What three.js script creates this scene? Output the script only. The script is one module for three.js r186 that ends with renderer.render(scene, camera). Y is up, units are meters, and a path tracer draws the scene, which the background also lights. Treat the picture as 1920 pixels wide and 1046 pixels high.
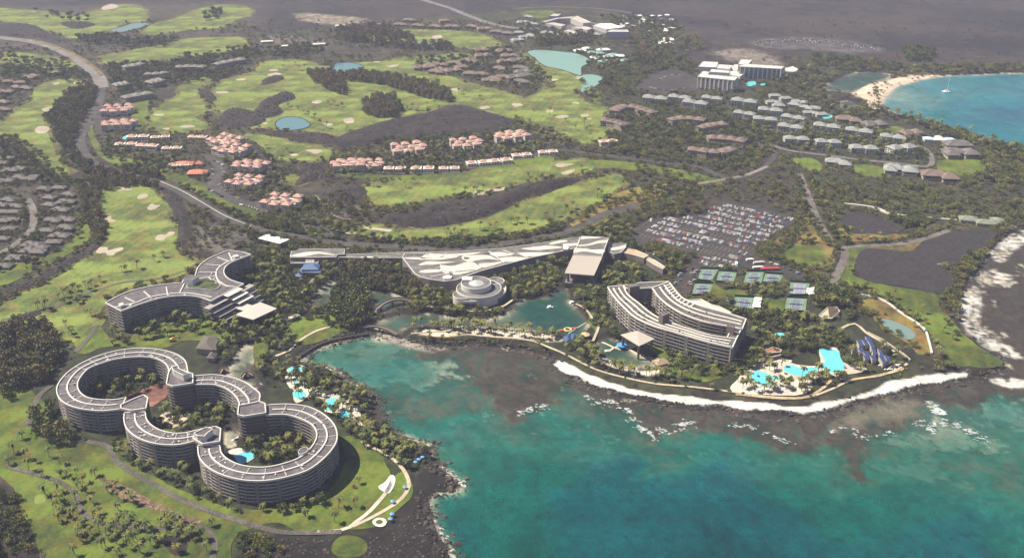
import * as THREE from 'three';
import { mergeGeometries } from 'three/addons/utils/BufferGeometryUtils.js';

// ---------------------------------------------------------------- camera, sky, sun, exposure
const scene = new THREE.Scene();
const FOCAL = 1867, EYE = 454, PITCH = 24.7 * Math.PI / 180;      // measured in the 1920 x 1046 photograph
const camera = new THREE.PerspectiveCamera(2 * Math.atan(523 / FOCAL) * 180 / Math.PI, 1920 / 1046, 5, 20000);
camera.position.set(0, EYE, 0);
camera.lookAt(0, EYE - Math.sin(PITCH) * 1000, -Math.cos(PITCH) * 1000);
const renderer = new THREE.WebGLRenderer({ antialias: true });
renderer.toneMapping = THREE.LinearToneMapping;
renderer.toneMappingExposure = 1.9;
renderer.shadowMap.enabled = true;

const SUN = new THREE.Vector3(-0.66, 0.88, -0.16).normalize();
{
  const W = 256, Hh = 128, a = new Float32Array(W * Hh * 4);
  for (let j = 0; j < Hh; j++) for (let i = 0; i < W; i++) {
    const el = (j + 0.5) / Hh * Math.PI - Math.PI / 2, k = 4 * (j * W + i);
    const t = Math.max(0, Math.sin(el)), q = Math.pow(1 - t, 3);
    a[k] = 0.052 + 0.15 * q; a[k + 1] = 0.09 + 0.145 * q; a[k + 2] = 0.185 + 0.115 * q; a[k + 3] = 1;
  }
  const sky = new THREE.DataTexture(a, W, Hh, THREE.RGBAFormat, THREE.FloatType);
  sky.mapping = THREE.EquirectangularReflectionMapping; sky.magFilter = THREE.LinearFilter; sky.needsUpdate = true;
  scene.background = sky; scene.environment = sky;
  scene.backgroundIntensity = 1; scene.environmentIntensity = 1;
}
const sun = new THREE.DirectionalLight(new THREE.Color().setRGB(1, 0.91, 0.74), 5.0);
sun.name = 'sun';
sun.target.position.set(0, 0, -1200); scene.add(sun.target);
sun.position.copy(sun.target.position).addScaledVector(SUN, 3000);
sun.castShadow = true; sun.shadow.mapSize.set(4096, 4096); sun.shadow.radius = 1;
Object.assign(sun.shadow.camera, { left: -1800, right: 1800, top: 1800, bottom: -1800, near: 10, far: 8000 });
scene.add(sun);
scene.fog = new THREE.FogExp2(new THREE.Color().setRGB(0.72, 0.75, 1.0), 0.000078);

// ---------------------------------------------------------------- helpers
let seed = 20231;
const rnd = () => { seed = (seed * 1664525 + 1013904223) >>> 0; return seed / 4294967296; };
const rr = (a, b) => a + (b - a) * rnd();
const pick = a => a[Math.floor(rnd() * a.length)];
const clamp = (x, a = 0, b = 1) => Math.min(b, Math.max(a, x));
const smooth = (a, b, x) => { const t = clamp((x - a) / (b - a)); return t * t * (3 - 2 * t); };
const lerp = (a, b, t) => a + (b - a) * t;
const mix3 = (a, b, t) => [lerp(a[0], b[0], t), lerp(a[1], b[1], t), lerp(a[2], b[2], t)];
const hash = (x, y) => { let h = (x * 374761393 + y * 668265263) | 0; h = Math.imul(h ^ (h >>> 13), 1274126177); return ((h ^ (h >>> 16)) >>> 0) / 4294967296; };
function vnoise(x, y, per = 0) {
  const xi = Math.floor(x), yi = Math.floor(y), fx = x - xi, fy = y - yi;
  const u = fx * fx * (3 - 2 * fx), v = fy * fy * (3 - 2 * fy);
  const m = q => per ? ((q % per) + per) % per : q;
  const a = hash(m(xi), m(yi)), b = hash(m(xi + 1), m(yi)), c = hash(m(xi), m(yi + 1)), d = hash(m(xi + 1), m(yi + 1));
  return (a + (b - a) * u) * (1 - v) + (c + (d - c) * u) * v;
}
function fbm(x, y, o = 4, per = 0) { let s = 0, a = 0.5, t = 0; for (let i = 0; i < o; i++) { s += a * vnoise(x, y, per); t += a; x = x * 2 + (per ? 0 : 17.3); y = y * 2 + (per ? 0 : 9.1); per *= 2; a *= 0.5; } return s / t; }

// a pixel of the photograph gives a direction; the distance comes from the ground (or from a roof of known height)
const CP = Math.cos(PITCH), SP = Math.sin(PITCH);
function G(px, py, h = 0) {
  const dx = (px - 960), v = 523 - py;
  const dy = -SP * FOCAL + CP * v, dz = -CP * FOCAL - SP * v;
  const t = (h - EYE) / dy;
  return new THREE.Vector3(dx * t, h, dz * t);
}
const Z = (ox, oy, k, flat) => flat.map((q, i) => (i % 2 ? oy : ox) + q / k);           // enlarged-crop pixels to photograph pixels
const T = (r, c, flat) => Z(c * 480, [0, 350, 696][r], 2.9896, flat);
function P(flat, h = 0) { const o = []; for (let i = 0; i < flat.length; i += 2) o.push(G(flat[i], flat[i + 1], h)); return o; }
function curve(pts, closed, step = 6, rough = 0) {
  const c = new THREE.CatmullRomCurve3(pts, closed, 'centripetal');
  const n = Math.max(closed ? 8 : 3, Math.ceil(c.getLength() / step));
  const o = c.getSpacedPoints(n); if (closed) o.pop();
  if (rough) for (const p of o) { p.x += (fbm(p.x * 0.06, p.z * 0.06 + 31) - 0.5) * rough * 2; p.z += (fbm(p.x * 0.06 + 77, p.z * 0.06) - 0.5) * rough * 2; }
  return o;
}
function inside(x, z, poly) {
  let c = false;
  for (let i = 0, j = poly.length - 1; i < poly.length; j = i++) {
    const a = poly[i], b = poly[j];
    if ((a.z > z) !== (b.z > z) && x < (b.x - a.x) * (z - a.z) / (b.z - a.z) + a.x) c = !c;
  }
  return c;
}
function distTo(x, z, poly, closed = true) {
  let m = 1e18;
  for (let i = closed ? 0 : 1, j = closed ? poly.length - 1 : 0; i < poly.length; j = i++) {
    const a = poly[j], b = poly[i], ex = b.x - a.x, ez = b.z - a.z;
    const t = clamp(((x - a.x) * ex + (z - a.z) * ez) / (ex * ex + ez * ez + 1e-9));
    const qx = a.x + ex * t - x, qz = a.z + ez * t - z, d = qx * qx + qz * qz;
    if (d < m) m = d;
  }
  return Math.sqrt(m);
}
const boxOf = poly => { const b = { x0: 1e9, x1: -1e9, z0: 1e9, z1: -1e9 }; for (const p of poly) { b.x0 = Math.min(b.x0, p.x); b.x1 = Math.max(b.x1, p.x); b.z0 = Math.min(b.z0, p.z); b.z1 = Math.max(b.z1, p.z); } return b; };
const used = {};
const numbered = n => { const k = used[n] = (used[n] ?? -1) + 1; return k ? `${n}_${String(k).padStart(3, '0')}` : n; };
function tag(o, label, category, group, kind) {
  o.userData.label = label; o.userData.category = category;
  if (group) o.userData.group = group;
  if (kind) o.userData.kind = kind;
  return o;
}
const shade = o => { o.traverse(q => { if (q.isMesh) { q.castShadow = true; q.receiveShadow = true; } }); return o; };
function thing(name, label, category, group, x = 0, y = 0, z = 0, turn = 0) {
  const o = new THREE.Group(); o.name = numbered(name); o.position.set(x, y, z); o.rotation.y = turn;
  tag(o, label, category, group); scene.add(o); return o;
}
function part(parent, name, geo, mat) { const m = new THREE.Mesh(Array.isArray(geo) ? merge(geo) : geo, mat); m.name = name; m.castShadow = m.receiveShadow = true; parent.add(m); return m; }
function top(name, geo, mat, label, category, group, kind) {
  const m = new THREE.Mesh(Array.isArray(geo) ? merge(geo) : geo, mat); m.name = numbered(name); m.castShadow = m.receiveShadow = true;
  tag(m, label, category, group, kind); scene.add(m); return m;
}
function dup(root, x, y, z, turn, label, group, s = 1) {
  const r = root.clone(); r.name = numbered(root.name.replace(/_\d{3}$/, '')); r.position.set(x, y, z); r.rotation.y = turn; r.scale.setScalar(s);
  r.userData = { ...root.userData }; if (label) r.userData.label = label; if (group) r.userData.group = group;
  scene.add(r); return r;
}
function merge(gs) {
  const color = gs.some(g => g.attributes.color);
  const out = gs.map(g => {
    let q = g.index ? g.toNonIndexed() : g;
    for (const k of Object.keys(q.attributes)) if (!['position', 'normal', 'uv', 'color'].includes(k)) q.deleteAttribute(k);
    if (!q.attributes.uv) q.setAttribute('uv', new THREE.BufferAttribute(new Float32Array(q.attributes.position.count * 2), 2));
    if (!q.attributes.normal) q.computeVertexNormals();
    if (color && !q.attributes.color) q.setAttribute('color', new THREE.BufferAttribute(new Float32Array(q.attributes.position.count * 3).fill(1), 3));
    return q;
  });
  return out.length === 1 ? out[0] : mergeGeometries(out);
}
function box(w, h, d, x = 0, y = 0, z = 0, turn = 0) { const g = new THREE.BoxGeometry(w, h, d); if (turn) g.rotateY(turn); g.translate(x, y + h / 2, z); return g; }   // y is the underside
function paint(g, c) { const n = g.attributes.position.count, a = new Float32Array(n * 3); for (let i = 0; i < n; i++) a.set(c, i * 3); g.setAttribute('color', new THREE.BufferAttribute(a, 3)); return g; }
function soup(pos, uv, idx, col, w = 3) {
  const g = new THREE.BufferGeometry();
  g.setAttribute('position', new THREE.Float32BufferAttribute(pos, 3));
  if (uv) g.setAttribute('uv', new THREE.Float32BufferAttribute(uv, 2));
  if (col) g.setAttribute('color', new THREE.Float32BufferAttribute(col, w));
  if (idx) g.setIndex(idx);
  g.computeVertexNormals(); return g;
}
// flat polygon at height y, uv in metres
function flat(pts, y, tile = 1) {
  const c = pts.map(p => new THREE.Vector2(p.x, p.z));
  if (THREE.ShapeUtils.isClockWise(c)) { c.reverse(); }
  const f = THREE.ShapeUtils.triangulateShape(c, []);
  const pos = [], uv = [], idx = [];
  for (const p of c) { pos.push(p.x, y, p.y); uv.push(p.x / tile, p.y / tile); }
  for (const [a, b, d] of f) idx.push(a, d, b);
  return soup(pos, uv, idx);
}
function prism(pts, y0, y1) {                               // closed block with a vertical side
  const top_ = flat(pts, y1), o = [top_, strip(pts, true, y0, y1, 0)];
  return merge(o);
}
// a wall along a path: height y0..y1, thickness t (0: a single face)
function strip(pts, closed, y0, y1, t = 0.4) {
  const n = pts.length, N = closed ? n : n - 1, pos = [], uv = [], idx = [];
  const nrm = i => {
    const a = pts[closed ? (i + n - 1) % n : Math.max(0, i - 1)], b = pts[closed ? (i + 1) % n : Math.min(n - 1, i + 1)];
    const dx = b.x - a.x, dz = b.z - a.z, l = Math.hypot(dx, dz) || 1; return [dz / l, -dx / l];
  };
  let s = 0; const at = [];
  for (let i = 0; i < n; i++) {
    const [nx, nz] = nrm(i), p = pts[i]; if (i) s += p.distanceTo(pts[i - 1]); at.push([p.x + nx * t / 2, p.z + nz * t / 2, p.x - nx * t / 2, p.z - nz * t / 2, s]);
  }
  const quad = (a, b, c, d, u0, u1, v0, v1) => { const k = pos.length / 3; pos.push(...a, ...b, ...c, ...d); uv.push(u0, v0, u1, v0, u1, v1, u0, v1); idx.push(k, k + 1, k + 2, k, k + 2, k + 3); };
  for (let i = 0; i < N; i++) {
    const A = at[i], B = at[(i + 1) % n], l = pts[i].distanceTo(pts[(i + 1) % n]);
    quad([A[0], y0, A[1]], [B[0], y0, B[1]], [B[0], y1, B[1]], [A[0], y1, A[1]], A[4], A[4] + l, y0, y1);
    if (t) {
      quad([B[2], y0, B[3]], [A[2], y0, A[3]], [A[2], y1, A[3]], [B[2], y1, B[3]], A[4] + l, A[4], y0, y1);
      quad([A[0], y1, A[1]], [B[0], y1, B[1]], [B[2], y1, B[3]], [A[2], y1, A[3]], A[4], A[4] + l, 0, t);
    }
  }
  if (t && !closed) for (const [e, f] of [[0, 0], [n - 1, 1]]) { const A = at[e]; quad([A[0], y0, A[1]], [A[2], y0, A[3]], [A[2], y1, A[3]], [A[0], y1, A[1]], 0, t, y0, y1); }
  return soup(pos, uv, idx);
}
// a strip lying on the ground
function ribbon(pts, w, y, tile = 1) {
  const pos = [], uv = [], idx = []; const n = pts.length;
  for (let i = 0; i < n; i++) {
    const a = pts[Math.max(0, i - 1)], b = pts[Math.min(n - 1, i + 1)], l = Math.hypot(b.x - a.x, b.z - a.z) || 1, nx = (b.z - a.z) / l, nz = -(b.x - a.x) / l, p = pts[i];
    for (const q of [1, -1]) { const x = p.x + nx * w / 2 * q, z = p.z + nz * w / 2 * q; pos.push(x, y, z); uv.push(x / tile, z / tile); }
    if (i) { const k = 2 * i; idx.push(k - 2, k, k - 1, k - 1, k, k + 1); }
  }
  return soup(pos, uv, idx);
}
function offset(pts, d) {                                    // closed outline moved inwards by d
  const n = pts.length; let area = 0;
  for (let i = 0; i < n; i++) { const a = pts[i], b = pts[(i + 1) % n]; area += a.x * b.z - b.x * a.z; }
  const s = area > 0 ? 1 : -1;
  return pts.map((p, i) => {
    const a = pts[(i + n - 1) % n], b = pts[(i + 1) % n];
    let d1x = p.x - a.x, d1z = p.z - a.z, d2x = b.x - p.x, d2z = b.z - p.z; const l1 = Math.hypot(d1x, d1z) || 1, l2 = Math.hypot(d2x, d2z) || 1;
    d1x /= l1; d1z /= l1; d2x /= l2; d2z /= l2;
    let nx = -(d1z + d2z), nz = d1x + d2x; const l = Math.hypot(nx, nz) || 1; nx /= l; nz /= l;
    const c = Math.max(0.5, nx * -d1z + nz * d1x);
    return new THREE.Vector3(p.x + nx * d * s / c, p.y, p.z + nz * d * s / c);
  });
}

// ---------------------------------------------------------------- materials
function tex(n, fn) {
  const a = new Uint8Array(n * n * 4);
  for (let j = 0; j < n; j++) for (let i = 0; i < n; i++) { const c = fn(i / n, j / n), k = 4 * (j * n + i); for (let q = 0; q < 3; q++) a[k + q] = clamp(c[q]) * 255; a[k + 3] = 255; }
  const t = new THREE.DataTexture(a, n, n, THREE.RGBAFormat); t.wrapS = t.wrapT = THREE.RepeatWrapping; t.magFilter = THREE.LinearFilter; t.minFilter = THREE.LinearMipmapLinearFilter; t.generateMipmaps = true;
  t.colorSpace = THREE.SRGBColorSpace; t.needsUpdate = true; return t;
}
// maps are multipliers around a light grey; colours are linear base colours
const grain = (lo, hi, big, fine, w = 0.5) => tex(512, (u, v) => { const a = fbm(u * big, v * big, 4, big), b = fbm(u * fine + 3, v * fine + 3, 3, fine); const t = lerp(lo, hi, clamp((a * (1 - w) + b * w - 0.28) / 0.44)); return [t, t, t]; });
const texGrass = tex(1024, (u, v) => { const a = fbm(u * 6, v * 6, 5, 6), b = fbm(u * 60, v * 60, 3, 60), c = fbm(u * 14 + 5, v * 14, 3, 14), d = smooth(0.52, 0.7, fbm(u * 22, v * 22 + 9, 4, 22)); const m = 0.03 * Math.sin(6.2832 * (12 * u + 3 * v)); const t = m + 0.58 + 0.75 * (a - 0.5) + 0.30 * (b - 0.5) + 0.28; return [t + 0.26 * (c - 0.5) + 0.10 * d, t, t * 0.85 + 0.1 * (c - 0.5) + 0.05 * d]; });
const texFine = grain(0.62, 1.0, 8, 64, 0.6), texSoft = grain(0.8, 1.0, 6, 48, 0.5), texLava = grain(0.35, 1.0, 24, 96, 0.55), texGround = grain(0.74, 1.0, 10, 70, 0.6);
const M = (rgb, rough = 0.9, map = null, extra = {}) => new THREE.MeshStandardMaterial({ color: new THREE.Color().setRGB(...rgb), roughness: rough, map, ...extra });
const mats = {
  fairway: M([0.172, 0.218, 0.052], 0.95, texGrass), lawn: M([0.110, 0.150, 0.016], 0.95, texGrass), dryLawn: M([0.19, 0.15, 0.05], 0.95, texGrass), green: M([0.18, 0.235, 0.045], 0.9, texSoft),
  bunker: M([0.44, 0.38, 0.28], 0.95, texSoft), asphalt: M([0.085, 0.075, 0.07], 0.9, texFine), lot: M([0.058, 0.049, 0.043], 0.92, texFine), gravel: M([0.05, 0.042, 0.041], 0.95, texLava), path: M([0.55, 0.46, 0.34], 0.9, texSoft), cart: M([0.13, 0.115, 0.095], 0.9, texFine),
  deck: M([0.66, 0.57, 0.45], 0.9, texSoft), pale: M([0.78, 0.74, 0.66], 0.85, texSoft), white: M([0.80, 0.79, 0.77], 0.7), kerb: M([0.62, 0.58, 0.52], 0.85),
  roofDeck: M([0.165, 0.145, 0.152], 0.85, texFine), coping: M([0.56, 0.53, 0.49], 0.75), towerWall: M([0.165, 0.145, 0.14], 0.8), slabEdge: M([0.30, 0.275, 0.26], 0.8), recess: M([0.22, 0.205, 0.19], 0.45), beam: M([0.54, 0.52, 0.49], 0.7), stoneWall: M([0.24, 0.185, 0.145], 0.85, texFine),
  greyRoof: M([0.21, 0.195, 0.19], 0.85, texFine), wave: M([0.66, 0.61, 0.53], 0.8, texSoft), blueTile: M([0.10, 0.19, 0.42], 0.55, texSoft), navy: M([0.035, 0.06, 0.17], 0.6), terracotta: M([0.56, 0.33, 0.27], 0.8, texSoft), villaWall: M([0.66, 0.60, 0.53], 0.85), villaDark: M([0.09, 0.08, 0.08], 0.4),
  villaGreyRoof: M([0.38, 0.39, 0.37], 0.8, texFine), houseRoof: M([0.20, 0.18, 0.165], 0.85, texFine), brownRoof: M([0.26, 0.185, 0.155], 0.85, texFine), tanWall: M([0.42, 0.36, 0.29], 0.85), houseWall: M([0.38, 0.33, 0.28], 0.85), hotelWhite: M([0.66, 0.645, 0.61], 0.75), hotelRoof: M([0.74, 0.70, 0.63], 0.8, texSoft), red: M([0.45, 0.03, 0.03], 0.6), teal: M([0.18, 0.36, 0.33], 0.6),
  poolWater: M([0.13, 0.56, 0.62], 0.12), pond: M([0.10, 0.20, 0.21], 0.12), pond2: M([0.19, 0.33, 0.27], 0.14), canal: M([0.15, 0.22, 0.20], 0.12), courtGreen: M([0.16, 0.26, 0.17], 0.85, texSoft), courtBlue: M([0.13, 0.165, 0.23], 0.8, texSoft), screen: M([0.02, 0.045, 0.035], 0.9),
  bark: M([0.16, 0.125, 0.09], 0.95), rock: M([0.05, 0.043, 0.04], 0.95, texLava), sandRock: M([0.5, 0.42, 0.32], 0.95, texFine), water: null,
};
const vcol = (rough = 0.95, map = null) => new THREE.MeshStandardMaterial({ color: 0xffffff, roughness: rough, vertexColors: true, map, side: THREE.DoubleSide });
mats.leaf = vcol(0.9);
const leaves = [[1, 1, 1], [1.3, 1.22, 0.95], [0.74, 0.82, 0.85], [1.25, 1.05, 0.8]].map(c => { const m = vcol(0.9); m.color.setRGB(...c); return m; });   // individual plants differ in tint
mats.rough = M([0.125, 0.128, 0.042], 0.95, texGrass);

// ---------------------------------------------------------------- the shape of the land
const SEA = -2;
const coast = P([848, 1046, 836, 1012, 815, 992, 806, 962, 800, 932, 826, 918, 862, 912, 850, 892, 830, 877, 806, 858, 800, 836, 762, 818, 724, 802, 706, 780, 700, 752, 690, 735, 664, 720, 640, 706, 622, 692, 598, 684, 578, 690, 562, 672, 582, 655, 622, 641, 662, 629, 700, 623, 722, 626, 752, 632, 784, 642, 830, 646, 900, 646, 960, 651, 1000, 657, 1036, 670, 1050, 692, 1090, 716, 1150, 738, 1230, 754, 1300, 763, 1400, 771, 1480, 777, 1530, 774, 1590, 760, 1650, 742, 1720, 727, 1790, 711, 1830, 706, 1872, 694, 1884, 684, 1852, 650, 1832, 616, 1804, 590, 1804, 545, 1832, 502, 1862, 462, 1890, 437, 1930, 424, 2080, 400], 0);
const ocean = [...curve(coast, false, 7, 3), new THREE.Vector3(1600, 0, -700), new THREE.Vector3(1600, 0, -150), new THREE.Vector3(-40, 0, -150)];
const lagoon = curve(P([702, 606, 722, 592, 760, 586, 800, 583, 850, 592, 900, 597, 948, 586, 962, 568, 988, 556, 1026, 552, 1046, 538, 1066, 540, 1072, 562, 1088, 578, 1106, 600, 1102, 618, 1082, 636, 1060, 632, 1036, 624, 960, 616, 880, 611, 800, 609, 770, 612, 756, 622, 734, 634, 712, 634, 706, 620]), true, 6, 1);
const upperLagoon = curve(P([690, 545, 722, 545, 762, 556, 776, 568, 744, 578, 712, 588, 694, 570]), true, 6, 1);
const canalA = curve(P([582, 562, 600, 536, 622, 524, 634, 530, 630, 560, 612, 578, 590, 580]), true, 6, 1);
const canalB = curve(P([424, 706, 444, 660, 462, 642, 482, 648, 486, 668, 476, 694, 490, 716, 478, 728, 452, 716]), true, 6, 1);
const dolphin = curve(P([1112, 646, 1124, 634, 1148, 630, 1176, 646, 1210, 664, 1238, 670, 1238, 684, 1200, 690, 1160, 684, 1128, 664]), true, 6, 1);
const towerPond = curve(P([418, 812, 424, 796, 446, 788, 458, 800, 446, 822, 434, 836, 420, 832]), true, 5, 0.5);
const fishpond = curve(P([1544, 162, 1580, 142, 1622, 133, 1662, 135, 1676, 140, 1640, 153, 1602, 172, 1580, 170, 1552, 168]), true, 10, 3);
const fishpondB = curve(P([1566, 196, 1590, 186, 1612, 195, 1602, 205, 1576, 205]), true, 10, 2);
const bay = curve(P([1652, 196, 1656, 180, 1680, 161, 1720, 149, 1762, 141, 1830, 138, 1920, 135, 2150, 130, 2150, 300, 1920, 273, 1870, 263, 1830, 252, 1790, 240, 1740, 228, 1700, 216, 1670, 206]), true, 12, 4);
const waters = [ocean, bay, lagoon, upperLagoon, canalA, canalB, dolphin, towerPond, fishpond, fishpondB].map(p => ({ p, b: boxOf(p) }));
function shoreDistance(x, z) {                              // metres inland, negative in the water
  let d = 1e9, wet = false;
  for (const { p, b } of waters) {
    const bx = Math.max(b.x0 - x, 0, x - b.x1), bz = Math.max(b.z0 - z, 0, z - b.z1);
    if (bx > 90 || bz > 90) continue;
    d = Math.min(d, distTo(x, z, p)); if (!wet && !bx && !bz && inside(x, z, p)) wet = true;
  }
  d = Math.min(d, 100); return wet ? -d : d;
}
// soundings: pixel, depth in metres, share of rock on the bottom, [colour of the water body]
const soundings = [];
{
  const s = [640, 665, 2.6, .15, 700, 650, 2, .25, 730, 690, 3, .1, 780, 700, 2.4, .2, 800, 660, .5, .7, 860, 690, .4, .75, 770, 742, .9, 1, 735, 757, .8, 1, 720, 740, .9, 1, 880, 745, .7, .95, 905, 770, 1.6, .5, 930, 690, .25, .8, 985, 700, .2, .9, 950, 752, -.2, 1, 1020, 745, .9, .8, 965, 772, -.2, 1, 1040, 715, -.1, .9, 880, 800, 2.6, .3, 840, 832, 3.0, .3, 920, 850, 4.2, .15, 860, 960, 4.5, .35, 900, 1000, 6, .2, 1000, 900, 6, .1, 1080, 820, 3, .5, 1020, 790, 1.8, .7, 1150, 790, 1.2, .8, 1120, 762, .2, 1, 1220, 800, .1, 1, 1225, 832, .8, .9, 1200, 880, 5, .4, 1300, 795, 0, 1, 1400, 800, -.1, 1, 1500, 815, .1, 1, 1500, 842, .8, .9, 1560, 775, -.1, .9, 1620, 790, 0, .75, 1600, 830, .7, .85, 1610, 880, 1.4, 1, 1620, 905, 2, 1, 1700, 775, .05, .7, 1760, 790, 1.0, .3, 1850, 835, 1.3, .45, 1870, 765, 2.2, .25, 1720, 850, 2.6, .4, 1790, 872, 2, .8, 1860, 900, 1.8, .85, 1350, 880, 5, .15, 1300, 960, 9, .1, 1100, 960, 8, 0, 1450, 950, 10, .1, 1600, 960, 8, .1, 1700, 930, 5.5, .3, 1780, 1000, 6, .6, 1900, 1000, 4, .7, 1000, 1040, 9, .1, 1400, 1046, 12, 0, 1905, 860, 2, .6, 1500, 885, 4, .25, 1410, 860, 3, .4, 1330, 845, 2.4, .5,
    1860, 640, .05, .8, 1900, 560, .0, .9, 1850, 712, -.1, 1, 1905, 690, .1, .8, 1885, 480, .1, .9, 1840, 560, -.2, .6, 1890, 620, .15, .6, 1905, 520, .15, .7,
    720, 610, 2.4, .4, 780, 597, 3, .4, 850, 602, 3, .35, 930, 604, 3, .3, 1000, 580, 5, .4, 1040, 560, 5, .5, 1060, 600, 4.5, .4, 960, 612, .9, 0, 1090, 622, 4.5, .5, 735, 565, 2.2, .55, 605, 555, 1.2, .5, 460, 680, 1.2, .4, 1150, 650, 4, .3, 1200, 676, 3, .2, 1225, 682, 1.0, 0, 1140, 638, 4, .6, 436, 812, 1.3, .4,
    1700, 190, 1.6, .05, 1760, 165, 2.4, .1, 1800, 200, 3.2, .2, 1860, 170, 3, .2, 1760, 210, 2.5, .6, 1850, 230, 3.6, .5, 1910, 200, 4.5, .3, 1900, 258, 2.8, .8, 1680, 178, 1.0, 0, 2050, 220, 6, .3, 1610, 150, 2.6, .7, 1585, 196, 1.4, .6];
  for (let i = 0; i < s.length; i += 4) { const p = G(s[i], s[i + 1]); soundings.push([p.x, p.z, s[i + 2], s[i + 3]]); }
}
function sounding(x, z) {
  let w = 0, d = 0, r = 0;
  const jx = x + (fbm(x * 0.03, z * 0.03 + 50) - 0.5) * 40, jz = z + (fbm(x * 0.03 + 90, z * 0.03) - 0.5) * 40;
  for (const [sx, sz, sd, sr] of soundings) { const q = (jx - sx) ** 2 + (jz - sz) ** 2; if (q > 90000) continue; const k = 1 / (q * Math.sqrt(q) + 500); w += k; d += k * sd; r += k * sr; }
  return w ? [d / w, r / w] : [10, 0.2];
}
// reef flats that dry out or lie just under the surface: outline, depth, share of rock, softness
const reefs = [
  [[1050, 694, 1090, 716, 1150, 738, 1230, 754, 1300, 763, 1400, 771, 1480, 777, 1530, 774, 1590, 760, 1650, 742, 1720, 727, 1760, 730, 1720, 760, 1690, 800, 1640, 822, 1620, 870, 1630, 905, 1600, 900, 1580, 850, 1540, 832, 1500, 846, 1440, 832, 1380, 816, 1320, 800, 1290, 800, 1240, 830, 1216, 824, 1180, 780, 1130, 760, 1080, 735, 1040, 712], -0.02, 1.0, 8],
  [[738, 632, 784, 642, 830, 646, 900, 646, 960, 651, 1000, 657, 1036, 670, 1050, 692, 1060, 720, 1040, 748, 1000, 768, 950, 778, 926, 756, 900, 730, 880, 700, 850, 676, 800, 664, 760, 650], 0.02, 0.9, 9], [[930, 690, 1000, 700, 1036, 720, 1010, 760, 950, 776, 926, 750], -0.1, 1, 9],
  [[702, 740, 760, 736, 830, 752, 880, 730, 900, 760, 850, 778, 780, 786, 716, 784], 0.45, 1, 8], [[1806, 590, 1832, 500, 1900, 430, 1960, 420, 1960, 720, 1880, 720, 1852, 660], -0.22, 0.8, 12], [[1690, 732, 1780, 712, 1860, 708, 1960, 712, 1960, 730, 1880, 736, 1820, 760, 1760, 752, 1710, 760], -0.1, 1, 8], [[1760, 830, 1850, 850, 1940, 880, 1940, 920, 1850, 900, 1780, 870], 1.1, 0.95, 14], [[1070, 770, 1150, 780, 1200, 800, 1190, 826, 1120, 812, 1060, 800], 1.0, 0.9, 12], [[1240, 820, 1300, 812, 1330, 830, 1270, 868, 1200, 890, 1210, 860], 1.3, 0.95, 12], [[960, 800, 1010, 790, 1050, 800, 1010, 826, 970, 830], 1.4, 0.9, 10],
].map(([f, d, r, s]) => { const p = curve(P(f), true, 7, 4); return { p, d, r, s, b: boxOf(p) }; });
// lava ridges and berms standing above the turf: outline, height
const mounds = [
  [[700, 414, 762, 400, 842, 378, 940, 364, 982, 346, 1060, 335, 1092, 336, 1060, 351, 990, 373, 940, 396, 880, 416, 800, 428, 742, 424], 7],
  [[480, 200, 500, 184, 540, 172, 552, 186, 524, 196, 530, 212, 500, 222, 478, 226], 7], [[410, 218, 430, 204, 470, 206, 500, 226, 480, 236, 440, 240, 418, 232], 4],
  [[478, 240, 512, 244, 560, 250, 600, 248, 640, 262, 625, 272, 590, 270, 545, 262, 500, 254], 5], [[490, 150, 520, 140, 535, 146, 520, 154, 492, 160], 4], [[370, 165, 395, 172, 405, 190, 392, 188, 376, 180], 4],
  [[630, 258, 690, 236, 740, 222, 800, 212, 850, 196, 900, 205, 960, 226, 940, 244, 880, 252, 790, 258, 700, 266, 640, 276], 3.5],
  [[550, 310, 600, 306, 610, 330, 570, 345, 548, 350, 560, 330], 5], [[470, 262, 500, 284, 516, 320, 520, 345, 505, 330, 486, 300, 464, 276], 5],
  [[300, 350, 330, 362, 352, 400, 358, 440, 345, 470, 330, 450, 332, 410, 310, 380], 4], [[0, 606, 40, 588, 80, 578, 84, 586, 40, 604, 0, 618], 3],
  [[0, 1046, 0, 916, 24, 930, 40, 980, 62, 1020, 90, 1046], 5], [[0, 545, 60, 520, 140, 476, 186, 452, 192, 462, 140, 492, 66, 536, 0, 562], 3], [[115, 42, 150, 40, 180, 46, 150, 54, 120, 50], 3],
  [[0, 44, 50, 44, 100, 66, 130, 80, 100, 76, 40, 68, 0, 66], 3], [[620, 352, 680, 348, 684, 372, 660, 384, 600, 372], 4], [[330, 1046, 300, 1000, 330, 1000, 360, 1020], 0.1],
].map(([f, h]) => { const p = curve(P(f), true, 9, 3); return { p, h, b: boxOf(p) }; });
// the barren young lava flows, by their outlines
const flows = [[[-400, -60, 0, 8, 120, 14, 300, 8, 480, 4, 470, 50, 520, 60, 640, 46, 760, 30, 900, 24, 960, 10, 1100, 12, 1200, 32, 1320, 60, 1400, 110, 1500, 104, 1560, 104, 1700, 122, 1920, 124, 2400, 120, 2400, -90], 40], [[-60, 40, 60, 46, 130, 84, 180, 130, 120, 100, 60, 84, -60, 80], 12], [[1290, 78, 1380, 90, 1420, 116, 1330, 128, 1270, 100], 14]].map(([f, s]) => { const p = dens(P(f), 60); return { p, s, b: boxOf(p) }; });
function dens(pts, step) { const o = []; pts.forEach((a, i) => { const b = pts[(i + 1) % pts.length], k = Math.max(1, Math.min(30, Math.round(a.distanceTo(b) / step))); for (let j = 0; j < k; j++) o.push(a.clone().lerp(b, j / k)); }); return o; }
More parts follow.
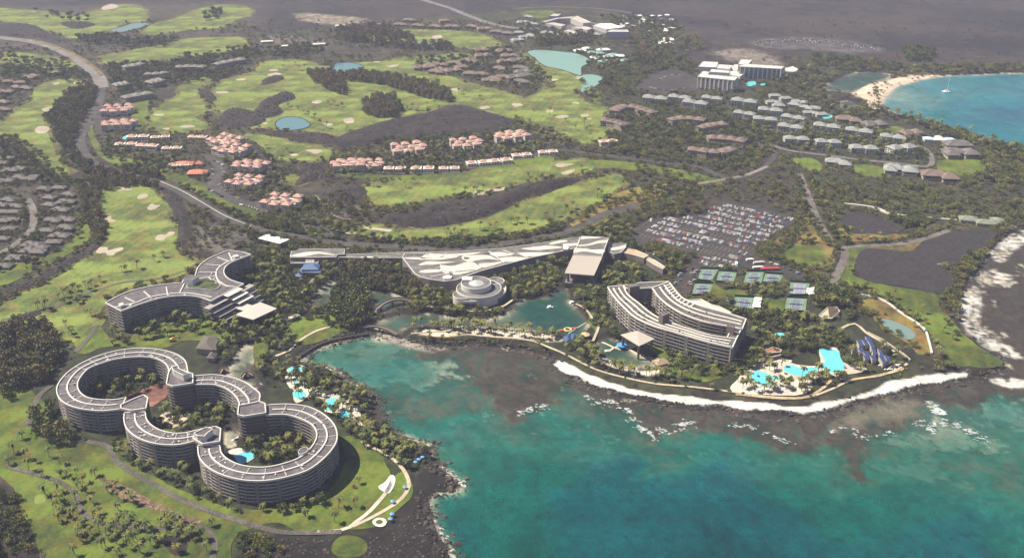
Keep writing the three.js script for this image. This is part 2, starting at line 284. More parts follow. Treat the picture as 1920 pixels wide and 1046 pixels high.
// what the bare ground is made of: outline, colour, softness of its edge in metres
const SANDW = [0.80, 0.76, 0.69];
const zones = [
  [[0, 70, 200, 100, 480, 90, 700, 90, 900, 95, 1010, 100, 1130, 150, 1140, 260, 1180, 320, 1180, 380, 1080, 430, 860, 460, 640, 460, 470, 430, 330, 500, 0, 620], [0.060, 0.050, 0.026], 30, 0.6],
  [[0, 15, 260, 10, 460, 5, 470, 60, 300, 110, 0, 110], [0.085, 0.07, 0.05], 25, 0.6], [[1130, 120, 1300, 130, 1600, 200, 1900, 290, 1900, 420, 1500, 330, 1300, 310, 1140, 290], [0.040, 0.045, 0.017], 25, 0.8],
  [[0, 640, 190, 560, 200, 640, 420, 540, 470, 440, 900, 480, 1130, 420, 1200, 460, 1290, 560, 1420, 560, 1560, 560, 1720, 660, 1560, 745, 1060, 680, 950, 640, 760, 634, 700, 600, 560, 650, 700, 740, 790, 830, 780, 900, 640, 990, 480, 990, 0, 860], [0.034, 0.042, 0.012], 10],
  [[560, 24, 640, 30, 700, 40, 640, 46, 570, 40], [0.30, 0.25, 0.18], 14], [[500, 66, 560, 68, 620, 78, 600, 92, 540, 84, 496, 78], [0.16, 0.14, 0.12], 16],
  [[1340, 98, 1400, 92, 1460, 112, 1440, 124, 1370, 112], [0.24, 0.2, 0.16], 16], [[1410, 80, 1440, 72, 1520, 70, 1600, 78, 1660, 92, 1600, 100, 1520, 92, 1440, 90], [0.12, 0.105, 0.10], 10],
  [[610, 380, 700, 366, 720, 388, 700, 412, 640, 408, 600, 398], [0.095, 0.08, 0.065], 10], [[370, 425, 440, 420, 470, 440, 430, 470, 380, 470], [0.12, 0.105, 0.085], 10],
  [[1240, 250, 1480, 320, 1470, 400, 1330, 380, 1180, 320], [0.05, 0.04, 0.03], 30], [[600, 500, 660, 496, 820, 520, 850, 560, 700, 540, 620, 520], [0.07, 0.06, 0.035], 8],
  [[500, 1002, 640, 1002, 700, 986, 760, 940, 776, 900, 800, 880, 880, 900, 880, 1080, 460, 1080, 450, 1030], [0.016, 0.012, 0.010], 4, 1, 2.2], [[-40, 900, 24, 925, 44, 975, 70, 1020, 96, 1060, -40, 1060], [0.016, 0.013, 0.010], 4],
].map(([f, c, s, m = 1, rug = 0]) => { const p = curve(P(f), true, 10, 4); return { p, c, s, m, rug, b: boxOf(p) }; });
const beaches = [
  [[1048, 676, 1085, 690, 1130, 711, 1200, 730, 1280, 743, 1360, 750, 1440, 758, 1500, 761, 1556, 752, 1640, 730, 1680, 714, 1740, 704, 1816, 697, 1816, 703, 1750, 714, 1690, 727, 1630, 742, 1570, 759, 1520, 771, 1450, 767, 1380, 762, 1300, 755, 1220, 745, 1150, 731, 1090, 709, 1050, 690], [0.80, 0.77, 0.72], 0.9, 0.1, 8],
  [[1850, 708, 1900, 706, 1940, 712, 1940, 722, 1880, 720], [0.7, 0.66, 0.6], 2, 1], [[1796, 580, 1800, 560, 1830, 535, 1842, 560, 1838, 590, 1850, 620, 1900, 650, 1920, 672, 1880, 660, 1840, 640, 1812, 618], [0.58, 0.55, 0.51], 3, 1],
  [[1862, 480, 1880, 450, 1920, 430, 1940, 440, 1900, 470, 1875, 490], [0.58, 0.55, 0.51], 3, 1], [[1840, 520, 1870, 505, 1900, 520, 1870, 530], [0.66, 0.6, 0.54], 4, 1],
  [[1594, 172, 1620, 160, 1660, 150, 1700, 143, 1740, 139, 1764, 141, 1720, 150, 1682, 162, 1658, 181, 1654, 197, 1640, 204, 1622, 186], [0.72, 0.56, 0.43], 6],
  [[776, 620, 860, 616, 960, 620, 1040, 628, 1060, 636, 1040, 640, 960, 634, 880, 628, 800, 630], [0.74, 0.62, 0.45], 2],
  [[1112, 662, 1130, 668, 1165, 688, 1205, 694, 1240, 690, 1252, 676, 1240, 668, 1252, 670, 1258, 690, 1200, 704, 1160, 694, 1126, 676], [0.74, 0.64, 0.48], 2],
  [[720, 626, 752, 634, 800, 646, 830, 650, 800, 654, 750, 648, 716, 634], [0.33, 0.29, 0.25], 4],
  [[1560, 800, 1600, 770, 1690, 745, 1730, 752, 1700, 780, 1640, 790], [0.14, 0.125, 0.09], 8],
].map(([f, c, s, patchy = 0, wob = 0]) => { const p = curve(P(f), true, 6, 1.5); return { p, c, s, patchy, wob, b: boxOf(p) }; });
const near = (o, x, z, m) => x > o.b.x0 - m && x < o.b.x1 + m && z > o.b.z0 - m && z < o.b.z1 + m;
const cover = (o, x, z) => { const m = o.s * 2 + (o.wob || 0); if (!near(o, x, z, m)) return 0; const d = distTo(x, z, o.p), s = (inside(x, z, o.p) ? d : -d) + (o.wob ? (fbm(x * 0.045, z * 0.045 + 12, 3) - 0.45) * o.wob : 0); return smooth(-o.s, o.s, s + (fbm(x * 0.12, z * 0.12) - 0.5) * o.s * 3); };
const lawnNear = [[620, 1015, 640, 1002, 672, 1003, 692, 1020, 684, 1044, 640, 1050, 616, 1036], [480, 940, 640, 880, 700, 830, 760, 860, 800, 905, 785, 945, 740, 985, 660, 1012, 480, 1008]].map(f => P(f));
const turfed = (x, z) => lawnNear.some(p => inside(x, z, p));
function land(x, z) {                                        // height and colour of the bare ground or of the sea bed
  const d = shoreDistance(x, z), far = z < -4200 ? 1 : flows.reduce((m, o) => Math.max(m, cover(o, x, z)), 0), tiny = hash(Math.round(x * 7), Math.round(z * 7));
  const n1 = fbm(x * 0.011, z * 0.011, 5), n2 = fbm(x * 0.05 + 40, z * 0.05, 4), n3 = fbm(x * 0.22, z * 0.22 + 70, 3), n4 = fbm(x * 0.004 + 9, z * 0.004, 4);
  let h, c, sea = 0;
  if (d > 0) {
    c = mix3([0.006, 0.0045, 0.004], [0.066, 0.046, 0.028], smooth(0.30, 0.70, n2 * 0.45 + n3 * 0.55));
    c = mix3(c, [0.056, 0.068, 0.014], smooth(0.38, 0.52, n1) * smooth(0.25, 0.55, n3) * (1 - far) * 0.9);
    c = mix3(c, [0.13, 0.105, 0.06], smooth(0.56, 0.7, n2) * 0.5 * (1 - far * 0.8));
    c = mix3(c, mix3([0.008, 0.006, 0.006], [0.062, 0.044, 0.034], smooth(0.36, 0.66, n4 * 0.6 + n2 * 0.4)), far);
    h = -0.05 - 0.55 * n3 * smooth(0.3, 0.6, n2);
    for (const o of zones) { const k = cover(o, x, z); if (k > 0) { const q = 0.25 + 1.5 * smooth(0.2, 0.8, n3 * 0.6 + n2 * 0.4); c = mix3(c, [o.c[0] * q, o.c[1] * q, o.c[2] * q], k * o.m); if (o.rug && !turfed(x, z)) h += o.rug * k * (n3 * 0.7 + n2 * 0.6 - 0.55); } }
    const rim = 1 - smooth(6, 20, d + (n2 - 0.5) * 20);
    c = mix3(c, mix3([0.004, 0.003, 0.003], [0.022, 0.017, 0.014], n3), rim * 0.95);
    h = lerp(h, SEA + 0.2 + 1.6 * smooth(0, 9, d + (n3 - 0.5) * 9), 1 - smooth(4, 12, d)) + rim * (n3 - 0.5) * 1.6;
    for (const m of mounds) if (near(m, x, z, 2) && inside(x, z, m.p)) {
      const e = distTo(x, z, m.p), k = smooth(0, 16, e), q = m.h * k * (0.25 + 1.1 * n2 * (0.3 + 1.3 * n3));
      h = Math.max(h, q + (e > 1.5 ? 0.25 : 0)); c = mix3([0.004, 0.003, 0.003], [0.062, 0.042, 0.03], smooth(0.3, 0.75, n3 * 0.7 + n2 * 0.3));
    }
  } else {
    let [dep, rock] = sounding(x, z); const edge = smooth(0, 14, -d);
    for (const o of reefs) { const k = cover(o, x, z); if (k > 0) { dep = lerp(dep, o.d, k); rock = lerp(rock, o.r, k); } }
    const r = clamp(rock + (n2 - 0.5) * 1.3 + (n3 - 0.5) * 0.6);
    sea = dep; h = SEA + lerp(0.25, -dep, edge) + (n3 - 0.5) * (0.9 * r + 0.25) + (n2 - 0.5) * 0.9 * Math.min(1.6, Math.max(0.4, dep));
    c = mix3([0.50, 0.46, 0.35], mix3([0.014, 0.011, 0.009], [0.11, 0.09, 0.064], smooth(0.3, 0.72, n2 * 0.6 + n3 * 0.4)), smooth(0.3, 0.6, r));
    c = mix3(c, [0.024, 0.02, 0.018], smooth(SEA - 0.3, SEA + 0.35, h) * smooth(0.42, 0.62, n3 * 0.5 + n2 * 0.5) * 0.9);
  }
  let sandy = 0;
  for (const o of beaches) { let k = cover(o, x, z); if (o.patchy && k > 0) k *= 1 - Math.min(1, o.patchy * 1.3) * (1 - smooth(0.36, 0.52, n2 * 0.5 + n3 * 0.5)); if (k > 0) { c = mix3(c, o.c, k); if (o.c[0] > 0.4) sandy = Math.max(sandy, k); } }
  if (sandy && d > -4) h = lerp(h, SEA + 0.3 + 0.12 * clamp(d, 0, 14) + (n3 - 0.5) * 0.06, sandy);
  const k = (0.93 + 0.14 * tiny) * (d > 0 && !sandy ? 0.78 : 1);
  return [h, c[0] * k, c[1] * k, c[2] * k, sea, d];
}
{
  const xs = [], COLS = 470, EXTRA = [1.25, 1.6, 2.4, 4.2];
  for (const e of [...EXTRA].reverse()) xs.push(-e);
  for (let i = 0; i <= COLS; i++) xs.push(-1.1 + 2.2 * i / COLS);
  xs.push(...EXTRA);
  const zs = []; let D = 300; while (D < 470) { zs.push(D); D += 14; }
  while (D < 3150) { zs.push(D); D += 1.75 * D / 534; }
  while (D < 9500) { zs.push(D); D *= 1.09; }
  const nx = xs.length, pos = [], uv = [], col = [], idx = [], wet = [], waterCol = [], w = [];
  for (const d of zs) for (const q of xs) {
    const x = q * 0.514 * (0.908 * d + 190), z = -d, L = land(x, z);
    pos.push(x, L[0], z); uv.push(x / 70, z / 70); col.push(L[1], L[2], L[3]);
    w.push(L[0] < SEA + 0.02 || L[5] < -2);
    const depth = Math.max(0, SEA - L[0]), blue = fbm(x * 0.008, z * 0.008 + 300, 4), inBay = z < -1500 ? 1 : 0, still = z > -1400 && (x < 120 || z > -600) ? 0 : 0;
    let shallow = mix3([0.018, 0.17, 0.118], [0.005, 0.175, 0.135], smooth(0.4, 0.6, blue)), deep = mix3([0.0005, 0.086, 0.068], [0.0001, 0.072, 0.082], smooth(0.42, 0.58, blue));
    if (inBay) { shallow = [0.012, 0.25, 0.27]; deep = mix3([0.004, 0.15, 0.20], [0.006, 0.10, 0.17], smooth(0.4, 0.6, blue)); }
    if (w[w.length - 1] && waters.slice(2).some(o => x > o.b.x0 && x < o.b.x1 && z > o.b.z0 && z < o.b.z1 && inside(x, z, o.p))) { shallow = [0.05, 0.105, 0.07]; deep = [0.010, 0.060, 0.044]; }
    const streak = 0.42 + 0.5 * fbm(x * 0.03 + z * 0.02, z * 0.03 - x * 0.02, 4) + 0.62 * fbm(x * 0.16 + 40, z * 0.11, 4);
    const c = mix3(shallow, deep, smooth(0.6, 5, depth)).map(v => v * streak * 1.12 * (1 - 0.36 * smooth(5, 11, depth)));
    waterCol.push(c[0], c[1], c[2], 0.06 + 0.94 * (1 - Math.exp(-depth * 0.5)));
  }
  for (let j = 0; j + 1 < zs.length; j++) for (let i = 0; i + 1 < nx; i++) {
    const a = j * nx + i, b = a + 1, c = a + nx, d = c + 1;
    idx.push(a, b, c, b, d, c);
    if (w[a] || w[b] || w[c] || w[d]) wet.push(a, b, c, b, d, c);
  }
  const ground = soup(pos, uv, idx, col);
  top('ground', ground, vcol(0.96, texGround), 'dark lava ground with dry scrub, running under the shore and the sea bed', 'ground', null, 'structure');
  // the sea: a sheet at sea level, the more opaque the deeper the water under it
  const map = new Map(), p2 = [], c2 = [], u2 = [], i2 = [];
  for (const k of wet) {
    if (!map.has(k)) { map.set(k, p2.length / 3); p2.push(pos[3 * k], SEA, pos[3 * k + 2]); u2.push(pos[3 * k] / 40, pos[3 * k + 2] / 40); c2.push(...waterCol.slice(4 * k, 4 * k + 4)); }
    i2.push(map.get(k));
  }
  const waves = tex(512, (u, v) => { const t = fbm(u * 14, v * 20, 5, 2) * 0 + 0.5 * fbm(u * 12, v * 12, 4, 12) + 0.5 * fbm(u * 40, v * 40, 2, 40); return [t, t, t]; }); waves.colorSpace = THREE.NoColorSpace;
  const m = new THREE.MeshPhysicalMaterial({ color: 0xffffff, roughness: 0.25, specularIntensity: 0.6, vertexColors: true, map: grain(0.8, 1.0, 9, 44, 0.6), transparent: true, bumpMap: waves, bumpScale: 0.5, side: THREE.DoubleSide });
  const sea = top('sea', soup(p2, u2, i2, c2, 4), m, 'turquoise sea over reef and sand, with the lagoons behind the shore', 'water', null, 'structure');
  sea.castShadow = false;
}

// ---------------------------------------------------------------- turf, sand, roads, paths, pools (sheets a few centimetres apart)
const LAY = { lawn: 0.14, fairway: 0.20, green: 0.26, road: 0.32, bunker: 0.38, path: 0.44, pond: 0.50, mark: 0.40, lot: 0.30 };
function sheet(name, px, layer, mat, label, category, { step = 6, rough = 2, sharp = false, tile = 130, group = null, lift = 0 } = {}) {
  const pts = sharp ? P(px) : curve(P(px), true, step, rough);
  return top(name, flat(pts, LAY[layer] + lift, tile), mat, label, category, group, 'structure');
}
function road(name, px, w, layer, mat, label, category, { step = 8, tile = 60, group = null, lift = 0, rough = 0 } = {}) { return top(name, ribbon(curve(P(px), false, step, rough), w, LAY[layer] + lift, tile), mat, label, category, group, 'structure'); }
const turf = (px, label, mat = mats.fairway, layer = 'fairway', o = {}) => {
  if (layer === 'fairway') top('golf_rough', flat(offset(curve(P(px), true, 10, 9), -8), LAY.lawn - 0.04 + hash(Math.round(px[0]), 7) * 0.03, 90), mats.rough, 'tan rough round the ' + label.split(' ').slice(0, 10).join(' '), 'grass', null, 'structure');
  return sheet(layer === 'fairway' ? 'fairway' : 'lawn', px, layer, mat, label, 'grass', { rough: 4, step: 4, ...o });
};
turf(T(0, 0, [0, 45, 120, 55, 330, 70, 450, 82, 520, 62, 560, 55, 590, 35, 640, 25, 740, 25, 800, 50, 815, 90, 790, 125, 700, 130, 620, 172, 560, 192, 470, 212, 400, 215, 330, 190, 240, 165, 170, 150, 100, 130, 0, 125, -120, 120, -120, 40]), 'pale fairway beyond the curved highway, with a pond on it');
turf(T(0, 0, [800, 182, 860, 130, 960, 110, 1060, 70, 1150, 40, 1240, 28, 1330, 30, 1400, 50, 1390, 90, 1330, 105, 1270, 140, 1200, 160, 1050, 167, 950, 187, 840, 197]), 'pale tongue of fairway running up to the lava behind the pond');
turf(T(0, 0, [560, 320, 700, 290, 800, 270, 930, 245, 1060, 215, 1200, 213, 1330, 208, 1380, 230, 1370, 260, 1200, 300, 1050, 322, 900, 340, 720, 350, 600, 356]), 'long pale fairway beside the highway bend');
turf(T(0, 0, [-100, 285, 0, 290, 130, 300, 260, 315, 400, 348, 420, 370, 300, 385, 150, 372, 0, 348, -100, 340]), 'dry fairway below the highway');
turf(T(0, 0, [330, 445, 420, 443, 452, 460, 402, 520, 352, 570, 312, 620, 252, 640, 240, 690, 270, 760, 300, 830, 350, 930, 385, 968, 330, 978, 270, 932, 190, 884, 130, 814, 50, 775, -60, 780, -60, 720, 20, 680, 110, 600, 180, 560, 190, 500, 270, 460]), 'long fairway beside the ironwood belt and the divided road');
turf(T(0, 0, [1090, 440, 1170, 430, 1182, 450, 1122, 490, 1102, 530, 1130, 570, 1150, 620, 1104, 660, 1162, 710, 1100, 738, 960, 748, 860, 732, 840, 660, 880, 610, 940, 570, 1000, 540, 1010, 490]), 'fairway above the red roofed villas beside the car park');
turf([398, 176, 420, 152, 452, 142, 478, 136, 480, 127, 500, 115, 565, 113, 610, 125, 677, 117, 715, 115, 748, 109, 815, 105, 865, 100, 882, 110, 850, 116, 782, 117, 778, 130, 808, 140, 848, 144, 875, 157, 915, 164, 960, 177, 985, 186, 1012, 172, 1024, 154, 1008, 132, 985, 115, 976, 98, 992, 106, 1030, 125, 1092, 140, 1108, 148, 1088, 167, 1076, 174, 1094, 188, 1120, 198, 1138, 204, 1130, 218, 1140, 248, 1118, 264, 1094, 268, 1060, 254, 1034, 241, 994, 231, 960, 221, 915, 214, 881, 197, 841, 197, 771, 214, 714, 231, 660, 257, 614, 253, 580, 247, 513, 241, 480, 240, 460, 238, 430, 226, 405, 200], 'wide central fairway round the ironwood groves and two ponds', mats.fairway, 'fairway', { rough: 2, lift: 0.01 });
turf(T(0, 1, [620, 215, 800, 170, 950, 168, 1150, 175, 1260, 190, 1330, 225, 1380, 250, 1200, 272, 1130, 262, 1000, 232, 850, 232, 700, 237]), 'far fairway below the row of brown roofed houses');
turf([460, 252, 480, 252, 513, 256, 547, 268, 590, 274, 620, 284, 610, 299, 564, 301, 524, 298, 500, 288, 478, 270], 'small fairway with bunkers below the round pond');
turf([536, 332, 566, 328, 574, 336, 552, 348, 540, 346], 'small patch of turf among the lava berms');
turf([680, 354, 720, 341, 800, 336, 900, 323, 980, 312, 1040, 304, 1090, 300, 1112, 310, 1100, 323, 1050, 332, 990, 340, 940, 352, 900, 364, 850, 367, 800, 374, 760, 384, 720, 387, 684, 374], 'bright fairway below the red roofed villas, above the lava ridge');
turf([676, 432, 700, 422, 740, 430, 800, 432, 860, 424, 920, 406, 960, 392, 1000, 373, 1060, 350, 1110, 338, 1150, 328, 1166, 334, 1160, 352, 1130, 376, 1090, 396, 1040, 416, 1000, 429, 940, 441, 880, 446, 800, 449, 720, 449, 690, 444], 'bright fairway between the lava ridge and the convention hall');
turf([190, 362, 214, 346, 268, 348, 292, 366, 316, 386, 314, 410, 336, 434, 340, 452, 326, 472, 362, 488, 368, 496, 334, 518, 284, 530, 234, 544, 200, 556, 196, 570, 170, 606, 140, 642, 112, 636, 60, 640, 0, 620, -30, 600, -30, 580, 0, 574, 50, 548, 120, 512, 146, 492, 178, 474, 200, 452, 192, 420, 186, 390], 'broad fairway with clover shaped bunkers, rising beside the curved wing tower');
turf([0, 510, 20, 496, 56, 490, 54, 512, 20, 530, -20, 540], 'small lawn below the grey roofed houses', mats.lawn, 'lawn'); turf([70, 488, 110, 470, 160, 420, 166, 430, 166, 450, 120, 480, 80, 498], 'strip of lawn behind the grey roofed houses', mats.lawn, 'lawn');
turf([-20, 720, 40, 722, 76, 752, 104, 792, 130, 826, 186, 836, 226, 846, 262, 880, 380, 936, 440, 952, 520, 950, 590, 932, 636, 900, 650, 850, 640, 822, 660, 818, 700, 842, 726, 872, 736, 900, 756, 884, 776, 905, 768, 935, 740, 962, 712, 984, 640, 994, 560, 992, 500, 985, 440, 1010, 420, 1060, 90, 1060, 62, 1016, 40, 960, 20, 905, -20, 880], 'lawn round the looped seaside tower, dotted with palms', mats.lawn, 'lawn');
turf([140, 640, 180, 608, 214, 640, 260, 622, 330, 590, 420, 590, 440, 606, 420, 640, 350, 640, 300, 652, 200, 652, 150, 664], 'shaded lawn between the two curved towers', mats.lawn, 'lawn');
turf([540, 620, 560, 596, 600, 590, 640, 596, 650, 612, 622, 632, 572, 648, 552, 640], 'lawn between the bridge and the white path', mats.lawn, 'lawn'); turf([476, 652, 488, 630, 500, 640, 496, 676, 480, 690], 'small lawn beside the canal', mats.lawn, 'lawn');
turf([1190, 640, 1240, 650, 1300, 680, 1360, 690, 1330, 716, 1270, 700, 1228, 664], 'garden lawn below the twin wing tower', mats.lawn, 'lawn'); turf([1104, 584, 1130, 600, 1120, 624, 1106, 600], 'small lawn at the lagoon edge', mats.lawn, 'lawn');
turf([1332, 524, 1350, 540, 1400, 545, 1440, 560, 1420, 578, 1370, 560, 1340, 560], 'lawn between the tennis courts', mats.lawn, 'lawn'); turf([1446, 560, 1470, 560, 1470, 582, 1450, 590], 'little lawn beside the white tents', mats.lawn, 'lawn');
turf(T(1, 3, [20, 340, 150, 230, 220, 170, 255, 222, 300, 232, 362, 290, 362, 370, 302, 430, 200, 440, 60, 392]), 'dry lawn with a round planting bed beside the car park', mats.dryLawn, 'lawn');
turf(T(1, 3, [50, 370, 130, 330, 250, 330, 320, 370, 290, 430, 200, 436, 90, 400]), 'greener half of the round garden lawn', mats.lawn, 'fairway');
turf(T(1, 3, [430, 335, 552, 342, 502, 420, 482, 490, 560, 530, 502, 562, 422, 520, 402, 452, 442, 382]), 'lawn strip left of the gravel lot', mats.lawn, 'lawn');
turf(T(1, 3, [560, 535, 760, 570, 950, 604, 972, 680, 1032, 750, 1102, 830, 1300, 978, 1312, 1000, 1270, 1012, 1020, 992, 990, 930, 930, 850, 872, 790, 760, 690, 660, 620, 560, 572]), 'bright lawn curving down to the shore beyond the gravel lot', mats.lawn, 'lawn');
turf(T(1, 3, [380, 240, 440, 230, 480, 262, 640, 268, 760, 262, 800, 275, 600, 305, 440, 305]), 'dry verge round the small gravel yard', mats.dryLawn, 'lawn'); turf(T(1, 3, [560, 335, 760, 330, 850, 310, 960, 270, 1050, 243, 1040, 262, 860, 318, 820, 362, 700, 362, 560, 350]), 'strip of turf along the access road', mats.dryLawn, 'lawn');
for (const [f, l] of [[T(0, 3, [140, 890, 240, 885, 310, 930, 270, 965, 200, 940]), 'mown lawn plot beside the bend in the road'], [T(0, 3, [470, 925, 620, 930, 690, 990, 540, 985]), 'mown lawn plot between two pale houses'], [T(0, 3, [970, 895, 1190, 900, 1205, 965, 1120, 982, 990, 978]), 'mown lawn plot nearest the bay'], [T(0, 3, [600, 725, 720, 708, 800, 740, 660, 755]), 'mown lawn among the pale villas'], [[980, 22, 1030, 19, 1042, 26, 1020, 33, 985, 32], 'far playing field behind the shopping centre'], [[1120, 170, 1128, 200, 1120, 210, 1110, 190], 'verge at the lake outlet']]) turf(f, l, mats.lawn, 'lawn', { rough: 0.6 });
turf([160, 205, 168, 200, 176, 250, 205, 290, 260, 300, 330, 322, 420, 366, 480, 395, 540, 415, 530, 424, 460, 406, 400, 380, 320, 340, 240, 318, 190, 296, 168, 262], 'mown verge along the divided road', mats.lawn, 'lawn', { rough: 1 });
turf([1090, 300, 1180, 304, 1260, 316, 1320, 328, 1360, 340, 1350, 348, 1290, 338, 1200, 320, 1100, 312], 'verge along the cross road', mats.lawn, 'lawn', { rough: 1 });
turf([252, 188, 272, 180, 272, 228, 262, 245, 252, 240], 'strip of lawn beside the first red roofed villas', mats.lawn, 'lawn', { rough: 1 });
turf([622, 300, 640, 330, 720, 336, 860, 334, 1000, 316, 1040, 298, 1030, 292, 960, 300, 860, 322, 740, 328, 660, 322], 'mown strip in front of the red roofed villas', mats.lawn, 'lawn', { rough: 1 });
turf([1196, 350, 1100, 402, 1070, 422, 1090, 430, 1150, 404, 1230, 380, 1250, 360], 'rough grass between the fairway and the car park', mats.dryLawn, 'lawn', { rough: 5 });
turf([625, 1018, 640, 1005, 670, 1006, 688, 1020, 680, 1040, 640, 1046, 622, 1035], 'small round lawn on the lava point', mats.lawn, 'lawn', { rough: 0.5 });

const bunkers = [[[...T(1, 0, [660, 12, 700, 5, 740, 10, 720, 22, 690, 20, 664, 26])]], [T(1, 0, [765, 62, 790, 42, 822, 42, 820, 60, 790, 70, 770, 70])], [T(1, 0, [822, 122, 850, 95, 872, 105, 898, 102, 880, 118, 862, 130, 835, 132])], [T(1, 0, [582, 175, 618, 168, 622, 185, 650, 190, 632, 200, 600, 198])], [T(1, 0, [866, 295, 890, 268, 920, 272, 950, 252, 978, 258, 960, 276, 930, 285, 910, 302, 880, 302])], [T(1, 0, [535, 370, 560, 340, 600, 342, 602, 358, 680, 340, 685, 355, 650, 370, 625, 388, 595, 385, 590, 372, 550, 376])], [T(1, 0, [180, 772, 200, 745, 235, 745, 240, 758, 282, 750, 280, 764, 230, 772, 210, 782])],
  [T(0, 0, [230, 612, 260, 602, 300, 605, 280, 620, 250, 625])], [T(0, 0, [192, 732, 215, 708, 262, 710, 270, 732, 240, 748, 210, 748])], [T(0, 0, [410, 462, 440, 456, 452, 464, 420, 474])], [T(0, 0, [295, 466, 325, 462, 322, 474, 300, 476])], [T(0, 0, [860, 640, 915, 640, 905, 650, 870, 650])], [T(0, 0, [1005, 710, 1060, 702, 1095, 710, 1040, 718])], [T(0, 0, [905, 722, 945, 716, 940, 728])], [T(0, 0, [1210, 515, 1270, 512, 1275, 522, 1220, 526])], [T(0, 0, [1320, 446, 1370, 440, 1372, 448, 1330, 452])], [T(0, 0, [570, 40, 620, 22, 660, 35, 630, 50, 580, 56])],
  [T(0, 1, [308, 575, 345, 562, 372, 570, 340, 582])], [T(0, 1, [490, 668, 530, 660, 548, 672, 540, 690, 510, 692])], [T(0, 1, [370, 697, 400, 690, 432, 700, 400, 708])], [T(0, 1, [277, 842, 320, 838, 372, 842, 360, 856, 330, 864, 300, 852])], [T(0, 1, [190, 868, 220, 862, 236, 870, 205, 876])], [T(0, 1, [1090, 500, 1130, 494, 1152, 504, 1130, 516])], [T(0, 1, [1252, 604, 1290, 594, 1312, 602, 1270, 614])], [T(0, 1, [730, 372, 770, 364, 800, 364, 760, 378])], [T(0, 1, [60, 418, 110, 408, 142, 415, 90, 428])], [T(0, 1, [75, 390, 115, 388, 118, 398, 80, 400])], [T(0, 1, [620, 215, 690, 212, 705, 228, 640, 230])], [T(0, 1, [990, 202, 1030, 195, 1040, 212, 1000, 218])], [T(0, 1, [650, 346, 690, 344, 688, 352])], [T(0, 1, [290, 405, 330, 402, 330, 414])], [T(0, 1, [20, 690, 60, 688, 55, 698])],
  [T(0, 2, [240, 655, 300, 645, 322, 652, 270, 666])], [T(0, 2, [385, 645, 430, 640, 425, 654, 395, 656])], [T(0, 2, [192, 618, 228, 615, 228, 630, 200, 632])], [T(0, 2, [0, 582, 40, 580, 62, 590, 20, 600])], [T(0, 2, [190, 445, 255, 443, 250, 452, 200, 454])], [T(0, 2, [330, 575, 375, 572, 370, 584])], [T(0, 2, [365, 430, 405, 432, 400, 446, 370, 445])], [T(0, 2, [410, 666, 450, 662, 440, 672])], [T(0, 2, [242, 925, 290, 915, 345, 920, 310, 932, 260, 938])], [T(0, 2, [275, 970, 320, 955, 350, 950, 340, 968, 290, 980])],
  [T(1, 1, [1218, 28, 1250, 22, 1280, 30, 1300, 12, 1340, 14, 1400, 4, 1412, 14, 1360, 26, 1300, 30, 1270, 46, 1230, 48])], [T(1, 1, [600, 222, 640, 228, 700, 234, 762, 244, 750, 254, 690, 246, 620, 238])], [T(1, 1, [625, 282, 700, 276, 728, 284, 690, 292])], [T(1, 1, [500, 255, 545, 252, 560, 264, 510, 266])]];
bunkers.forEach(([f], i) => sheet('sand_bunker', f, 'bunker', mats.bunker, 'pale sand bunker on a golf fairway', 'bunker', { step: 3, rough: 0.3, tile: 60, group: 'sand bunkers of the golf course' }));
for (const f of [[200, 356, 240, 352, 262, 362, 236, 372, 206, 368], [252, 488, 300, 484, 340, 486, 356, 494, 310, 506, 262, 502], [60, 700 - 180, 90, 512, 70, 530], [64, 930, 80, 925, 84, 940, 68, 946]]) sheet('putting_green', f, 'green', mats.green, 'smooth light putting green', 'grass', { step: 5, rough: 1, group: 'putting greens' });

// water hazards
const pondLabels = ['pond on the pale far fairway', 'oval pond with a stone edge behind the ironwood grove', 'round dark green pond beside the lava berm', 'large pale green lake below the shopping centre', 'narrow outlet of the pale green lake', 'slim far pond behind a row of trees', 'brown wetland pond edged by a pale wall'];
[[T(0, 0, [610, 172, 680, 150, 740, 132, 810, 128, 835, 138, 800, 152, 740, 168, 670, 182]), mats.canal], [T(0, 1, [384, 388, 430, 378, 440, 358, 510, 351, 580, 362, 602, 382, 575, 402, 560, 418, 480, 424, 440, 416]), mats.pond], [T(0, 1, [108, 686, 160, 658, 240, 660, 302, 696, 290, 714, 220, 730, 140, 732]), mats.pond], [T(0, 2, [90, 288, 150, 280, 260, 288, 360, 300, 430, 330, 440, 352, 395, 375, 390, 410, 385, 425, 280, 392, 190, 372, 130, 330]), mats.pond2], [T(0, 2, [392, 425, 440, 418, 500, 430, 495, 460, 440, 500, 400, 520, 385, 500, 400, 470]), mats.pond2], [T(0, 1, [800, 240, 920, 232, 1000, 245, 1010, 262, 930, 266, 820, 258]), mats.canal], [T(1, 3, [640, 740, 720, 760, 800, 800, 830, 840, 790, 860, 720, 830, 660, 790]), mats.canal]]
  .forEach(([f, m], i) => { sheet('pond', f, 'pond', m, pondLabels[i], 'pond', { rough: 0.6 }); if (i < 4) top('pond_edging', strip(curve(P(f), true, 6, 0.6), true, 0.1, 0.9, 1.4), mats.rock, ['dark rim of the pond on the pale far fairway', 'stone rim of the oval pond behind the grove', 'stone rim of the round pond beside the lava berm', 'low bank of the large pale green lake'][i], 'stone edging', null, 'structure'); });
sheet('wetland', T(1, 3, [545, 632, 650, 645, 760, 722, 872, 812, 910, 930, 870, 950, 770, 870, 650, 800, 570, 710]), 'lawn', M([0.20, 0.145, 0.04], 0.95, texGrass), 'rust and olive wetland behind the pale wall', 'wetland', { rough: 3 });

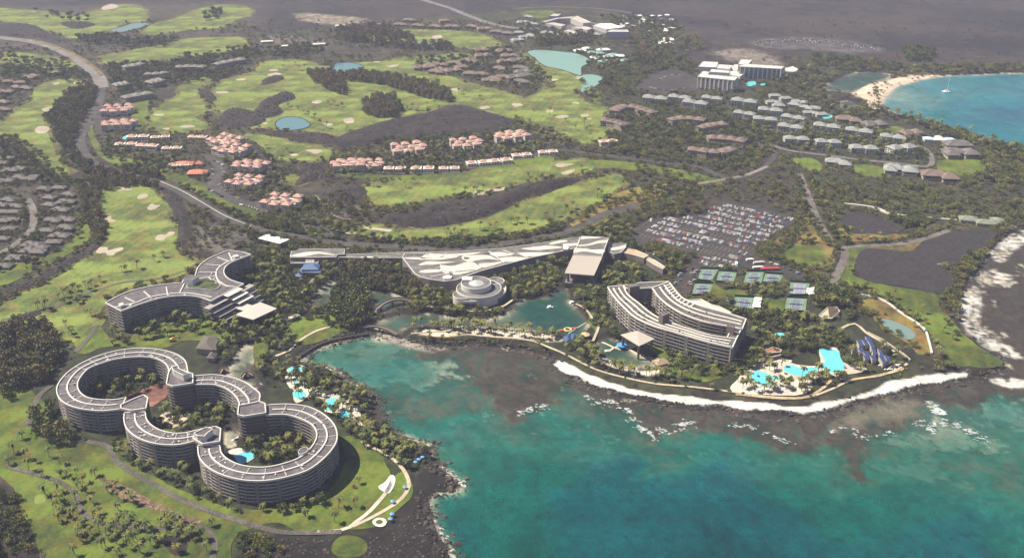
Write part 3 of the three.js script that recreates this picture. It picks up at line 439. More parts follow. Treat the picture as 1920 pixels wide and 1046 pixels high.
// roads
road('highway', [-60, 66, 0, 71, 60, 78, 100, 90, 140, 108, 165, 126, 184, 146, 190, 164], 26, 'road', M([0.26, 0.235, 0.22], 0.9, texFine), 'pale curving highway with a planted median', 'road');
road('highway_median', [60, 75, 104, 88, 144, 105, 170, 122, 190, 143], 8, 'path', mats.dryLawn, 'grassy median of the curving highway', 'median');
road('divided_road', [190, 164, 186, 190, 172, 215, 158, 240, 150, 262, 156, 285, 176, 308, 214, 322, 262, 334, 306, 345, 342, 362, 392, 392, 432, 412, 474, 428, 540, 442, 640, 456, 760, 464, 860, 470, 930, 460, 1000, 448, 1060, 436, 1100, 420, 1140, 400, 1180, 388, 1200, 384], 15, 'road', mats.asphalt, 'tree lined divided road running past the villas', 'road');
road('road_wall', [300, 340, 340, 358, 392, 388, 420, 404, 470, 424], 0.9, 'mark', mats.pale, 'pale wall along the edge of the divided road', 'wall');
road('trunk_road', [770, -10, 800, 2, 840, 14, 880, 30, 920, 44, 960, 52, 1010, 54], 18, 'road', M([0.24, 0.22, 0.22], 0.9, texFine), 'pale trunk road running up across the lava', 'road');
road('trunk_road', [960, 16, 1040, 13, 1120, 16, 1180, 24, 1200, 34], 10, 'road', M([0.17, 0.155, 0.155], 0.9, texFine), 'faint track behind the shopping centre', 'road');
road('residential_street', [50, 372, 60, 392, 62, 412, 56, 432, 30, 456, 0, 474, -30, 486], 9, 'road', M([0.2, 0.18, 0.16], 0.9, texFine), 'street curving between the grey roofed houses', 'road');
road('cross_road', [1000, 290, 1040, 282, 1090, 286, 1170, 296, 1250, 306, 1310, 313, 1370, 336, 1420, 322, 1446, 302, 1452, 286, 1430, 274, 1400, 262], 9, 'road', mats.asphalt, 'road crossing behind the fairways past the brown roofed flats', 'road');
road('cross_road', [1310, 345, 1350, 338, 1400, 328, 1440, 312], 6, 'path', M([0.3, 0.26, 0.21], 0.9, texFine), 'pale track through the dark scrub', 'track');
road('beach_road', [1500, 326, 1520, 376, 1538, 420, 1560, 452, 1582, 466, 1584, 484, 1568, 520, 1562, 545], 9, 'road', M([0.19, 0.165, 0.15], 0.9, texFine), 'grey access road running down to the resort', 'road');
road('beach_road', [1582, 465, 1620, 461, 1660, 460, 1700, 456, 1740, 446, 1780, 432], 8, 'road', M([0.2, 0.175, 0.155], 0.9, texFine), 'branch of the access road to the green roofed house', 'road', { lift: 0.02 });
road('villa_street', [1440, 270, 1480, 282, 1540, 290, 1620, 300, 1680, 306, 1740, 312, 1748, 296, 1736, 280, 1706, 266], 8, 'road', M([0.22, 0.2, 0.18], 0.9, texFine), 'street winding between the white villas', 'road');
road('service_road', [48, 800, 62, 770, 72, 742, 96, 722], 5, 'road', mats.cart, 'service road beside the dark grove', 'road'); road('service_road', [162, 828, 202, 838, 214, 862, 250, 888, 290, 910, 340, 938, 400, 962, 470, 984, 524, 998, 640, 998], 5, 'path', mats.cart, 'service road below the looped tower', 'road');
road('cart_path', [10, 875, 60, 888, 112, 905, 140, 926, 152, 958, 184, 980, 240, 988, 310, 990, 360, 984, 390, 996, 402, 1016, 396, 1060], 4.2, 'path', mats.cart, 'winding cart path among the palms', 'path'); road('cart_path', [0, 600, 60, 590, 120, 570, 170, 548, 230, 530, 290, 524, 350, 506, 374, 490], 3.6, 'path', mats.cart, 'cart path along the fairway behind the curved wing tower', 'path');
road('cart_path', [590, 366, 640, 410, 690, 410, 740, 418, 790, 432], 3, 'path', M([0.26, 0.22, 0.17], 0.9, texFine), 'pale cart path at the foot of the lava ridge', 'path'); road('cart_path', [180, 612, 160, 640, 140, 660], 5, 'path', mats.cart, 'cart track beside the curved wing tower', 'path');
road('shore_path', [594, 997, 630, 996, 650, 992, 666, 980, 690, 962, 712, 938, 728, 918, 736, 900], 3.2, 'path', M([0.6, 0.54, 0.44], 0.9, texSoft), 'white path from the lava point to the sand terrace', 'path'); road('shore_path', [660, 988, 690, 974, 720, 958, 750, 938, 766, 914, 764, 896, 752, 876, 738, 862], 3, 'path', mats.path, 'pale path along the lava shore', 'path', { lift: 0.02 });
road('shore_path', [738, 862, 712, 846, 690, 836, 678, 828], 2.6, 'path', mats.path, 'pale path under the shore palms', 'path'); road('shore_path', [516, 668, 540, 658, 560, 640, 590, 622, 620, 612], 3, 'path', mats.path, 'white path crossing the lawn to the bridge', 'path');
road('promenade', [960, 634, 1000, 640, 1030, 652, 1050, 660, 1080, 675, 1120, 694, 1170, 708, 1230, 720, 1300, 726, 1380, 736, 1440, 744, 1510, 746, 1560, 730, 1600, 712, 1650, 705, 1690, 690, 1702, 682], 2.6, 'path', mats.path, 'sandy promenade above the white beach', 'path'); road('promenade', [770, 626, 830, 622, 900, 630, 960, 634], 2.4, 'path', mats.path, 'sandy walk behind the lagoon palms', 'path');
road('promenade', [1080, 570, 1096, 578, 1110, 596, 1122, 612, 1118, 626, 1112, 640], 2.6, 'path', mats.path, 'stone walk along the lagoon edge', 'path'); road('canal_walk', [546, 566, 570, 540, 600, 516, 620, 506, 668, 506, 690, 506], 5, 'path', M([0.38, 0.31, 0.24], 0.9, texFine), 'stone walk curving beside the canal', 'path'); road('canal_walk', [758, 504, 790, 522, 820, 536, 850, 540, 900, 540], 4, 'path', M([0.36, 0.29, 0.2], 0.9, texFine), 'stone walk below the convention hall', 'path');
road('canal_walk', [1150, 484, 1180, 500, 1196, 520, 1204, 540], 4, 'path', M([0.4, 0.33, 0.22], 0.9, texFine), 'stone walk below the great hall', 'path'); road('canal_walk', [850, 575, 880, 560, 900, 548], 3, 'path', mats.path, 'path behind the round restaurant', 'path'); road('canal_walk', [800, 574, 850, 580, 900, 584, 940, 576, 962, 562], 2.6, 'path', mats.path, 'path round the lagoon restaurant', 'path');
sheet('sand_terrace', T(2, 1, [684, 650, 720, 625, 760, 580, 780, 600, 770, 650, 740, 690, 720, 680]), 'path', mats.pale, 'white sand terrace beside the lawn', 'terrace', { step: 3, rough: 0.2 });
sheet('stone_circle', T(2, 1, [650, 845, 675, 825, 710, 825, 732, 845, 715, 872, 675, 872]), 'path', mats.pale, 'round pale lookout on the lava point', 'terrace', { step: 2, rough: 0, lift: 0.04 }); sheet('stone_circle', T(2, 1, [670, 846, 690, 834, 712, 846, 700, 860, 680, 860]), 'path', mats.lawn, 'planted middle of the round lookout', 'grass', { step: 2, rough: 0, lift: 0.08 });
sheet('rock_clearing', T(2, 0, [540, 580, 640, 620, 760, 680, 880, 740, 1000, 800, 1140, 840, 1080, 860, 960, 810, 840, 770, 700, 720, 600, 660]), 'fairway', M([0.30, 0.20, 0.12], 0.95, texLava), 'bare reddish rock bank across the palm lawn', 'ground', { rough: 2, tile: 40 });
// yards and car parks
sheet('gravel_lot', T(1, 3, [550, 350, 820, 362, 862, 312, 1050, 247, 1300, 264, 1250, 300, 1180, 370, 1090, 400, 1090, 430, 985, 450, 1040, 500, 1062, 522, 950, 598, 780, 565, 560, 530, 502, 480]), 'lot', mats.gravel, 'wide bare lot of dark crushed lava', 'gravel lot', { rough: 1, sharp: false, step: 5, tile: 50 });
sheet('gravel_lot', T(1, 3, [430, 150, 560, 150, 660, 190, 760, 235, 690, 262, 500, 262, 440, 240]), 'lot', mats.gravel, 'smaller gravel yard beside the access road', 'gravel lot', { rough: 2, tile: 50 });
sheet('car_park', Z(1170, 370, 5.506, [100, 385, 320, 200, 560, 210, 850, 180, 880, 100, 1160, 60, 1780, 220, 1760, 260, 1320, 560, 1440, 640, 1872, 800, 1872, 860, 1560, 790, 1230, 720, 1180, 740, 960, 725, 790, 735, 660, 1010, 560, 1000, 510, 930, 640, 700, 800, 590, 600, 570, 380, 470, 150, 520, 90, 470]), 'lot', mats.lot, 'large asphalt car park behind the twin wing tower', 'car park', { rough: 0.5, step: 8, tile: 60 });
sheet('car_park', T(0, 0, [530, 600, 590, 590, 590, 650, 570, 760, 590, 790, 560, 790, 535, 740, 515, 680]), 'lot', mats.lot, 'narrow car park beside the first red roofed villas', 'car park', { rough: 0.5 });
sheet('car_park', Z(180, 180, 4.547, [880, 490, 1000, 520, 1110, 600, 1070, 700, 1080, 780, 1230, 880, 1440, 910, 1440, 1000, 1320, 960, 1180, 920, 960, 810, 960, 690, 1010, 620, 940, 540]), 'lot', mats.asphalt, 'curved car park between the red roofed villas and the club house', 'car park', { rough: 0.5 });
sheet('car_park', [1210, 145, 1260, 130, 1310, 150, 1300, 172, 1240, 178, 1196, 168], 'lot', mats.lot, 'shaded car park beside the white hotel', 'car park', { rough: 3 }); sheet('car_park', [1060, 50, 1110, 42, 1150, 52, 1130, 64, 1080, 62], 'lot', M([0.16, 0.14, 0.13], 0.9, texFine), 'car park of the shopping centre', 'car park', { rough: 2 });
sheet('turning_circle', [560, 428, 590, 420, 614, 428, 626, 440, 616, 448, 580, 446], 'road', mats.asphalt, 'looped drive behind the blue roofed pavilion', 'road', { rough: 0.5 }); sheet('turning_circle', [572, 432, 590, 427, 608, 434, 600, 441, 580, 440], 'mark', mats.lawn, 'grass island inside the looped drive', 'grass', { rough: 0.3 });
// pool decks and pools
sheet('pool_deck', Z(1380, 600, 5.647, [0, 650, 160, 480, 470, 410, 640, 470, 880, 480, 900, 300, 1080, 300, 1120, 440, 1400, 520, 1300, 560, 1040, 600, 820, 640, 800, 740, 640, 800, 300, 790, 0, 770, -60, 720]), 'road', mats.deck, 'pale sandy deck round the large pool', 'pool deck', { rough: 1, step: 4 });
sheet('pool_deck', Z(360, 600, 5.23, [1020, 820, 980, 700, 920, 600, 940, 480, 1100, 440, 1060, 560, 1130, 640, 1280, 740, 1500, 740, 1560, 860, 1650, 920, 1640, 980, 1700, 1046, 1640, 1030, 1560, 960, 1420, 930, 1300, 900, 1280, 780, 1160, 760]), 'road', mats.deck, 'pale deck round the winding pool', 'pool deck', { rough: 1, step: 4 });
sheet('pool_deck', Z(360, 740, 4.98, [335, 530, 420, 500, 540, 505, 620, 530, 540, 620, 440, 650, 400, 590]), 'road', mats.pale, 'white sand edge of the courtyard pool', 'pool deck', { rough: 0.5, step: 3 });
sheet('pool_deck', Z(220, 680, 5.23, [360, 570, 500, 480, 560, 530, 720, 500, 640, 590, 540, 640, 420, 630]), 'road', mats.path, 'sandy terrace inside the middle loop of the tower', 'terrace', { rough: 0.5, step: 3 }); sheet('brick_terrace', Z(220, 680, 5.23, [60, 340, 200, 270, 330, 225, 480, 225, 490, 320, 420, 380, 320, 440, 300, 360, 200, 320]), 'road', M([0.26, 0.11, 0.085], 0.9, texFine), 'reddish brick court between the loops of the tower', 'terrace', { rough: 0.3, step: 3 });
const pools = [[Z(1380, 600, 5.647, [890, 310, 1000, 305, 1090, 340, 1110, 400, 1150, 470, 1150, 520, 1020, 560, 930, 520, 900, 480, 950, 440, 920, 390]), 'large turquoise pool beside the blue roofs'], [Z(1380, 600, 5.647, [160, 570, 240, 540, 300, 560, 420, 600, 520, 620, 420, 640, 340, 700, 250, 690, 180, 640]), 'lower turquoise pool among the palms'], [Z(1380, 600, 5.647, [510, 500, 600, 480, 680, 510, 780, 505, 880, 510, 840, 560, 740, 600, 640, 590, 540, 560]), 'turquoise channel joining two pools'], [Z(360, 600, 5.23, [990, 580, 1030, 570, 1040, 600, 1000, 620, 985, 605]), 'small upper basin of the winding pool'], [Z(360, 600, 5.23, [985, 720, 1040, 690, 1110, 720, 1100, 760, 1040, 775, 1000, 760]), 'middle basin of the winding pool'], [Z(360, 600, 5.23, [1310, 800, 1360, 770, 1460, 780, 1450, 820, 1400, 870, 1330, 890, 1300, 880, 1340, 850]), 'curved basin of the winding pool'], [Z(360, 600, 5.23, [1430, 920, 1480, 895, 1550, 920, 1555, 950, 1440, 955]), 'last basin of the winding pool by the sea'], [Z(360, 600, 5.23, [940, 490, 1000, 465, 1080, 475, 1070, 500, 1000, 500, 960, 520]), 'ring shaped basin at the head of the winding pool'], [Z(360, 740, 4.98, [405, 575, 480, 540, 570, 520, 610, 545, 540, 610, 450, 645, 410, 620]), 'turquoise pool inside the looped tower'], [[229, 258, 238, 254, 242, 258, 232, 262], 'small pool beside the first red roofed villas'], [[1544, 219, 1560, 216, 1560, 221, 1546, 223], 'small blue pool near the bay'], [Z(1290, 95, 8.348, [900, 530, 960, 490, 1050, 480, 1060, 540, 960, 560]), 'pool in front of the white hotel'], [Z(1290, 95, 8.348, [1130, 530, 1200, 515, 1240, 530, 1180, 550]), 'second pool in front of the white hotel'], [[1454, 626, 1468, 625, 1472, 630, 1456, 634], 'little blue pool under the trees']];
for (const [f, l] of pools) sheet('swimming_pool', f, 'pond', mats.poolWater, l, 'pool', { step: 3, rough: 0.3 });

// ---------------------------------------------------------------- the three hotel towers
const dense = (pts, step = 3.2, closed = true) => {         // keeps the corners, adds points between them
  const o = [], n = pts.length;
  for (let i = 0; i < (closed ? n : n - 1); i++) { const a = pts[i], b = pts[(i + 1) % n], k = Math.max(1, Math.round(a.distanceTo(b) / step)); for (let j = 0; j < k; j++) o.push(a.clone().lerp(b, j / k)); }
  if (!closed) o.push(pts[n - 1].clone()); return o;
};
const arc = (flat, h) => curve(P(flat, h), false, 3.2);      // a traced roof edge, smoothed
const lower = pts => pts.map(p => new THREE.Vector3(p.x, 0, p.z));
function pushers(outline, step, from, to, thick, y0, y1) {   // fins standing at right angles to the outline
  const o = [], n = outline.length, inner = offset(outline, to), out = offset(outline, from); let s = 0;
  for (let i = 0; i < n; i++) {
    s += outline[i].distanceTo(outline[(i + 1) % n]); if (s < step) continue; s = 0;
    const a = out[i], b = inner[i], l = a.distanceTo(b), g = box(thick, y1 - y0, l, 0, y0, 0); g.rotateY(Math.atan2(b.x - a.x, b.z - a.z)); g.translate((a.x + b.x) / 2, 0, (a.z + b.z) / 2); o.push(g);
  }
  return o;
}
function slabBlock(t, outline, h, floors, { fins = 4.6, piers = 14, rim = mats.coping, deckMat = mats.roofDeck, wall = mats.recess } = {}) {
  const wallLine = offset(outline, 2.5), fh = (h - 1.2) / floors;
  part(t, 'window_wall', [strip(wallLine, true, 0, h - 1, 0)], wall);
  for (let k = 1; k <= floors; k++) {
    const y = k * fh;
    part(t, 'balcony_floor', [flat(outline, y), flat(outline, y - 0.35), strip(outline, true, y - 0.35, y + (k < floors ? 0.75 : 0.1), 0.14)], mats.slabEdge);
  }
  part(t, 'balcony_dividers', pushers(outline, fins, 0.15, 2.7, 0.35, 0, h - 1.3), mats.towerWall).userData.kind = 'stuff';
  part(t, 'wall_piers', pushers(outline, piers, -0.1, 2.7, 3.0, 0, h - 1.2), mats.towerWall).userData.kind = 'stuff';
  const cur = [], cl = offset(outline, 2.3);              // curtains drawn behind some of the balcony doors
  for (let i = 0; i < cl.length; i++) for (let k = 0; k < floors; k++) if (rnd() < 0.26) { const a = cl[i], b = cl[(i + 1) % cl.length], q = box(a.distanceTo(b) * rr(0.3, 0.8), fh * 0.62, 0.12, 0, k * fh + 0.2, 0, Math.atan2(-(b.z - a.z), b.x - a.x)); q.translate((a.x + b.x) / 2, 0, (a.z + b.z) / 2); const v = rr(0.18, 0.55); cur.push(paint(q, [v, v * 0.93, v * 0.82])); }
  part(t, 'curtains', cur, vcol(0.9)).userData.kind = 'stuff';
  part(t, 'roof_deck', flat(offset(outline, 0.4), h - 0.9, 25), deckMat);
  part(t, 'parapet', [strip(offset(outline, 0.1), true, h - 1.5, h + 0.15, 0.9)], rim);
}
const bar = (pts, w, y0, y1) => strip(pts, false, y0, y1, w);
function ribs(t, line, step, len, y, both = 1) {              // short roof ribs across a ridge line, each with its vent
  let s = step * 0.6;
  for (let i = 1; i + 1 < line.length; i++) {
    s += line[i].distanceTo(line[i - 1]); if (s < step) continue; s = rr(-3, 3);
    const d = line[i + 1].clone().sub(line[i - 1]).setY(0).normalize(), a = Math.atan2(d.x, d.z);
    for (const q of both ? [1, -1] : [1]) {
      const n = new THREE.Vector3(d.z, 0, -d.x).multiplyScalar(q * (len / 2 + 1)), c = line[i].clone().add(n);
      const g = merge([box(len, 0.45, 0.4, 0, y, 0, a), box(0.9, 1.0, 0.9, d.z * q * len * 0.25, y, -d.x * q * len * 0.25, a)]); g.translate(c.x, 0, c.z);
      part(t, 'roof_rib', g, mats.beam);
    }
  }
}
{
  const h = 22, A = f => Z(90, 640, 5.504, f), B = f => Z(220, 680, 5.23, f), C = f => Z(360, 740, 4.98, f);
  const t = thing('seaside_tower', 'grey roofed seaside hotel tower curving in three open loops', 'hotel');
  const segs = [
    // outer edge, inner edge of each curved wing
    [A([1440, 310, 1400, 185, 1250, 105, 960, 68, 700, 95, 450, 170, 230, 290, 120, 400, 80, 490, 112, 590, 200, 652, 350, 697, 560, 714, 745, 694]), A([1225, 400, 1242, 300, 1200, 222, 1080, 167, 900, 157, 680, 182, 545, 222, 420, 272, 332, 360, 297, 440, 322, 520, 400, 575, 550, 600, 700, 596, 800, 576])],
    [B([60, 490, 58, 570, 90, 650, 180, 725, 300, 775, 450, 802, 600, 800, 740, 770]), B([268, 480, 280, 550, 330, 610, 420, 660, 540, 688, 660, 685, 760, 662, 860, 640])],
    [B([740, 128, 860, 118, 960, 116, 1080, 135, 1230, 180, 1330, 245, 1392, 300, 1388, 380]), B([745, 212, 860, 210, 960, 216, 1060, 250, 1140, 310, 1182, 370, 1192, 430, 1178, 490])],
    [C([48, 470, 55, 560, 90, 625, 180, 700, 320, 760, 500, 798, 700, 798, 900, 760, 1080, 700, 1240, 580, 1340, 450, 1352, 360, 1320, 270, 1220, 175, 1080, 110, 900, 86, 780, 88, 690, 95]), C([255, 470, 270, 540, 330, 600, 440, 650, 560, 672, 700, 672, 850, 640, 1000, 585, 1100, 500, 1155, 410, 1160, 350, 1120, 280, 1020, 225, 900, 188, 780, 182, 690, 190])],
  ];
  segs.forEach(([o, i], k) => {
    const outer = arc(o, h), inner = arc(i, h), ring = lower([...outer, ...inner.slice().reverse()]);
    const w = part(t, 'curved_wing', box(0.5, 0.5, 0.5, ring[0].x, 1, ring[0].z), mats.towerWall); // carries the wing's pieces
    w.geometry = strip(offset(ring, 3.0), true, 0, 3, 0);
    slabBlock(w, ring, h, 7);
    const n = 90, co = new THREE.CatmullRomCurve3(outer), ci = new THREE.CatmullRomCurve3(inner), mid = [];
    const po = co.getSpacedPoints(n), pi = ci.getSpacedPoints(n);
    for (let q = 2; q < n - 1; q++) mid.push(po[q].clone().lerp(pi[q], k === 2 ? 0.55 : 0.5));
    part(w, 'roof_ridge', [bar(mid, 1.2, h - 0.9, h + 0.1)], mats.beam);
    for (let q = 0; q < 26; q++) { const m = mid[Math.floor(rr(2, mid.length - 2))]; part(w, 'roof_vent', box(rr(0.6, 1.8), rr(0.4, 1.4), rr(0.6, 1.6), m.x + rr(-6, 6), h - 0.9, m.z + rr(-6, 6), rr(0, 3)), q % 3 ? mats.beam : mats.greyRoof); }
    ribs(w, mid, 12, 6, h - 0.9);
  });
  // the joints between the wings, each a faceted stair block, two with a plant room
  const knuckles = [[A([1215, 440, 1235, 330, 1270, 260, 1335, 250, 1345, 285, 1490, 335, 1490, 430, 1280, 462]), 24.5, A([1270, 265, 1335, 250, 1340, 280, 1450, 330, 1390, 350, 1290, 300])], [A([745, 655, 860, 600, 980, 552, 1025, 580, 1005, 690, 850, 712, 745, 690]), 24, null], [B([1175, 510, 1185, 420, 1290, 400, 1390, 380, 1445, 400, 1452, 490, 1240, 525]), 24, null], [B([735, 740, 760, 690, 880, 640, 960, 625, 1010, 645, 1000, 770, 830, 795]), 24.5, B([745, 690, 865, 635, 930, 650, 875, 690, 850, 720, 780, 715])]];
  for (const [f, hh, room] of knuckles) {
    const k = dense(lower(P(f, hh)), 3), w = part(t, 'stair_block', strip(offset(k, 1.2), true, 0, hh - 0.5, 0), mats.stoneWall);
    for (let q = 1; q < 8; q++) part(w, 'balcony_floor', [strip(k, true, q * 3 - 0.3, q * 3 + 0.7, 0.3), flat(k, q * 3)], mats.towerWall);
    part(w, 'roof_deck', flat(offset(k, 0.3), hh - 0.7, 25), mats.roofDeck); part(w, 'parapet', strip(offset(k, 0.1), true, hh - 1.6, hh + 0.4, 0.9), mats.coping);
    if (room) { const q = lower(P(room, hh + 5)), r = part(w, 'plant_room', strip(q, true, hh - 0.7, hh + 4.8, 0.2), mats.beam); part(r, 'plant_room_roof', flat(offset(q, 0.4), hh + 4.5, 25), mats.roofDeck); part(r, 'plant_room_coping', strip(q, true, hh + 4.8, hh + 5.3, 0.8), mats.coping); }
  }
  { const q = curve(P(C([992, 560, 1010, 515, 1060, 500, 1085, 515, 1070, 540, 1020, 565]), h), true, 2); part(t, 'lift_tower', strip(lower(q), true, 0, h + 1.2, 0.4), mats.coping); part(t, 'lift_tower_roof', flat(q, h + 0.7, 20), mats.roofDeck); }
}
{
  const h = 24, A = f => Z(180, 460, 5.647, f);
  const t = thing('wing_tower', 'dark grey roofed hotel tower with two curved wings and a roof garden', 'hotel');
  const o1 = arc(A([92, 605, 300, 500, 560, 432, 740, 408, 905, 395]), h), o2 = arc(A([1042, 318, 1080, 222, 1180, 142, 1290, 90, 1400, 48]), h), i2 = arc(A([1635, 95, 1420, 182, 1362, 232, 1352, 295, 1400, 350, 1470, 380, 1560, 405]), h), i1 = arc(A([1210, 585, 1080, 542, 900, 530, 700, 550, 480, 612, 260, 692]), h);
  const ring = dense(lower([...o1, G(...A([920, 360]), h), ...o2, G(...A([1560, 70]), h), ...i2, ...i1]), 3.2);
  slabBlock(t, ring, h, 7);
  const mid = arc(A([200, 650, 420, 600, 560, 545, 760, 510, 940, 500, 1100, 520, 1220, 545]), h), mid2 = arc(A([1540, 120, 1390, 170, 1290, 235, 1265, 300, 1300, 380, 1400, 430, 1470, 435]), h);
  part(t, 'roof_ridge', bar(mid, 1.4, h - 0.9, h - 0.1), mats.beam); part(t, 'roof_ridge', bar(mid2, 1.4, h - 0.9, h - 0.1), mats.beam);
  for (const f of [[300, 548, 400, 595], [500, 485, 570, 545], [738, 440, 752, 515], [930, 400, 880, 500], [1160, 200, 1310, 212], [1280, 125, 1400, 165], [1085, 285, 1260, 285], [1085, 348, 1270, 322], [1190, 335, 1215, 365], [1420, 120, 1500, 135], [1400, 75, 1440, 160]]) part(t, 'roof_rib', bar(P(A(f), h), 1.1, h - 0.9, h + 0.1), mats.beam);
  for (let i = 0; i < 16; i++) { const m = i % 2 ? mid : mid2, p = m[Math.floor(rr(3, m.length - 3))]; part(t, 'roof_vent', box(rr(1, 2.6), rr(0.6, 1.6), rr(1, 2), p.x + rr(-5, 5), h - 0.9, p.z + rr(2, 7), rr(0, 3)), mats.beam); }
  for (const f of [[920, 350, 985, 310, 1082, 325, 1015, 365], [230, 615, 270, 605, 290, 625, 250, 640], [1440, 105, 1490, 95, 1510, 110, 1460, 122]]) { const big = f[0] === 920, k = lower(P(A(f), h + (big ? 6 : 2))), r = part(t, 'plant_room', strip(k, true, h - 1, h + (big ? 6 : 2), 0.3), mats.beam); part(r, 'plant_room_roof', flat(k, h + (big ? 5.6 : 1.9), 20), big ? mats.roofDeck : mats.beam); }
  const gp = curve(P(A([950, 440, 1000, 400, 1100, 358, 1200, 355, 1280, 385, 1310, 430, 1240, 470, 1100, 460]), h), true, 4);
  part(t, 'roof_garden', flat(gp, h - 0.3, 30), M([0.07, 0.09, 0.025], 0.95, texGrass)); part(t, 'garden_wall', strip(gp, true, h - 0.9, h + 0.3, 0.5), mats.beam);
  // stepped terraces under the entrance front, each with a flat canopy
  const dir = G(...A([1560, 405]), h).sub(G(...A([1210, 585]), h)).setY(0).normalize(), n = new THREE.Vector3(-dir.z, 0, dir.x); if (n.z < 0) n.negate();
  const c = G(...A([1385, 495]), h).setY(0), ang = Math.atan2(-dir.z, dir.x);
  for (let k = 0; k < 5; k++) {
    const w = 64 - k * 3, y = 20 - k * 3.6, d = 7 + k * 5, q = c.clone().addScaledVector(n, d - 4), s = part(t, 'terrace_step', [box(w, 0.6, 8, q.x, y - 0.6, q.z, ang), box(w, 1.1, 0.4, q.x + n.x * 4, y - 0.5, q.z + n.z * 4, ang), box(w - 4, 3.2, 0.6, q.x - n.x * 3, y - 3.6, q.z - n.z * 3, ang)], mats.slabEdge);
    if (k < 3) { const e = q.clone().addScaledVector(dir, 4 + k * 2).addScaledVector(n, 1); part(s, 'terrace_canopy', box(21, 0.5, 7, e.x, y + 3, e.z, ang), M([0.72, 0.62, 0.5], 0.8)); part(s, 'canopy_posts', [-9, -3, 3, 9].map(u => box(0.4, 3, 0.4, e.x + dir.x * u + n.x * 2.6, y, e.z + dir.z * u + n.z * 2.6)), mats.beam); }
  }
}
{
  const h = 22, A = f => Z(1120, 500, 5.507, f);
  const t = thing('twin_wing_tower', 'white rimmed hotel tower of two parallel curved wings round a court', 'hotel');
  const wingMat = { rim: M([0.72, 0.66, 0.58], 0.75), deckMat: M([0.15, 0.14, 0.135], 0.85, texFine) };
  const fo = arc(A([106, 205, 170, 300, 260, 400, 400, 522, 600, 612, 780, 665, 940, 712, 1160, 775, 1400, 830]), h), fi = arc(A([268, 192, 320, 285, 430, 372, 575, 488, 720, 560, 960, 640, 1160, 700, 1440, 742]), h);
  const ro = arc(A([742, 152, 810, 240, 885, 318, 1040, 390, 1250, 450, 1400, 492, 1542, 536]), h), ri = arc(A([568, 215, 640, 312, 760, 410, 900, 488, 1100, 560, 1250, 592, 1400, 618, 1500, 640]), h);
  for (const [a, b, k] of [[fo, fi, 0], [ro, ri, 1]]) {
    const ring = lower([...a, ...b.slice().reverse()]), w = part(t, 'curved_wing', strip(offset(ring, 3.0), true, 0, 3, 0), mats.towerWall);
    slabBlock(w, ring, h, 6, { ...wingMat, fins: 5, piers: 22 });
    const pa = new THREE.CatmullRomCurve3(a).getSpacedPoints(80), pb = new THREE.CatmullRomCurve3(b).getSpacedPoints(80);
    for (const f of k ? [0.34, 0.62] : [0.3, 0.66]) part(w, 'roof_ridge', bar(pa.slice(2, 79).map((p, i) => p.clone().lerp(pb[i + 2], f)), 1.3, h - 0.9, h), wingMat.rim);
    if (k) for (let i = 4; i < 44; i += 4) part(w, 'roof_grid_bar', bar([pa[i], pa[i].clone().lerp(pb[i], 0.42)], 1.1, h - 0.9, h - 0.05), wingMat.rim);
    for (let i = 0; i < 34; i++) { const q = Math.floor(rr(4, 76)), p = pa[q].clone().lerp(pb[q], rr(0.2, 0.85)); part(w, 'roof_vent', box(rr(0.8, 2), rr(0.5, 1.3), rr(0.8, 1.6), p.x, h - 0.9, p.z, rr(0, 3)), mats.greyRoof); }
  }
  const gal = dense(lower(P(A([268, 192, 420, 165, 742, 150, 640, 200, 568, 215, 300, 225]), 19)), 3); slabBlock(part(t, 'link_gallery', strip(offset(gal, 3), true, 0, 3, 0), mats.towerWall), gal, 19, 5, wingMat);
  const end = dense(lower(P(A([1340, 735, 1400, 615, 1542, 536, 1500, 620, 1440, 742]), 20)), 3); slabBlock(part(t, 'link_gallery', strip(offset(end, 3), true, 0, 3, 0), mats.towerWall), end, 20, 5, wingMat);
  for (const [f, hh] of [[[320, 175, 410, 165, 440, 195, 340, 212], 29], [[640, 488, 720, 462, 748, 480, 680, 508], 30], [[1340, 610, 1360, 595, 1425, 612, 1415, 632], 27]]) { const k = lower(P(A(f), hh)), r = part(t, 'lift_tower', strip(k, true, 0, hh, 0.3), mats.stoneWall); part(r, 'lift_tower_roof', flat(k, hh - 0.4, 20), mats.greyRoof); }
  const pav = dense(lower(P(A([870, 325, 940, 345, 1075, 335, 1180, 390, 1260, 410, 1390, 475, 1300, 490, 1200, 455, 1040, 400]), 10)), 4), pv = part(t, 'ballroom', strip(pav, true, 0, 9.6, 0.4), mats.towerWall); part(pv, 'ballroom_roof', flat(pav, 9.3, 40), mats.wave); part(pv, 'ballroom_coping', strip(pav, true, 9.4, 10.3, 0.8), mats.pale);
  for (let i = 0; i < 7; i++) { const p = G(...A([640 + i * 100, 420 + i * 42]), 6); part(t, 'court_canopy', [box(7, 0.5, 5, p.x, 6, p.z, -0.5), box(0.6, 6, 0.6, p.x, 0, p.z)], mats.deck); }
}

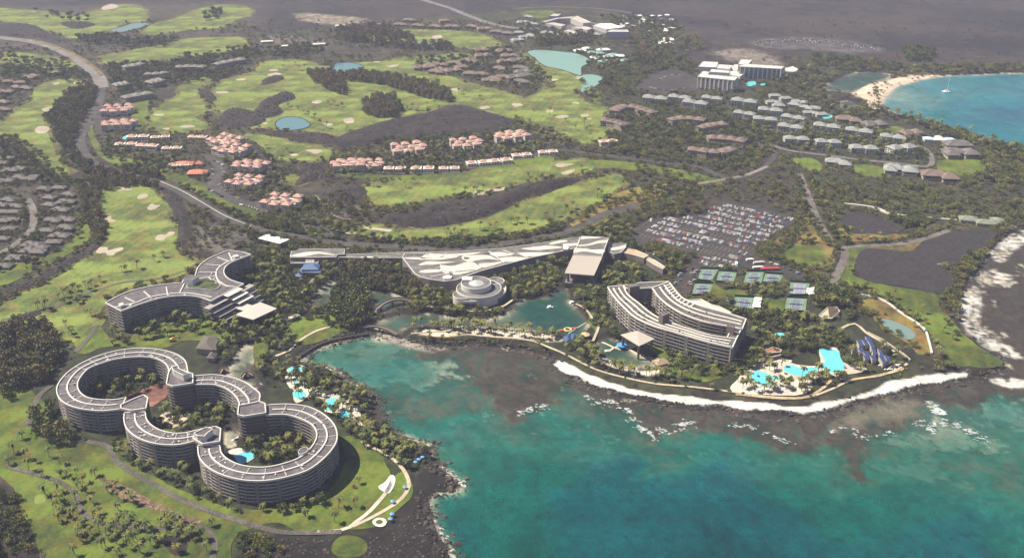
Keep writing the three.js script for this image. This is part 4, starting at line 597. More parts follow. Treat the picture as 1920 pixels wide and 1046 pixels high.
// ---------------------------------------------------------------- flat roofs with a wave pattern, great hall, round restaurant
function block(t, name, f, h, wall, roofMat, rim = mats.coping, hb = 0) {
  const k = lower(P(f, h)), w = part(t, name, strip(k, true, hb, h, 0.3), wall); part(w, 'roof', flat(offset(k, 0.1), h - 0.25, 40), roofMat); if (rim) part(w, 'parapet', strip(offset(k, 0.35), true, h - 0.6, h + 0.45, 0.8), rim); return w;
}
function wave(t, f, y) { const q = curve(P(f, y), true, 3); part(t, 'wave_panel', [flat(q, y + 0.12, 40), strip(q, true, y - 0.1, y + 0.12, 0)], mats.wave); }
{
  const A = f => Z(800, 430, 4.8, f), B = f => Z(530, 430, 4.982, f);
  const t = thing('convention_hall', 'long low convention hall with white waves across its grey roof', 'hall');
  const hh = 11;
  block(t, 'main_hall', [...B([1115, 265, 1140, 215]), ...A([0, 205, 330, 200, 690, 170, 1020, 125, 1280, 85, 1385, 65, 1350, 170, 920, 262, 490, 375, 270, 455, 160, 470, 20, 450, -60, 430, -110, 400])], hh, mats.towerWall, mats.greyRoof);
  block(t, 'garden_arcade', A([490, 385, 920, 272, 1345, 175, 1345, 195, 930, 292, 510, 405]), 6, mats.towerWall, mats.greyRoof);
  block(t, 'west_hall', B([65, 245, 80, 205, 140, 200, 140, 186, 578, 182, 574, 235, 508, 238, 500, 262, 70, 265]), 9, mats.towerWall, mats.greyRoof); block(t, 'link_roof', B([500, 262, 508, 238, 575, 236, 1140, 216, 1120, 268, 960, 268, 720, 268]), 7, mats.towerWall, mats.greyRoof);
  for (const f of [[65, 248, 200, 215, 330, 208, 430, 225, 500, 240, 430, 238, 330, 228, 240, 245, 150, 255], [1118, 268, 1180, 262, 1260, 262, 1400, 268, 1560, 250, 1640, 232, 1640, 255, 1560, 272, 1450, 285, 1300, 282, 1200, 280]]) wave(t, B(f), f[0] < 500 ? 9 : hh);
  wave(t, B([720, 262, 780, 252, 840, 256, 880, 266, 800, 266]), 7);
  for (const f of [[0, 218, 120, 222, 260, 222, 400, 210, 490, 208, 400, 228, 250, 240, 120, 250, 0, 270, -60, 275], [320, 240, 480, 232, 560, 235, 620, 262, 660, 278, 560, 268, 460, 278, 380, 290, 330, 275], [0, 290, 150, 292, 260, 290, 320, 282, 180, 305, 90, 315, 0, 320, -80, 322], [120, 322, 230, 330, 380, 290, 400, 300, 490, 345, 470, 358, 330, 380, 200, 378, 130, 350], [130, 350, 190, 385, 180, 400, 120, 362], [-60, 372, 60, 360, 120, 365, 130, 378, 60, 388, -60, 390], [230, 385, 330, 372, 470, 360, 380, 385, 300, 405, 250, 410], [470, 310, 580, 300, 690, 292, 650, 310, 560, 335, 500, 345, 480, 330],
    [570, 215, 680, 205, 720, 215, 780, 225, 720, 240, 620, 245], [650, 262, 760, 248, 840, 250, 900, 262, 840, 280, 760, 292, 700, 290], [830, 215, 960, 208, 1080, 208, 1160, 210, 1080, 228, 960, 242, 880, 240], [850, 175, 960, 158, 1090, 148, 1200, 155, 1225, 165, 1120, 178, 960, 188], [1100, 130, 1180, 105, 1260, 98, 1270, 108, 1190, 125, 1120, 138], [1225, 130, 1300, 128, 1370, 125, 1340, 145, 1270, 150]]) wave(t, A(f), hh);
  for (const f of [[120, 322, 130, 360, 205, 400, 190, 370], [1228, 140, 1280, 165, 1272, 188, 1230, 190]]) { const q = P(A(f), hh + 1); part(t, 'skylight', strip(lower(q), true, hh - 0.3, hh + 2.2, 0.2), mats.beam); part(t, 'skylight_roof', flat(q, hh + 2, 20), mats.beam); }
  for (const f of [[40, 430, 240, 390], [560, 200, 700, 300], [400, 292, 490, 345], [690, 190, 790, 225], [820, 212, 915, 260], [120, 250, 180, 215]]) part(t, 'roof_kerb', bar(P(A(f), hh), 1, hh - 0.3, hh + 0.6), mats.coping);
  for (const f of [[510, 210, 565, 212, 550, 225, 520, 225], [335, 250, 390, 255, 370, 270, 335, 268]]) { const q = P(A(f), hh); part(t, 'roof_well', [flat(q, hh + 0.3, 10), strip(lower(q), true, hh - 0.2, hh + 0.3, 0.1)], mats.villaDark); }
  for (let i = 0; i < 10; i++) part(t, 'roof_vent', box(1.4, 1.8, 1.4, G(...B([1160 + i * 22, 235]), hh).x, hh - 0.3, G(...B([1160, 235]), hh).z), mats.beam);
  const st = G(...A([185, 440]), hh); part(t, 'roof_drum', new THREE.CylinderGeometry(5, 5, 2, 24).translate(st.x, hh + 0.7, st.z), mats.coping);
  for (let i = 0; i < 7; i++) { const p = G(...A([560 + i * 100, 400 - i * 20]), 3); part(t, 'pergola_beam', box(11, 0.6, 2, p.x, 3, p.z, 0.25), mats.deck); part(t, 'pergola_posts', [-5, 0, 5].map(q => box(0.5, 3, 0.5, p.x + q, 0, p.z)), mats.stoneWall); }
}
{
  const A = f => Z(800, 430, 4.8, f), t = thing('great_hall', 'tall arrival hall with a ribbed pale roof over the lagoon', 'hall'), h = 15;
  block(t, 'rear_hall', A([1395, 62, 1590, 72, 1640, 82, 1580, 245, 1320, 232, 1345, 165]), h - 1, mats.towerWall, mats.greyRoof);
  for (const f of [[1397, 65, 1480, 66, 1580, 74, 1500, 82, 1440, 84, 1390, 92], [1350, 145, 1450, 132, 1540, 105, 1632, 95, 1620, 118, 1540, 128, 1470, 145, 1360, 152], [1340, 170, 1420, 172, 1500, 185, 1600, 180, 1590, 215, 1560, 222, 1480, 205, 1400, 200, 1330, 215]]) wave(t, A(f), h - 1);
  const q = P(A([1320, 234, 1580, 246, 1505, 415, 1245, 395]), h), r = part(t, 'ribbed_roof', [flat(q, h), strip(lower(q), true, h - 0.8, h, 0.3)], M([0.62, 0.55, 0.47], 0.7, texSoft));
  for (let i = 0; i <= 20; i++) { const a = q[0].clone().lerp(q[1], i / 20), b = q[3].clone().lerp(q[2], i / 20); part(r, 'roof_seam', bar([a, b], 0.5, h, h + 0.45), M([0.55, 0.49, 0.42], 0.7)); }
  const dir = q[2].clone().sub(q[3]).normalize(), back = q[0].clone().sub(q[3]).normalize();
  for (let i = 0; i < 6; i++) for (let j = 0; j < 2; j++) { const p = q[3].clone().addScaledVector(dir, 3 + i * (q[2].distanceTo(q[3]) - 6) / 5).addScaledVector(back, 4 + j * 20); part(t, 'column', box(i % 5 ? 1.1 : 2.4, h - 0.8, i % 5 ? 1.1 : 2.4, p.x, 0, p.z), mats.stoneWall); }
  const hallBox = [q[3].clone().addScaledVector(back, 12).addScaledVector(dir, 4), q[2].clone().addScaledVector(back, 12).addScaledVector(dir, -4), q[1].clone().addScaledVector(dir, -4), q[0].clone().addScaledVector(dir, 4)];
  part(t, 'lobby_wall', strip(lower(hallBox), true, 0, h - 1, 0.4), mats.stoneWall); part(t, 'lobby_floor', [flat(q, 4), strip(lower(q), true, 0, 4, 0.3)], mats.towerWall); part(t, 'hanging_banners', [0.3, 0.45, 0.6].map(k => { const p = q[3].clone().lerp(q[2], k).addScaledVector(back, 11); return box(1.6, 7, 0.2, p.x, 5, p.z); }), mats.red).userData.kind = 'stuff';
  const wing = thing('curved_porte_cochere', 'curved grey and white canopy beside the great hall', 'canopy'); block(wing, 'canopy', A([1630, 200, 1660, 130, 1800, 128, 1795, 160, 1750, 210, 1690, 222]), 8, mats.towerWall, mats.greyRoof); wave(wing, A([1650, 170, 1720, 158, 1790, 140, 1785, 165, 1740, 182, 1690, 188, 1640, 185]), 8);
  const ret = thing('shop_row', 'low sand coloured roofs stepping away from the great hall', 'shops'); for (const [f, m] of [[[1770, 210, 1790, 170, 1880, 185, 2000, 235, 1960, 260, 1880, 235], M([0.62, 0.42, 0.26], 0.85, texSoft)], [[1990, 250, 2060, 280, 2120, 320, 2150, 340, 2130, 360, 2050, 320, 1980, 275], M([0.58, 0.42, 0.28], 0.85, texSoft)]]) block(ret, 'low_block', A(f), 6, mats.towerWall, m, mats.coping);
}
{
  const A = (x, y, h) => G(...Z(800, 430, 4.8, [x, y]), h), t = thing('round_restaurant', 'stacked round drums of a pale restaurant on the lagoon', 'restaurant');
  const base = curve(P(Z(800, 430, 4.8, [262, 625, 330, 570, 440, 560, 580, 520, 640, 490, 700, 510, 712, 550, 680, 590, 600, 625, 470, 650, 340, 655, 280, 645]), 7), true, 4);
  const w = part(t, 'terrace_drum', strip(lower(base), true, 0, 5.6, 0.3), mats.villaDark); part(w, 'terrace_deck', flat(base, 7, 40), mats.wave); part(w, 'terrace_rim', strip(lower(base), true, 5.6, 8, 0.8), mats.coping);
  for (let i = 0; i < base.length; i += 3) part(t, 'terrace_column', box(0.8, 5.8, 0.8, base[i].x, 0, base[i].z), mats.slabEdge);
  const drum = (name, x, y, h, r, hh, bowl) => { const p = A(x, y, h + hh), g = part(t, name, new THREE.CylinderGeometry(r, r, hh + 7, 32, 1, true).translate(p.x, h + hh / 2 - 3.5, p.z), mats.coping); part(g, 'drum_roof', new THREE.CircleGeometry(r * 0.94, 32).rotateX(-Math.PI / 2).translate(p.x, h + hh - 0.5, p.z), mats.greyRoof); part(g, 'drum_rim', new THREE.TorusGeometry(r * 0.97, 0.5, 6, 36).rotateX(Math.PI / 2).translate(p.x, h + hh, p.z), mats.beam); if (bowl) { part(g, 'glass_cone', new THREE.ConeGeometry(r * 0.5, 3, 12).translate(p.x, h + hh + 1, p.z), M([0.45, 0.45, 0.45], 0.35)); } };
  drum('dining_drum', 470, 530, 7, 24, 4, false); drum('upper_drum', 445, 480, 11, 16, 5, true); drum('side_drum', 322, 590, 7, 10, 3, false); drum('side_drum', 620, 465, 7, 9.5, 4, false);
  const p = A(365, 440, 16); part(t, 'stair_tower', box(11, 17, 9, p.x, 0, p.z + 2), mats.coping); for (let i = 0; i < 7; i++) { const a = A(600 - i * 8 + (i % 2) * 50, 590 - i * 12, 7); part(t, 'table_shade', new THREE.ConeGeometry(1.6, 0.9, 8).translate(a.x, 9, a.z), mats.stoneWall); }
}
// ---------------------------------------------------------------- pavilions
function canopy(name, label, f, h, mat, post = mats.stoneWall, pitch = 1.4) {
  const q = P(f, h), t = thing(name, label, 'pavilion'), c = q.reduce((a, b) => a.add(b), new THREE.Vector3()).divideScalar(q.length); c.y = h + pitch; const pos = [];
  q.forEach((p, i) => { const r = q[(i + 1) % q.length]; pos.push(p.x, h, p.z, r.x, h, r.z, c.x, c.y, c.z); });
  part(t, 'roof', [soup(pos, null, null), strip(lower(q), true, h - 0.7, h, 0.3), flat(q, h - 0.6)], mat); q.forEach((p, i) => { const a = p.clone().lerp(c, 0.16); part(t, 'post', box(2, h - 0.5, 2, a.x, -2, a.z), post); }); return t;
}
canopy('boat_pavilion', 'broad pale roof on stone legs over the dolphin lagoon', Z(1030, 590, 8.05, [1080, 300, 1330, 240, 1590, 362, 1360, 470]), 13, M([0.66, 0.60, 0.52], 0.7, texSoft));
canopy('entrance_canopy', 'white cross shaped canopy in front of the wing tower', Z(180, 460, 5.647, [1480, 735, 1560, 690, 1455, 660, 1580, 612, 1650, 635, 1735, 602, 1910, 668, 1800, 720, 1660, 785]), 13, M([0.72, 0.66, 0.60], 0.7, texSoft), mats.stoneWall, 0.8);
canopy('white_tent', 'white roofed pavilion among trees behind the drive', T(1, 1, [10, 288, 65, 265, 185, 295, 130, 318]), 6, mats.white); canopy('lawn_pavilion', 'small white roof at the canal bend', Z(530, 430, 4.982, [45, 822, 130, 790, 158, 800, 80, 832]), 4, mats.pale);
for (const [f, l] of [[[930, 430, 1020, 432, 1010, 466, 935, 462], 'white tent nearest the tennis fence'], [[925, 470, 1012, 480, 1005, 512, 915, 510], 'middle white tent beside the tennis court'], [[912, 512, 1000, 518, 1005, 548, 905, 545], 'white tent nearest the palms beside the court']]) canopy('court_tent', l, Z(1270, 490, 6.4, f), 3.2, mats.white, mats.white, 0.8);
{
  const A = f => Z(530, 430, 4.982, f), t = thing('blue_roof_pavilion', 'blue tiled pavilion with a two tier roof', 'pavilion');
  const tier = (f, h, pitch, inset, m) => { const q = P(A(f), h), c = offset(q, inset), pos = []; q.forEach((p, i) => { const r = q[(i + 1) % q.length], a = c[i], b = c[(i + 1) % q.length]; pos.push(p.x, h, p.z, r.x, h, r.z, b.x, h + pitch, b.z, p.x, h, p.z, b.x, h + pitch, b.z, a.x, h + pitch, a.z); }); return merge([soup(pos, null, null), flat(c, h + pitch)]); };
  const base = lower(P(A([140, 408, 150, 390, 330, 385, 350, 408]), 3)); part(t, 'wall', strip(base, true, 0, 6, 0.4), mats.tanWall);
  part(t, 'lower_roof', tier([142, 400, 165, 370, 358, 365, 356, 405], 5.5, 1.6, 3, mats.blueTile), mats.blueTile); part(t, 'upper_roof', tier([162, 378, 195, 328, 350, 326, 332, 378], 8, 3.4, 6, mats.blueTile), mats.blueTile); part(t, 'porch_roof', tier([105, 440, 120, 408, 190, 408, 172, 442], 5, 1.8, 3, mats.blueTile), mats.blueTile); part(t, 'porch_posts', [[110, 440], [172, 440], [125, 415], [185, 415]].map(([x, y]) => { const p = G(...A([x, y]), 4); return box(0.5, 5, 0.5, p.x, 0, p.z); }), mats.tanWall);
  const g = thing('kitchen_block', 'grey service block behind the blue tiled pavilion', 'building'); block(g, 'service_wing', A([65, 318, 110, 275, 335, 278, 330, 322]), 5, mats.towerWall, mats.greyRoof); for (let i = 0; i < 9; i++) { const p = G(...A([225 + (i % 3) * 28, 285 + Math.floor(i / 3) * 14]), 5); part(g, 'roof_unit', box(3, 1.6, 2.4, p.x, 4.8, p.z), mats.beam); }
}
{
  const A = f => Z(1380, 600, 5.647, f), t = thing('blue_panel_roofs', 'cluster of dark blue shed roofs beside the large pool', 'building');
  for (const f of [[1280, 225, 1330, 212, 1370, 270, 1310, 280], [1335, 220, 1390, 215, 1420, 262, 1370, 275], [1395, 225, 1440, 220, 1485, 290, 1440, 305], [1370, 185, 1420, 178, 1445, 220, 1395, 222], [1225, 305, 1270, 298, 1290, 325, 1240, 335], [1290, 310, 1340, 302, 1385, 350, 1330, 362], [1350, 390, 1400, 375, 1420, 410, 1370, 425], [1420, 390, 1470, 378, 1500, 415, 1450, 428], [1440, 320, 1480, 312, 1500, 360, 1455, 370], [1500, 310, 1540, 330, 1570, 375, 1530, 380], [1510, 385, 1560, 375, 1600, 450, 1560, 470], [1570, 385, 1620, 395, 1645, 430, 1600, 440], [1340, 350, 1400, 340, 1430, 375, 1380, 385]]) { const q = P(A(f), 4.5), pos = []; const w = part(t, 'wall', strip(lower(offset(q, 0.6)), true, 0, 4.2, 0.2), mats.tanWall); q[0].y = q[1].y = 5.6; pos.push(...q[0].toArray(), ...q[2].toArray(), ...q[1].toArray(), ...q[0].toArray(), ...q[3].toArray(), ...q[2].toArray()); part(w, 'roof', soup(pos, null, null), M([0.03, 0.05, 0.13], 0.6, null, { side: THREE.DoubleSide })); part(w, 'ridge_cap', bar([q[0], q[3]], 0.5, 4.9, 5.5), mats.slabEdge); }
}
{
  const A = f => Z(360, 600, 5.23, f), t = thing('landing_house', 'grey hipped landing house beside the canal', 'building'); const hip = (f, h, rise) => { const q = P(A(f), h), a = q[0].clone().lerp(q[3], 0.5).lerp(q[1].clone().lerp(q[2], 0.5), 0.3), b = q[0].clone().lerp(q[3], 0.5).lerp(q[1].clone().lerp(q[2], 0.5), 0.7); a.y = b.y = h + rise; const v = [...q, a, b], F = [[0, 1, 5], [0, 5, 4], [1, 2, 5], [2, 3, 4], [2, 4, 5], [3, 0, 4]], pos = []; F.forEach(f => f.forEach(i => pos.push(...v[i].toArray()))); return { g: soup(pos, null, null), q }; };
  for (const [f, h] of [[[30, 280, 110, 150, 250, 160, 205, 295], 6], [[190, 300, 235, 190, 290, 195, 240, 295], 5], [[130, 375, 180, 310, 250, 330, 210, 380], 4.5]]) { const { g, q } = hip(f, h, 2.6); const w = part(t, 'wall', strip(lower(offset(q, 1)), true, 0, h, 0.2), mats.houseWall); part(w, 'roof', g, M([0.30, 0.26, 0.22], 0.85, texFine, { side: THREE.DoubleSide })); }
}
{
  const t = thing('shop_terrace_roofs', 'striped pale roofs beside the tennis courts', 'building'), A = f => Z(1270, 490, 6.4, f); block(t, 'low_block', A([1700, 650, 1810, 545, 1920, 545, 1960, 600, 1860, 690, 1760, 690]), 2.6, mats.towerWall, mats.path, mats.path); for (let i = 0; i < 8; i++) part(t, 'roof_stripe', bar(P(A([1815 + i * 2, 560 + i * 15, 1930 + i * 3, 566 + i * 15]), 2.6), 1.2, 2.4, 3.3), mats.stoneWall);
  const b = thing('terrace_bar', 'red topped bar with stepped terraces above the pool', 'building'), C = f => Z(1380, 600, 5.647, f); for (const [f, m, h] of [[[260, 335, 400, 290, 490, 315, 480, 340, 330, 355], M([0.46, 0.16, 0.09], 0.8, texSoft), 6], [[320, 385, 400, 355, 480, 350, 480, 372, 390, 395], mats.stoneWall, 4], [[215, 425, 310, 400, 310, 425, 225, 445], mats.stoneWall, 3]]) block(b, 'terrace', C(f), h, mats.stoneWall, m, mats.deck);
}

// ---------------------------------------------------------------- houses and flats
function hipRoof(w, d, rise, over = 0.9, ridge = null) {     // hipped roof over a w x d plan, eaves at y 0
  const a = w / 2 + over, b = d / 2 + over, r = ridge ?? Math.max(0, (w - d) / 2), rz = Math.max(0, (d - w) / 2);
  const v = [[-a, 0, b], [a, 0, b], [a, 0, -b], [-a, 0, -b], [-r, rise, rz], [r, rise, -rz]], pos = [];
  const F = w >= d ? [[0, 1, 5], [0, 5, 4], [1, 2, 5], [2, 3, 4], [2, 4, 5], [3, 0, 4]] : [[0, 1, 4], [1, 5, 4], [1, 2, 5], [2, 3, 5], [3, 4, 5], [3, 0, 4]];
  F.forEach(f => f.forEach(i => pos.push(...v[i])));
  const g = soup(pos, pos.reduce((u, q, i) => (i % 3 === 0 ? (u.push(q / 12, pos[i + 2] / 12), u) : u), []), null);
  return merge([g, box(2 * a, 0.35, 2 * b, 0, -0.35, 0)]);
}
function frame(w, d, floors, fh, bays = 3) {                  // pale floors and posts standing in front of dark recessed rooms
  const o = [];
  for (let k = 1; k <= floors; k++) o.push(box(w, 0.5, d, 0, k * fh - 0.5, 0));
  for (let k = 0; k < floors; k++) o.push(box(w, 0.95, 0.15, 0, k * fh, d / 2), box(w, 0.95, 0.15, 0, k * fh, -d / 2));
  for (let i = 0; i <= bays; i++) for (const s of [1, -1]) o.push(box(i % bays ? 0.7 : 1.3, floors * fh - 0.5, 1.0, (-0.5 + i / bays) * (w - 1), 0, s * (d / 2 - 0.45)));
  for (let i = 1; i < bays; i++) for (const s of [1, -1]) o.push(box(1.0, floors * fh - 0.5, 1.6, s * (w / 2 - 0.45), 0, (-0.5 + i / bays) * (d - 1)));
  return o;
}
const at = (gs, x, z, turn = 0, y = 0) => (Array.isArray(gs) ? gs : [gs]).map(g => { if (turn) g.rotateY(turn); g.translate(x, y, z); return g; });
function module_(t, w, d, floors, fh, rise, x, z, wallMat, roofMat, core = mats.villaDark, bays = 3, turn = 0) {
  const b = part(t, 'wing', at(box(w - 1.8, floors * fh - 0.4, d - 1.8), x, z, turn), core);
  part(b, 'balcony_frame', at(frame(w, d, floors, fh, bays), x, z, turn), wallMat);
  part(b, 'roof', at(hipRoof(w, d, rise), x, z, turn, floors * fh), roofMat);
}
const place = (px, py) => G(px, py);
// red roofed villas: one large cluster and one small pair, repeated
const redBig = thing('red_roof_villa', 'three storey villa block with many pink tiled roofs', 'villa');
[[-21, 12, 11, 11], [-5, 16, 11, 11], [12, 12, 11, 12], [-14, 0, 9, 9], [3, 2, 9, 9], [20, 0, 10, 10], [-20, -13, 10, 9], [-4, -13, 10, 10], [14, -15, 11, 10]].forEach(([x, z, w, d], i) => module_(redBig, w, d, 3, i > 2 ? (i > 5 ? 3.6 : 3.3) : 3.0, 3.4, x, z, mats.villaWall, mats.terracotta));
part(redBig, 'terrace_wall', [box(44, 8.2, 4, 0, 0, 7), box(40, 8.6, 4, 0, 0, -7)], mats.villaWall);
const redSmall = thing('red_roof_pair', 'low pair of pink roofed villas with white flat terraces', 'villa');
for (const x of [-9, 9]) { module_(redSmall, 14, 12, 2, 3.2, 0.25, x, 0, mats.villaWall, mats.villaWall); part(redSmall, 'hip_roof', at(hipRoof(9.5, 8.5, 3.2), x, 0, 0, 6.7), mats.terracotta); }
part(redSmall, 'garden_wall', [box(34, 1.3, 0.4, 0, 0, 9), box(0.4, 1.3, 6, -17, 0, 6), box(0.4, 1.3, 6, 17, 0, 6)], mats.villaWall);
const redL = ['first pink roofed villa block beside the narrow car park', 'second pink roofed villa block beside the narrow car park', 'pink roofed villa block at the head of the curved car park', 'pink roofed villa block facing the club house', 'pink roofed villa block half way along the curved car park', 'pink roofed villa block beside the row of parked cars', 'pink roofed villa block at the end of the curved car park', 'widest pink roofed villa block beside the lava berm', 'pink roofed villa block above the grass slope', 'pink roofed villa block below the bare lava', 'pink roofed villa block nearest the long fairway', 'pink roofed villa block behind the low pairs', 'twin pink roofed villa block at the lava berm'];
[[222, 212, 0.15], [221, 240, 0.15], [425, 272, -0.55], [437, 288, -0.5], [468, 318, -0.2], [462, 348, -0.25], [532, 386, -0.2], [652, 316, 0], [768, 286, 0.25], [876, 276, 0.35], [958, 264, 0.35], [498, 372, -0.2, 0.001], [694, 314, 0.05]].forEach(([x, y, a, s], i) => { if (s) return; const p = place(x, y); if (!i) { redBig.position.copy(p); redBig.rotation.y = a; redBig.userData.label = redL[0]; redBig.userData.group = 'pink roofed villa blocks'; } else dup(redBig, p.x, 0, p.z, a + (i % 3 === 1 ? Math.PI : 0) + rr(-0.12, 0.12), redL[i], 'pink roofed villa blocks', i === 12 ? 0.8 : rr(0.92, 1.06)); });
const redS = ['pair of low pink roofed villas beside the lawn strip', 'pair of low pink roofed villas below the lawn plot', 'pair of low pink roofed villas on the mown strip above the fairway', 'pair of low pink roofed villas among the garden palms'];
[[258, 262, 0.1, 0], [300, 262, 0.1, 0], [236, 276, 0, 0], [276, 279, 0, 0], [322, 283, 0.05, 0], [370, 262, 0.05, 1], [740, 322, -0.1, 2], [792, 322, 0, 2], [842, 321, 0.1, 2], [895, 311, 0.25, 2], [938, 307, 0.25, 2], [978, 296, 0.2, 2], [1027, 290, 0.3, 2], [1140, 270, 0.4, 3], [335, 315, 0, 3]].forEach(([x, y, a, k], i) => { const p = place(x, y), g = ['low pairs by the lawn strip', 'low pair below the lawn plot', 'low pairs above the fairway', 'low pairs among palms'][k]; if (!i) { redSmall.position.copy(p); redSmall.rotation.y = a; redSmall.userData.label = redS[0]; redSmall.userData.group = g; } else dup(redSmall, p.x, 0, p.z, a + rr(-0.15, 0.15), redS[k], g, rr(0.85, 1.0)); });
{ const A = (x, y) => G(...Z(180, 180, 4.547, [x, y])); for (const [x, y, w, d, l] of [[745, 600, 26, 18, 'club house with one broad pink hipped roof'], [865, 672, 26, 16, 'gate house with a pink hipped roof beside the car park'], [880, 595, 9, 8, 'tiny pink roofed kiosk beside the club house']]) { const p = A(x, y), t = thing('club_house', l, 'building', null, p.x, 0, p.z, 0.1); module_(t, w, d, 1, 4.2, 4.2, 0, 0, mats.villaWall, M([0.62, 0.22, 0.14], 0.8, texSoft)); } }
// white and grey villas towards the bay
const pale = thing('white_villa', 'three storey white villa with twin grey hipped roofs', 'villa');
for (const x of [-11, 11]) module_(pale, 20, 18, 3, 3.1, 4.8, x, x > 0 ? 2 : -2, mats.hotelWhite, mats.villaGreyRoof, mats.villaDark, 4);
part(pale, 'stair_link', box(6, 9, 10), mats.hotelWhite);
const paleL = 'white villa with twin grey hipped roofs near the bay';
[[1228, 192, -.25], [1274, 190, -.25], [1303, 201, -.25], [1335, 191, -.25], [1395, 198, -.3], [1396, 220, -.3], [1434, 231, -.3], [1444, 214, -.3], [1487, 228, -.3], [1550, 245, -.3], [1493, 268, -.05], [1552, 274, -.05], [1610, 254, -.3], [1619, 286, -.1], [1674, 265, -.3], [1690, 286, 0.5], [1482, 246, -.3, 1]].forEach(([x, y, a], i) => { const p = place(x, y), l = i < 4 ? 'white villa with twin grey hipped roofs below the white hotel' : paleL + (i < 10 ? ' village, on the slope' : ', facing the street'), g = i < 4 ? 'villas below the hotel' : i < 10 ? 'villas on the slope' : 'villas facing the street'; if (!i) { pale.position.copy(p); pale.rotation.y = a; pale.userData.label = l; pale.userData.group = g; } else dup(pale, p.x, 0, p.z, a + (i % 2 ? Math.PI : 0) + rr(-0.16, 0.16), l, g, rr(0.86, 1.04)); });
// low houses: a main roof with one or two wings
function house(roof, wall, v) { const t = thing('low_house', 'low house', 'house'); const L = [[[15, 9, 0, 0], [9, 8, 8, 5]], [[17, 10, 0, 0]], [[13, 9, -5, 0], [10, 12, 6, 2], [8, 7, -8, 6]]][v]; for (const [w, d, x, z] of L) { const b = part(t, 'wall', at(box(w, 3.2, d), x, z), wall); part(b, 'window_band', [...at(box(w * 0.8, 1.4, 0.1, 0, 1.2, 0), x, z + d / 2 + 0.02), ...at(box(0.1, 1.4, d * 0.7, 0, 1.2, 0), x + w / 2 + 0.02, z)], mats.villaDark); part(b, 'roof', at(hipRoof(w, d, 2.9, 1), x, z, 0, 3.2), roof); } return t; }
const greyH = [0, 1, 2].map(v => house(mats.houseRoof, mats.houseWall, v)), brownH = [0, 1, 2].map(v => house(mats.brownRoof, mats.houseWall, v)), paleH = [0, 1, 2].map(v => house(mats.villaGreyRoof, mats.villaWall, v));
const usedH = new Set();
function putHouse(set, x, y, a, label, group, s = 1) { const k = Math.floor(rnd() * 3), o = set[k], p = place(x, y); if (group) { label += [', with one side wing', ', with one plain roof', ', with three joined roofs'][k]; group += ['', ', plain', ', three roofed'][k]; } if (!usedH.has(o)) { usedH.add(o); o.position.copy(p); o.rotation.y = a; o.scale.setScalar(s); o.userData.label = label; o.userData.group = group; } else dup(o, p.x, 0, p.z, a, label, group, s); }
const each = (r, c, list, fn) => { for (let i = 0; i < list.length; i += 2) { const [x, y] = T(r, c, [list[i], list[i + 1]]); fn(x, y); } };
each(1, 0, [380, 50, 375, 90, 345, 135, 275, 70, 275, 110, 285, 195, 375, 190, 360, 235, 260, 255, 345, 280, 190, 330, 300, 320, 180, 365, 100, 405, 210, 375, 240, 20, 330, 15, 225, 345], (x, y) => putHouse(greyH, x, y, rr(-0.3, 0.1), 'grey hipped roof house between the curved street and the fairway', 'grey houses along the fairway', 1.0));
each(1, 0, [80, 115, 75, 150, 65, 195, 45, 245, 10, 300, 10, 200, 15, 150, 20, 110, 15, 450, 40, 80], (x, y) => putHouse(greyH, x, y, rr(-0.2, 0.2), 'grey roofed house on the outer side of the curved street', 'grey houses on the outer side of the street', 0.95));
each(0, 0, [60, 960, 100, 1000, 30, 1020, 150, 1010, 20, 920, 120, 950, 190, 1000, 40, 890], (x, y) => putHouse(greyH, x, y, rr(-0.4, 0.4), 'grey roofed house at the head of the curved street', 'grey houses at the head of the street', 0.95));
each(0, 0, [40, 465, 90, 495, 150, 440, 185, 432, 30, 520, 20, 580, 10, 620, 110, 470, 310, 415, 140, 500], (x, y) => putHouse(brownH, x, y, rr(-0.4, 0.4), 'brown roofed house below the highway, beside the long fairway', 'brown houses below the highway', 1.2));
each(0, 1, [690, 150, 800, 145, 850, 120, 900, 150, 1000, 155, 1055, 125, 1100, 155, 1205, 155, 1280, 168, 1340, 185, 1410, 195], (x, y) => putHouse(brownH, x, y, rr(-0.4, 0.4), 'far brown roofed house in the row above the highest fairway', 'far row of brown houses', 1.5));
each(0, 1, [930, 385, 970, 375, 1030, 372, 1110, 362, 1050, 400, 1100, 402, 1150, 385, 1200, 350, 1270, 318, 1260, 288, 1390, 293, 1420, 320, 1200, 422, 1260, 425, 1330, 450, 1360, 392, 1400, 352, 1000, 410, 1300, 460, 1380, 440], (x, y) => putHouse(brownH, x, y, rr(-0.5, 0.5), 'brown roofed house between the central fairway and the lake', 'brown houses between fairway and lake', 1.5));
each(0, 2, [40, 388, 75, 432, 45, 465, 60, 410, 20, 345, 10, 440], (x, y) => putHouse(greyH, x, y, rr(-0.5, 0.5), 'grey roofed house on the lake side of the fairway', 'grey houses on the lake side', 1.5));
each(0, 2, [100, 205, 150, 215, 260, 205, 320, 210, 60, 215, 30, 230, 200, 190, 40, 190, 120, 140, 60, 130, 90, 100, 470, 200], (x, y) => putHouse(paleH, x, y, rr(-0.5, 0.5), 'pale roofed house beside the shopping centre', 'pale houses beside the shopping centre', 1.3));
each(0, 3, [40, 545, 150, 595, 210, 610, 260, 615, 100, 560, 20, 580, 230, 640, 300, 650, 180, 580, 60, 600], (x, y) => putHouse(paleH, x, y, rr(-0.6, 0.2), 'pale roofed house by the fishponds behind the beach', 'pale houses by the fishponds', 1.2));
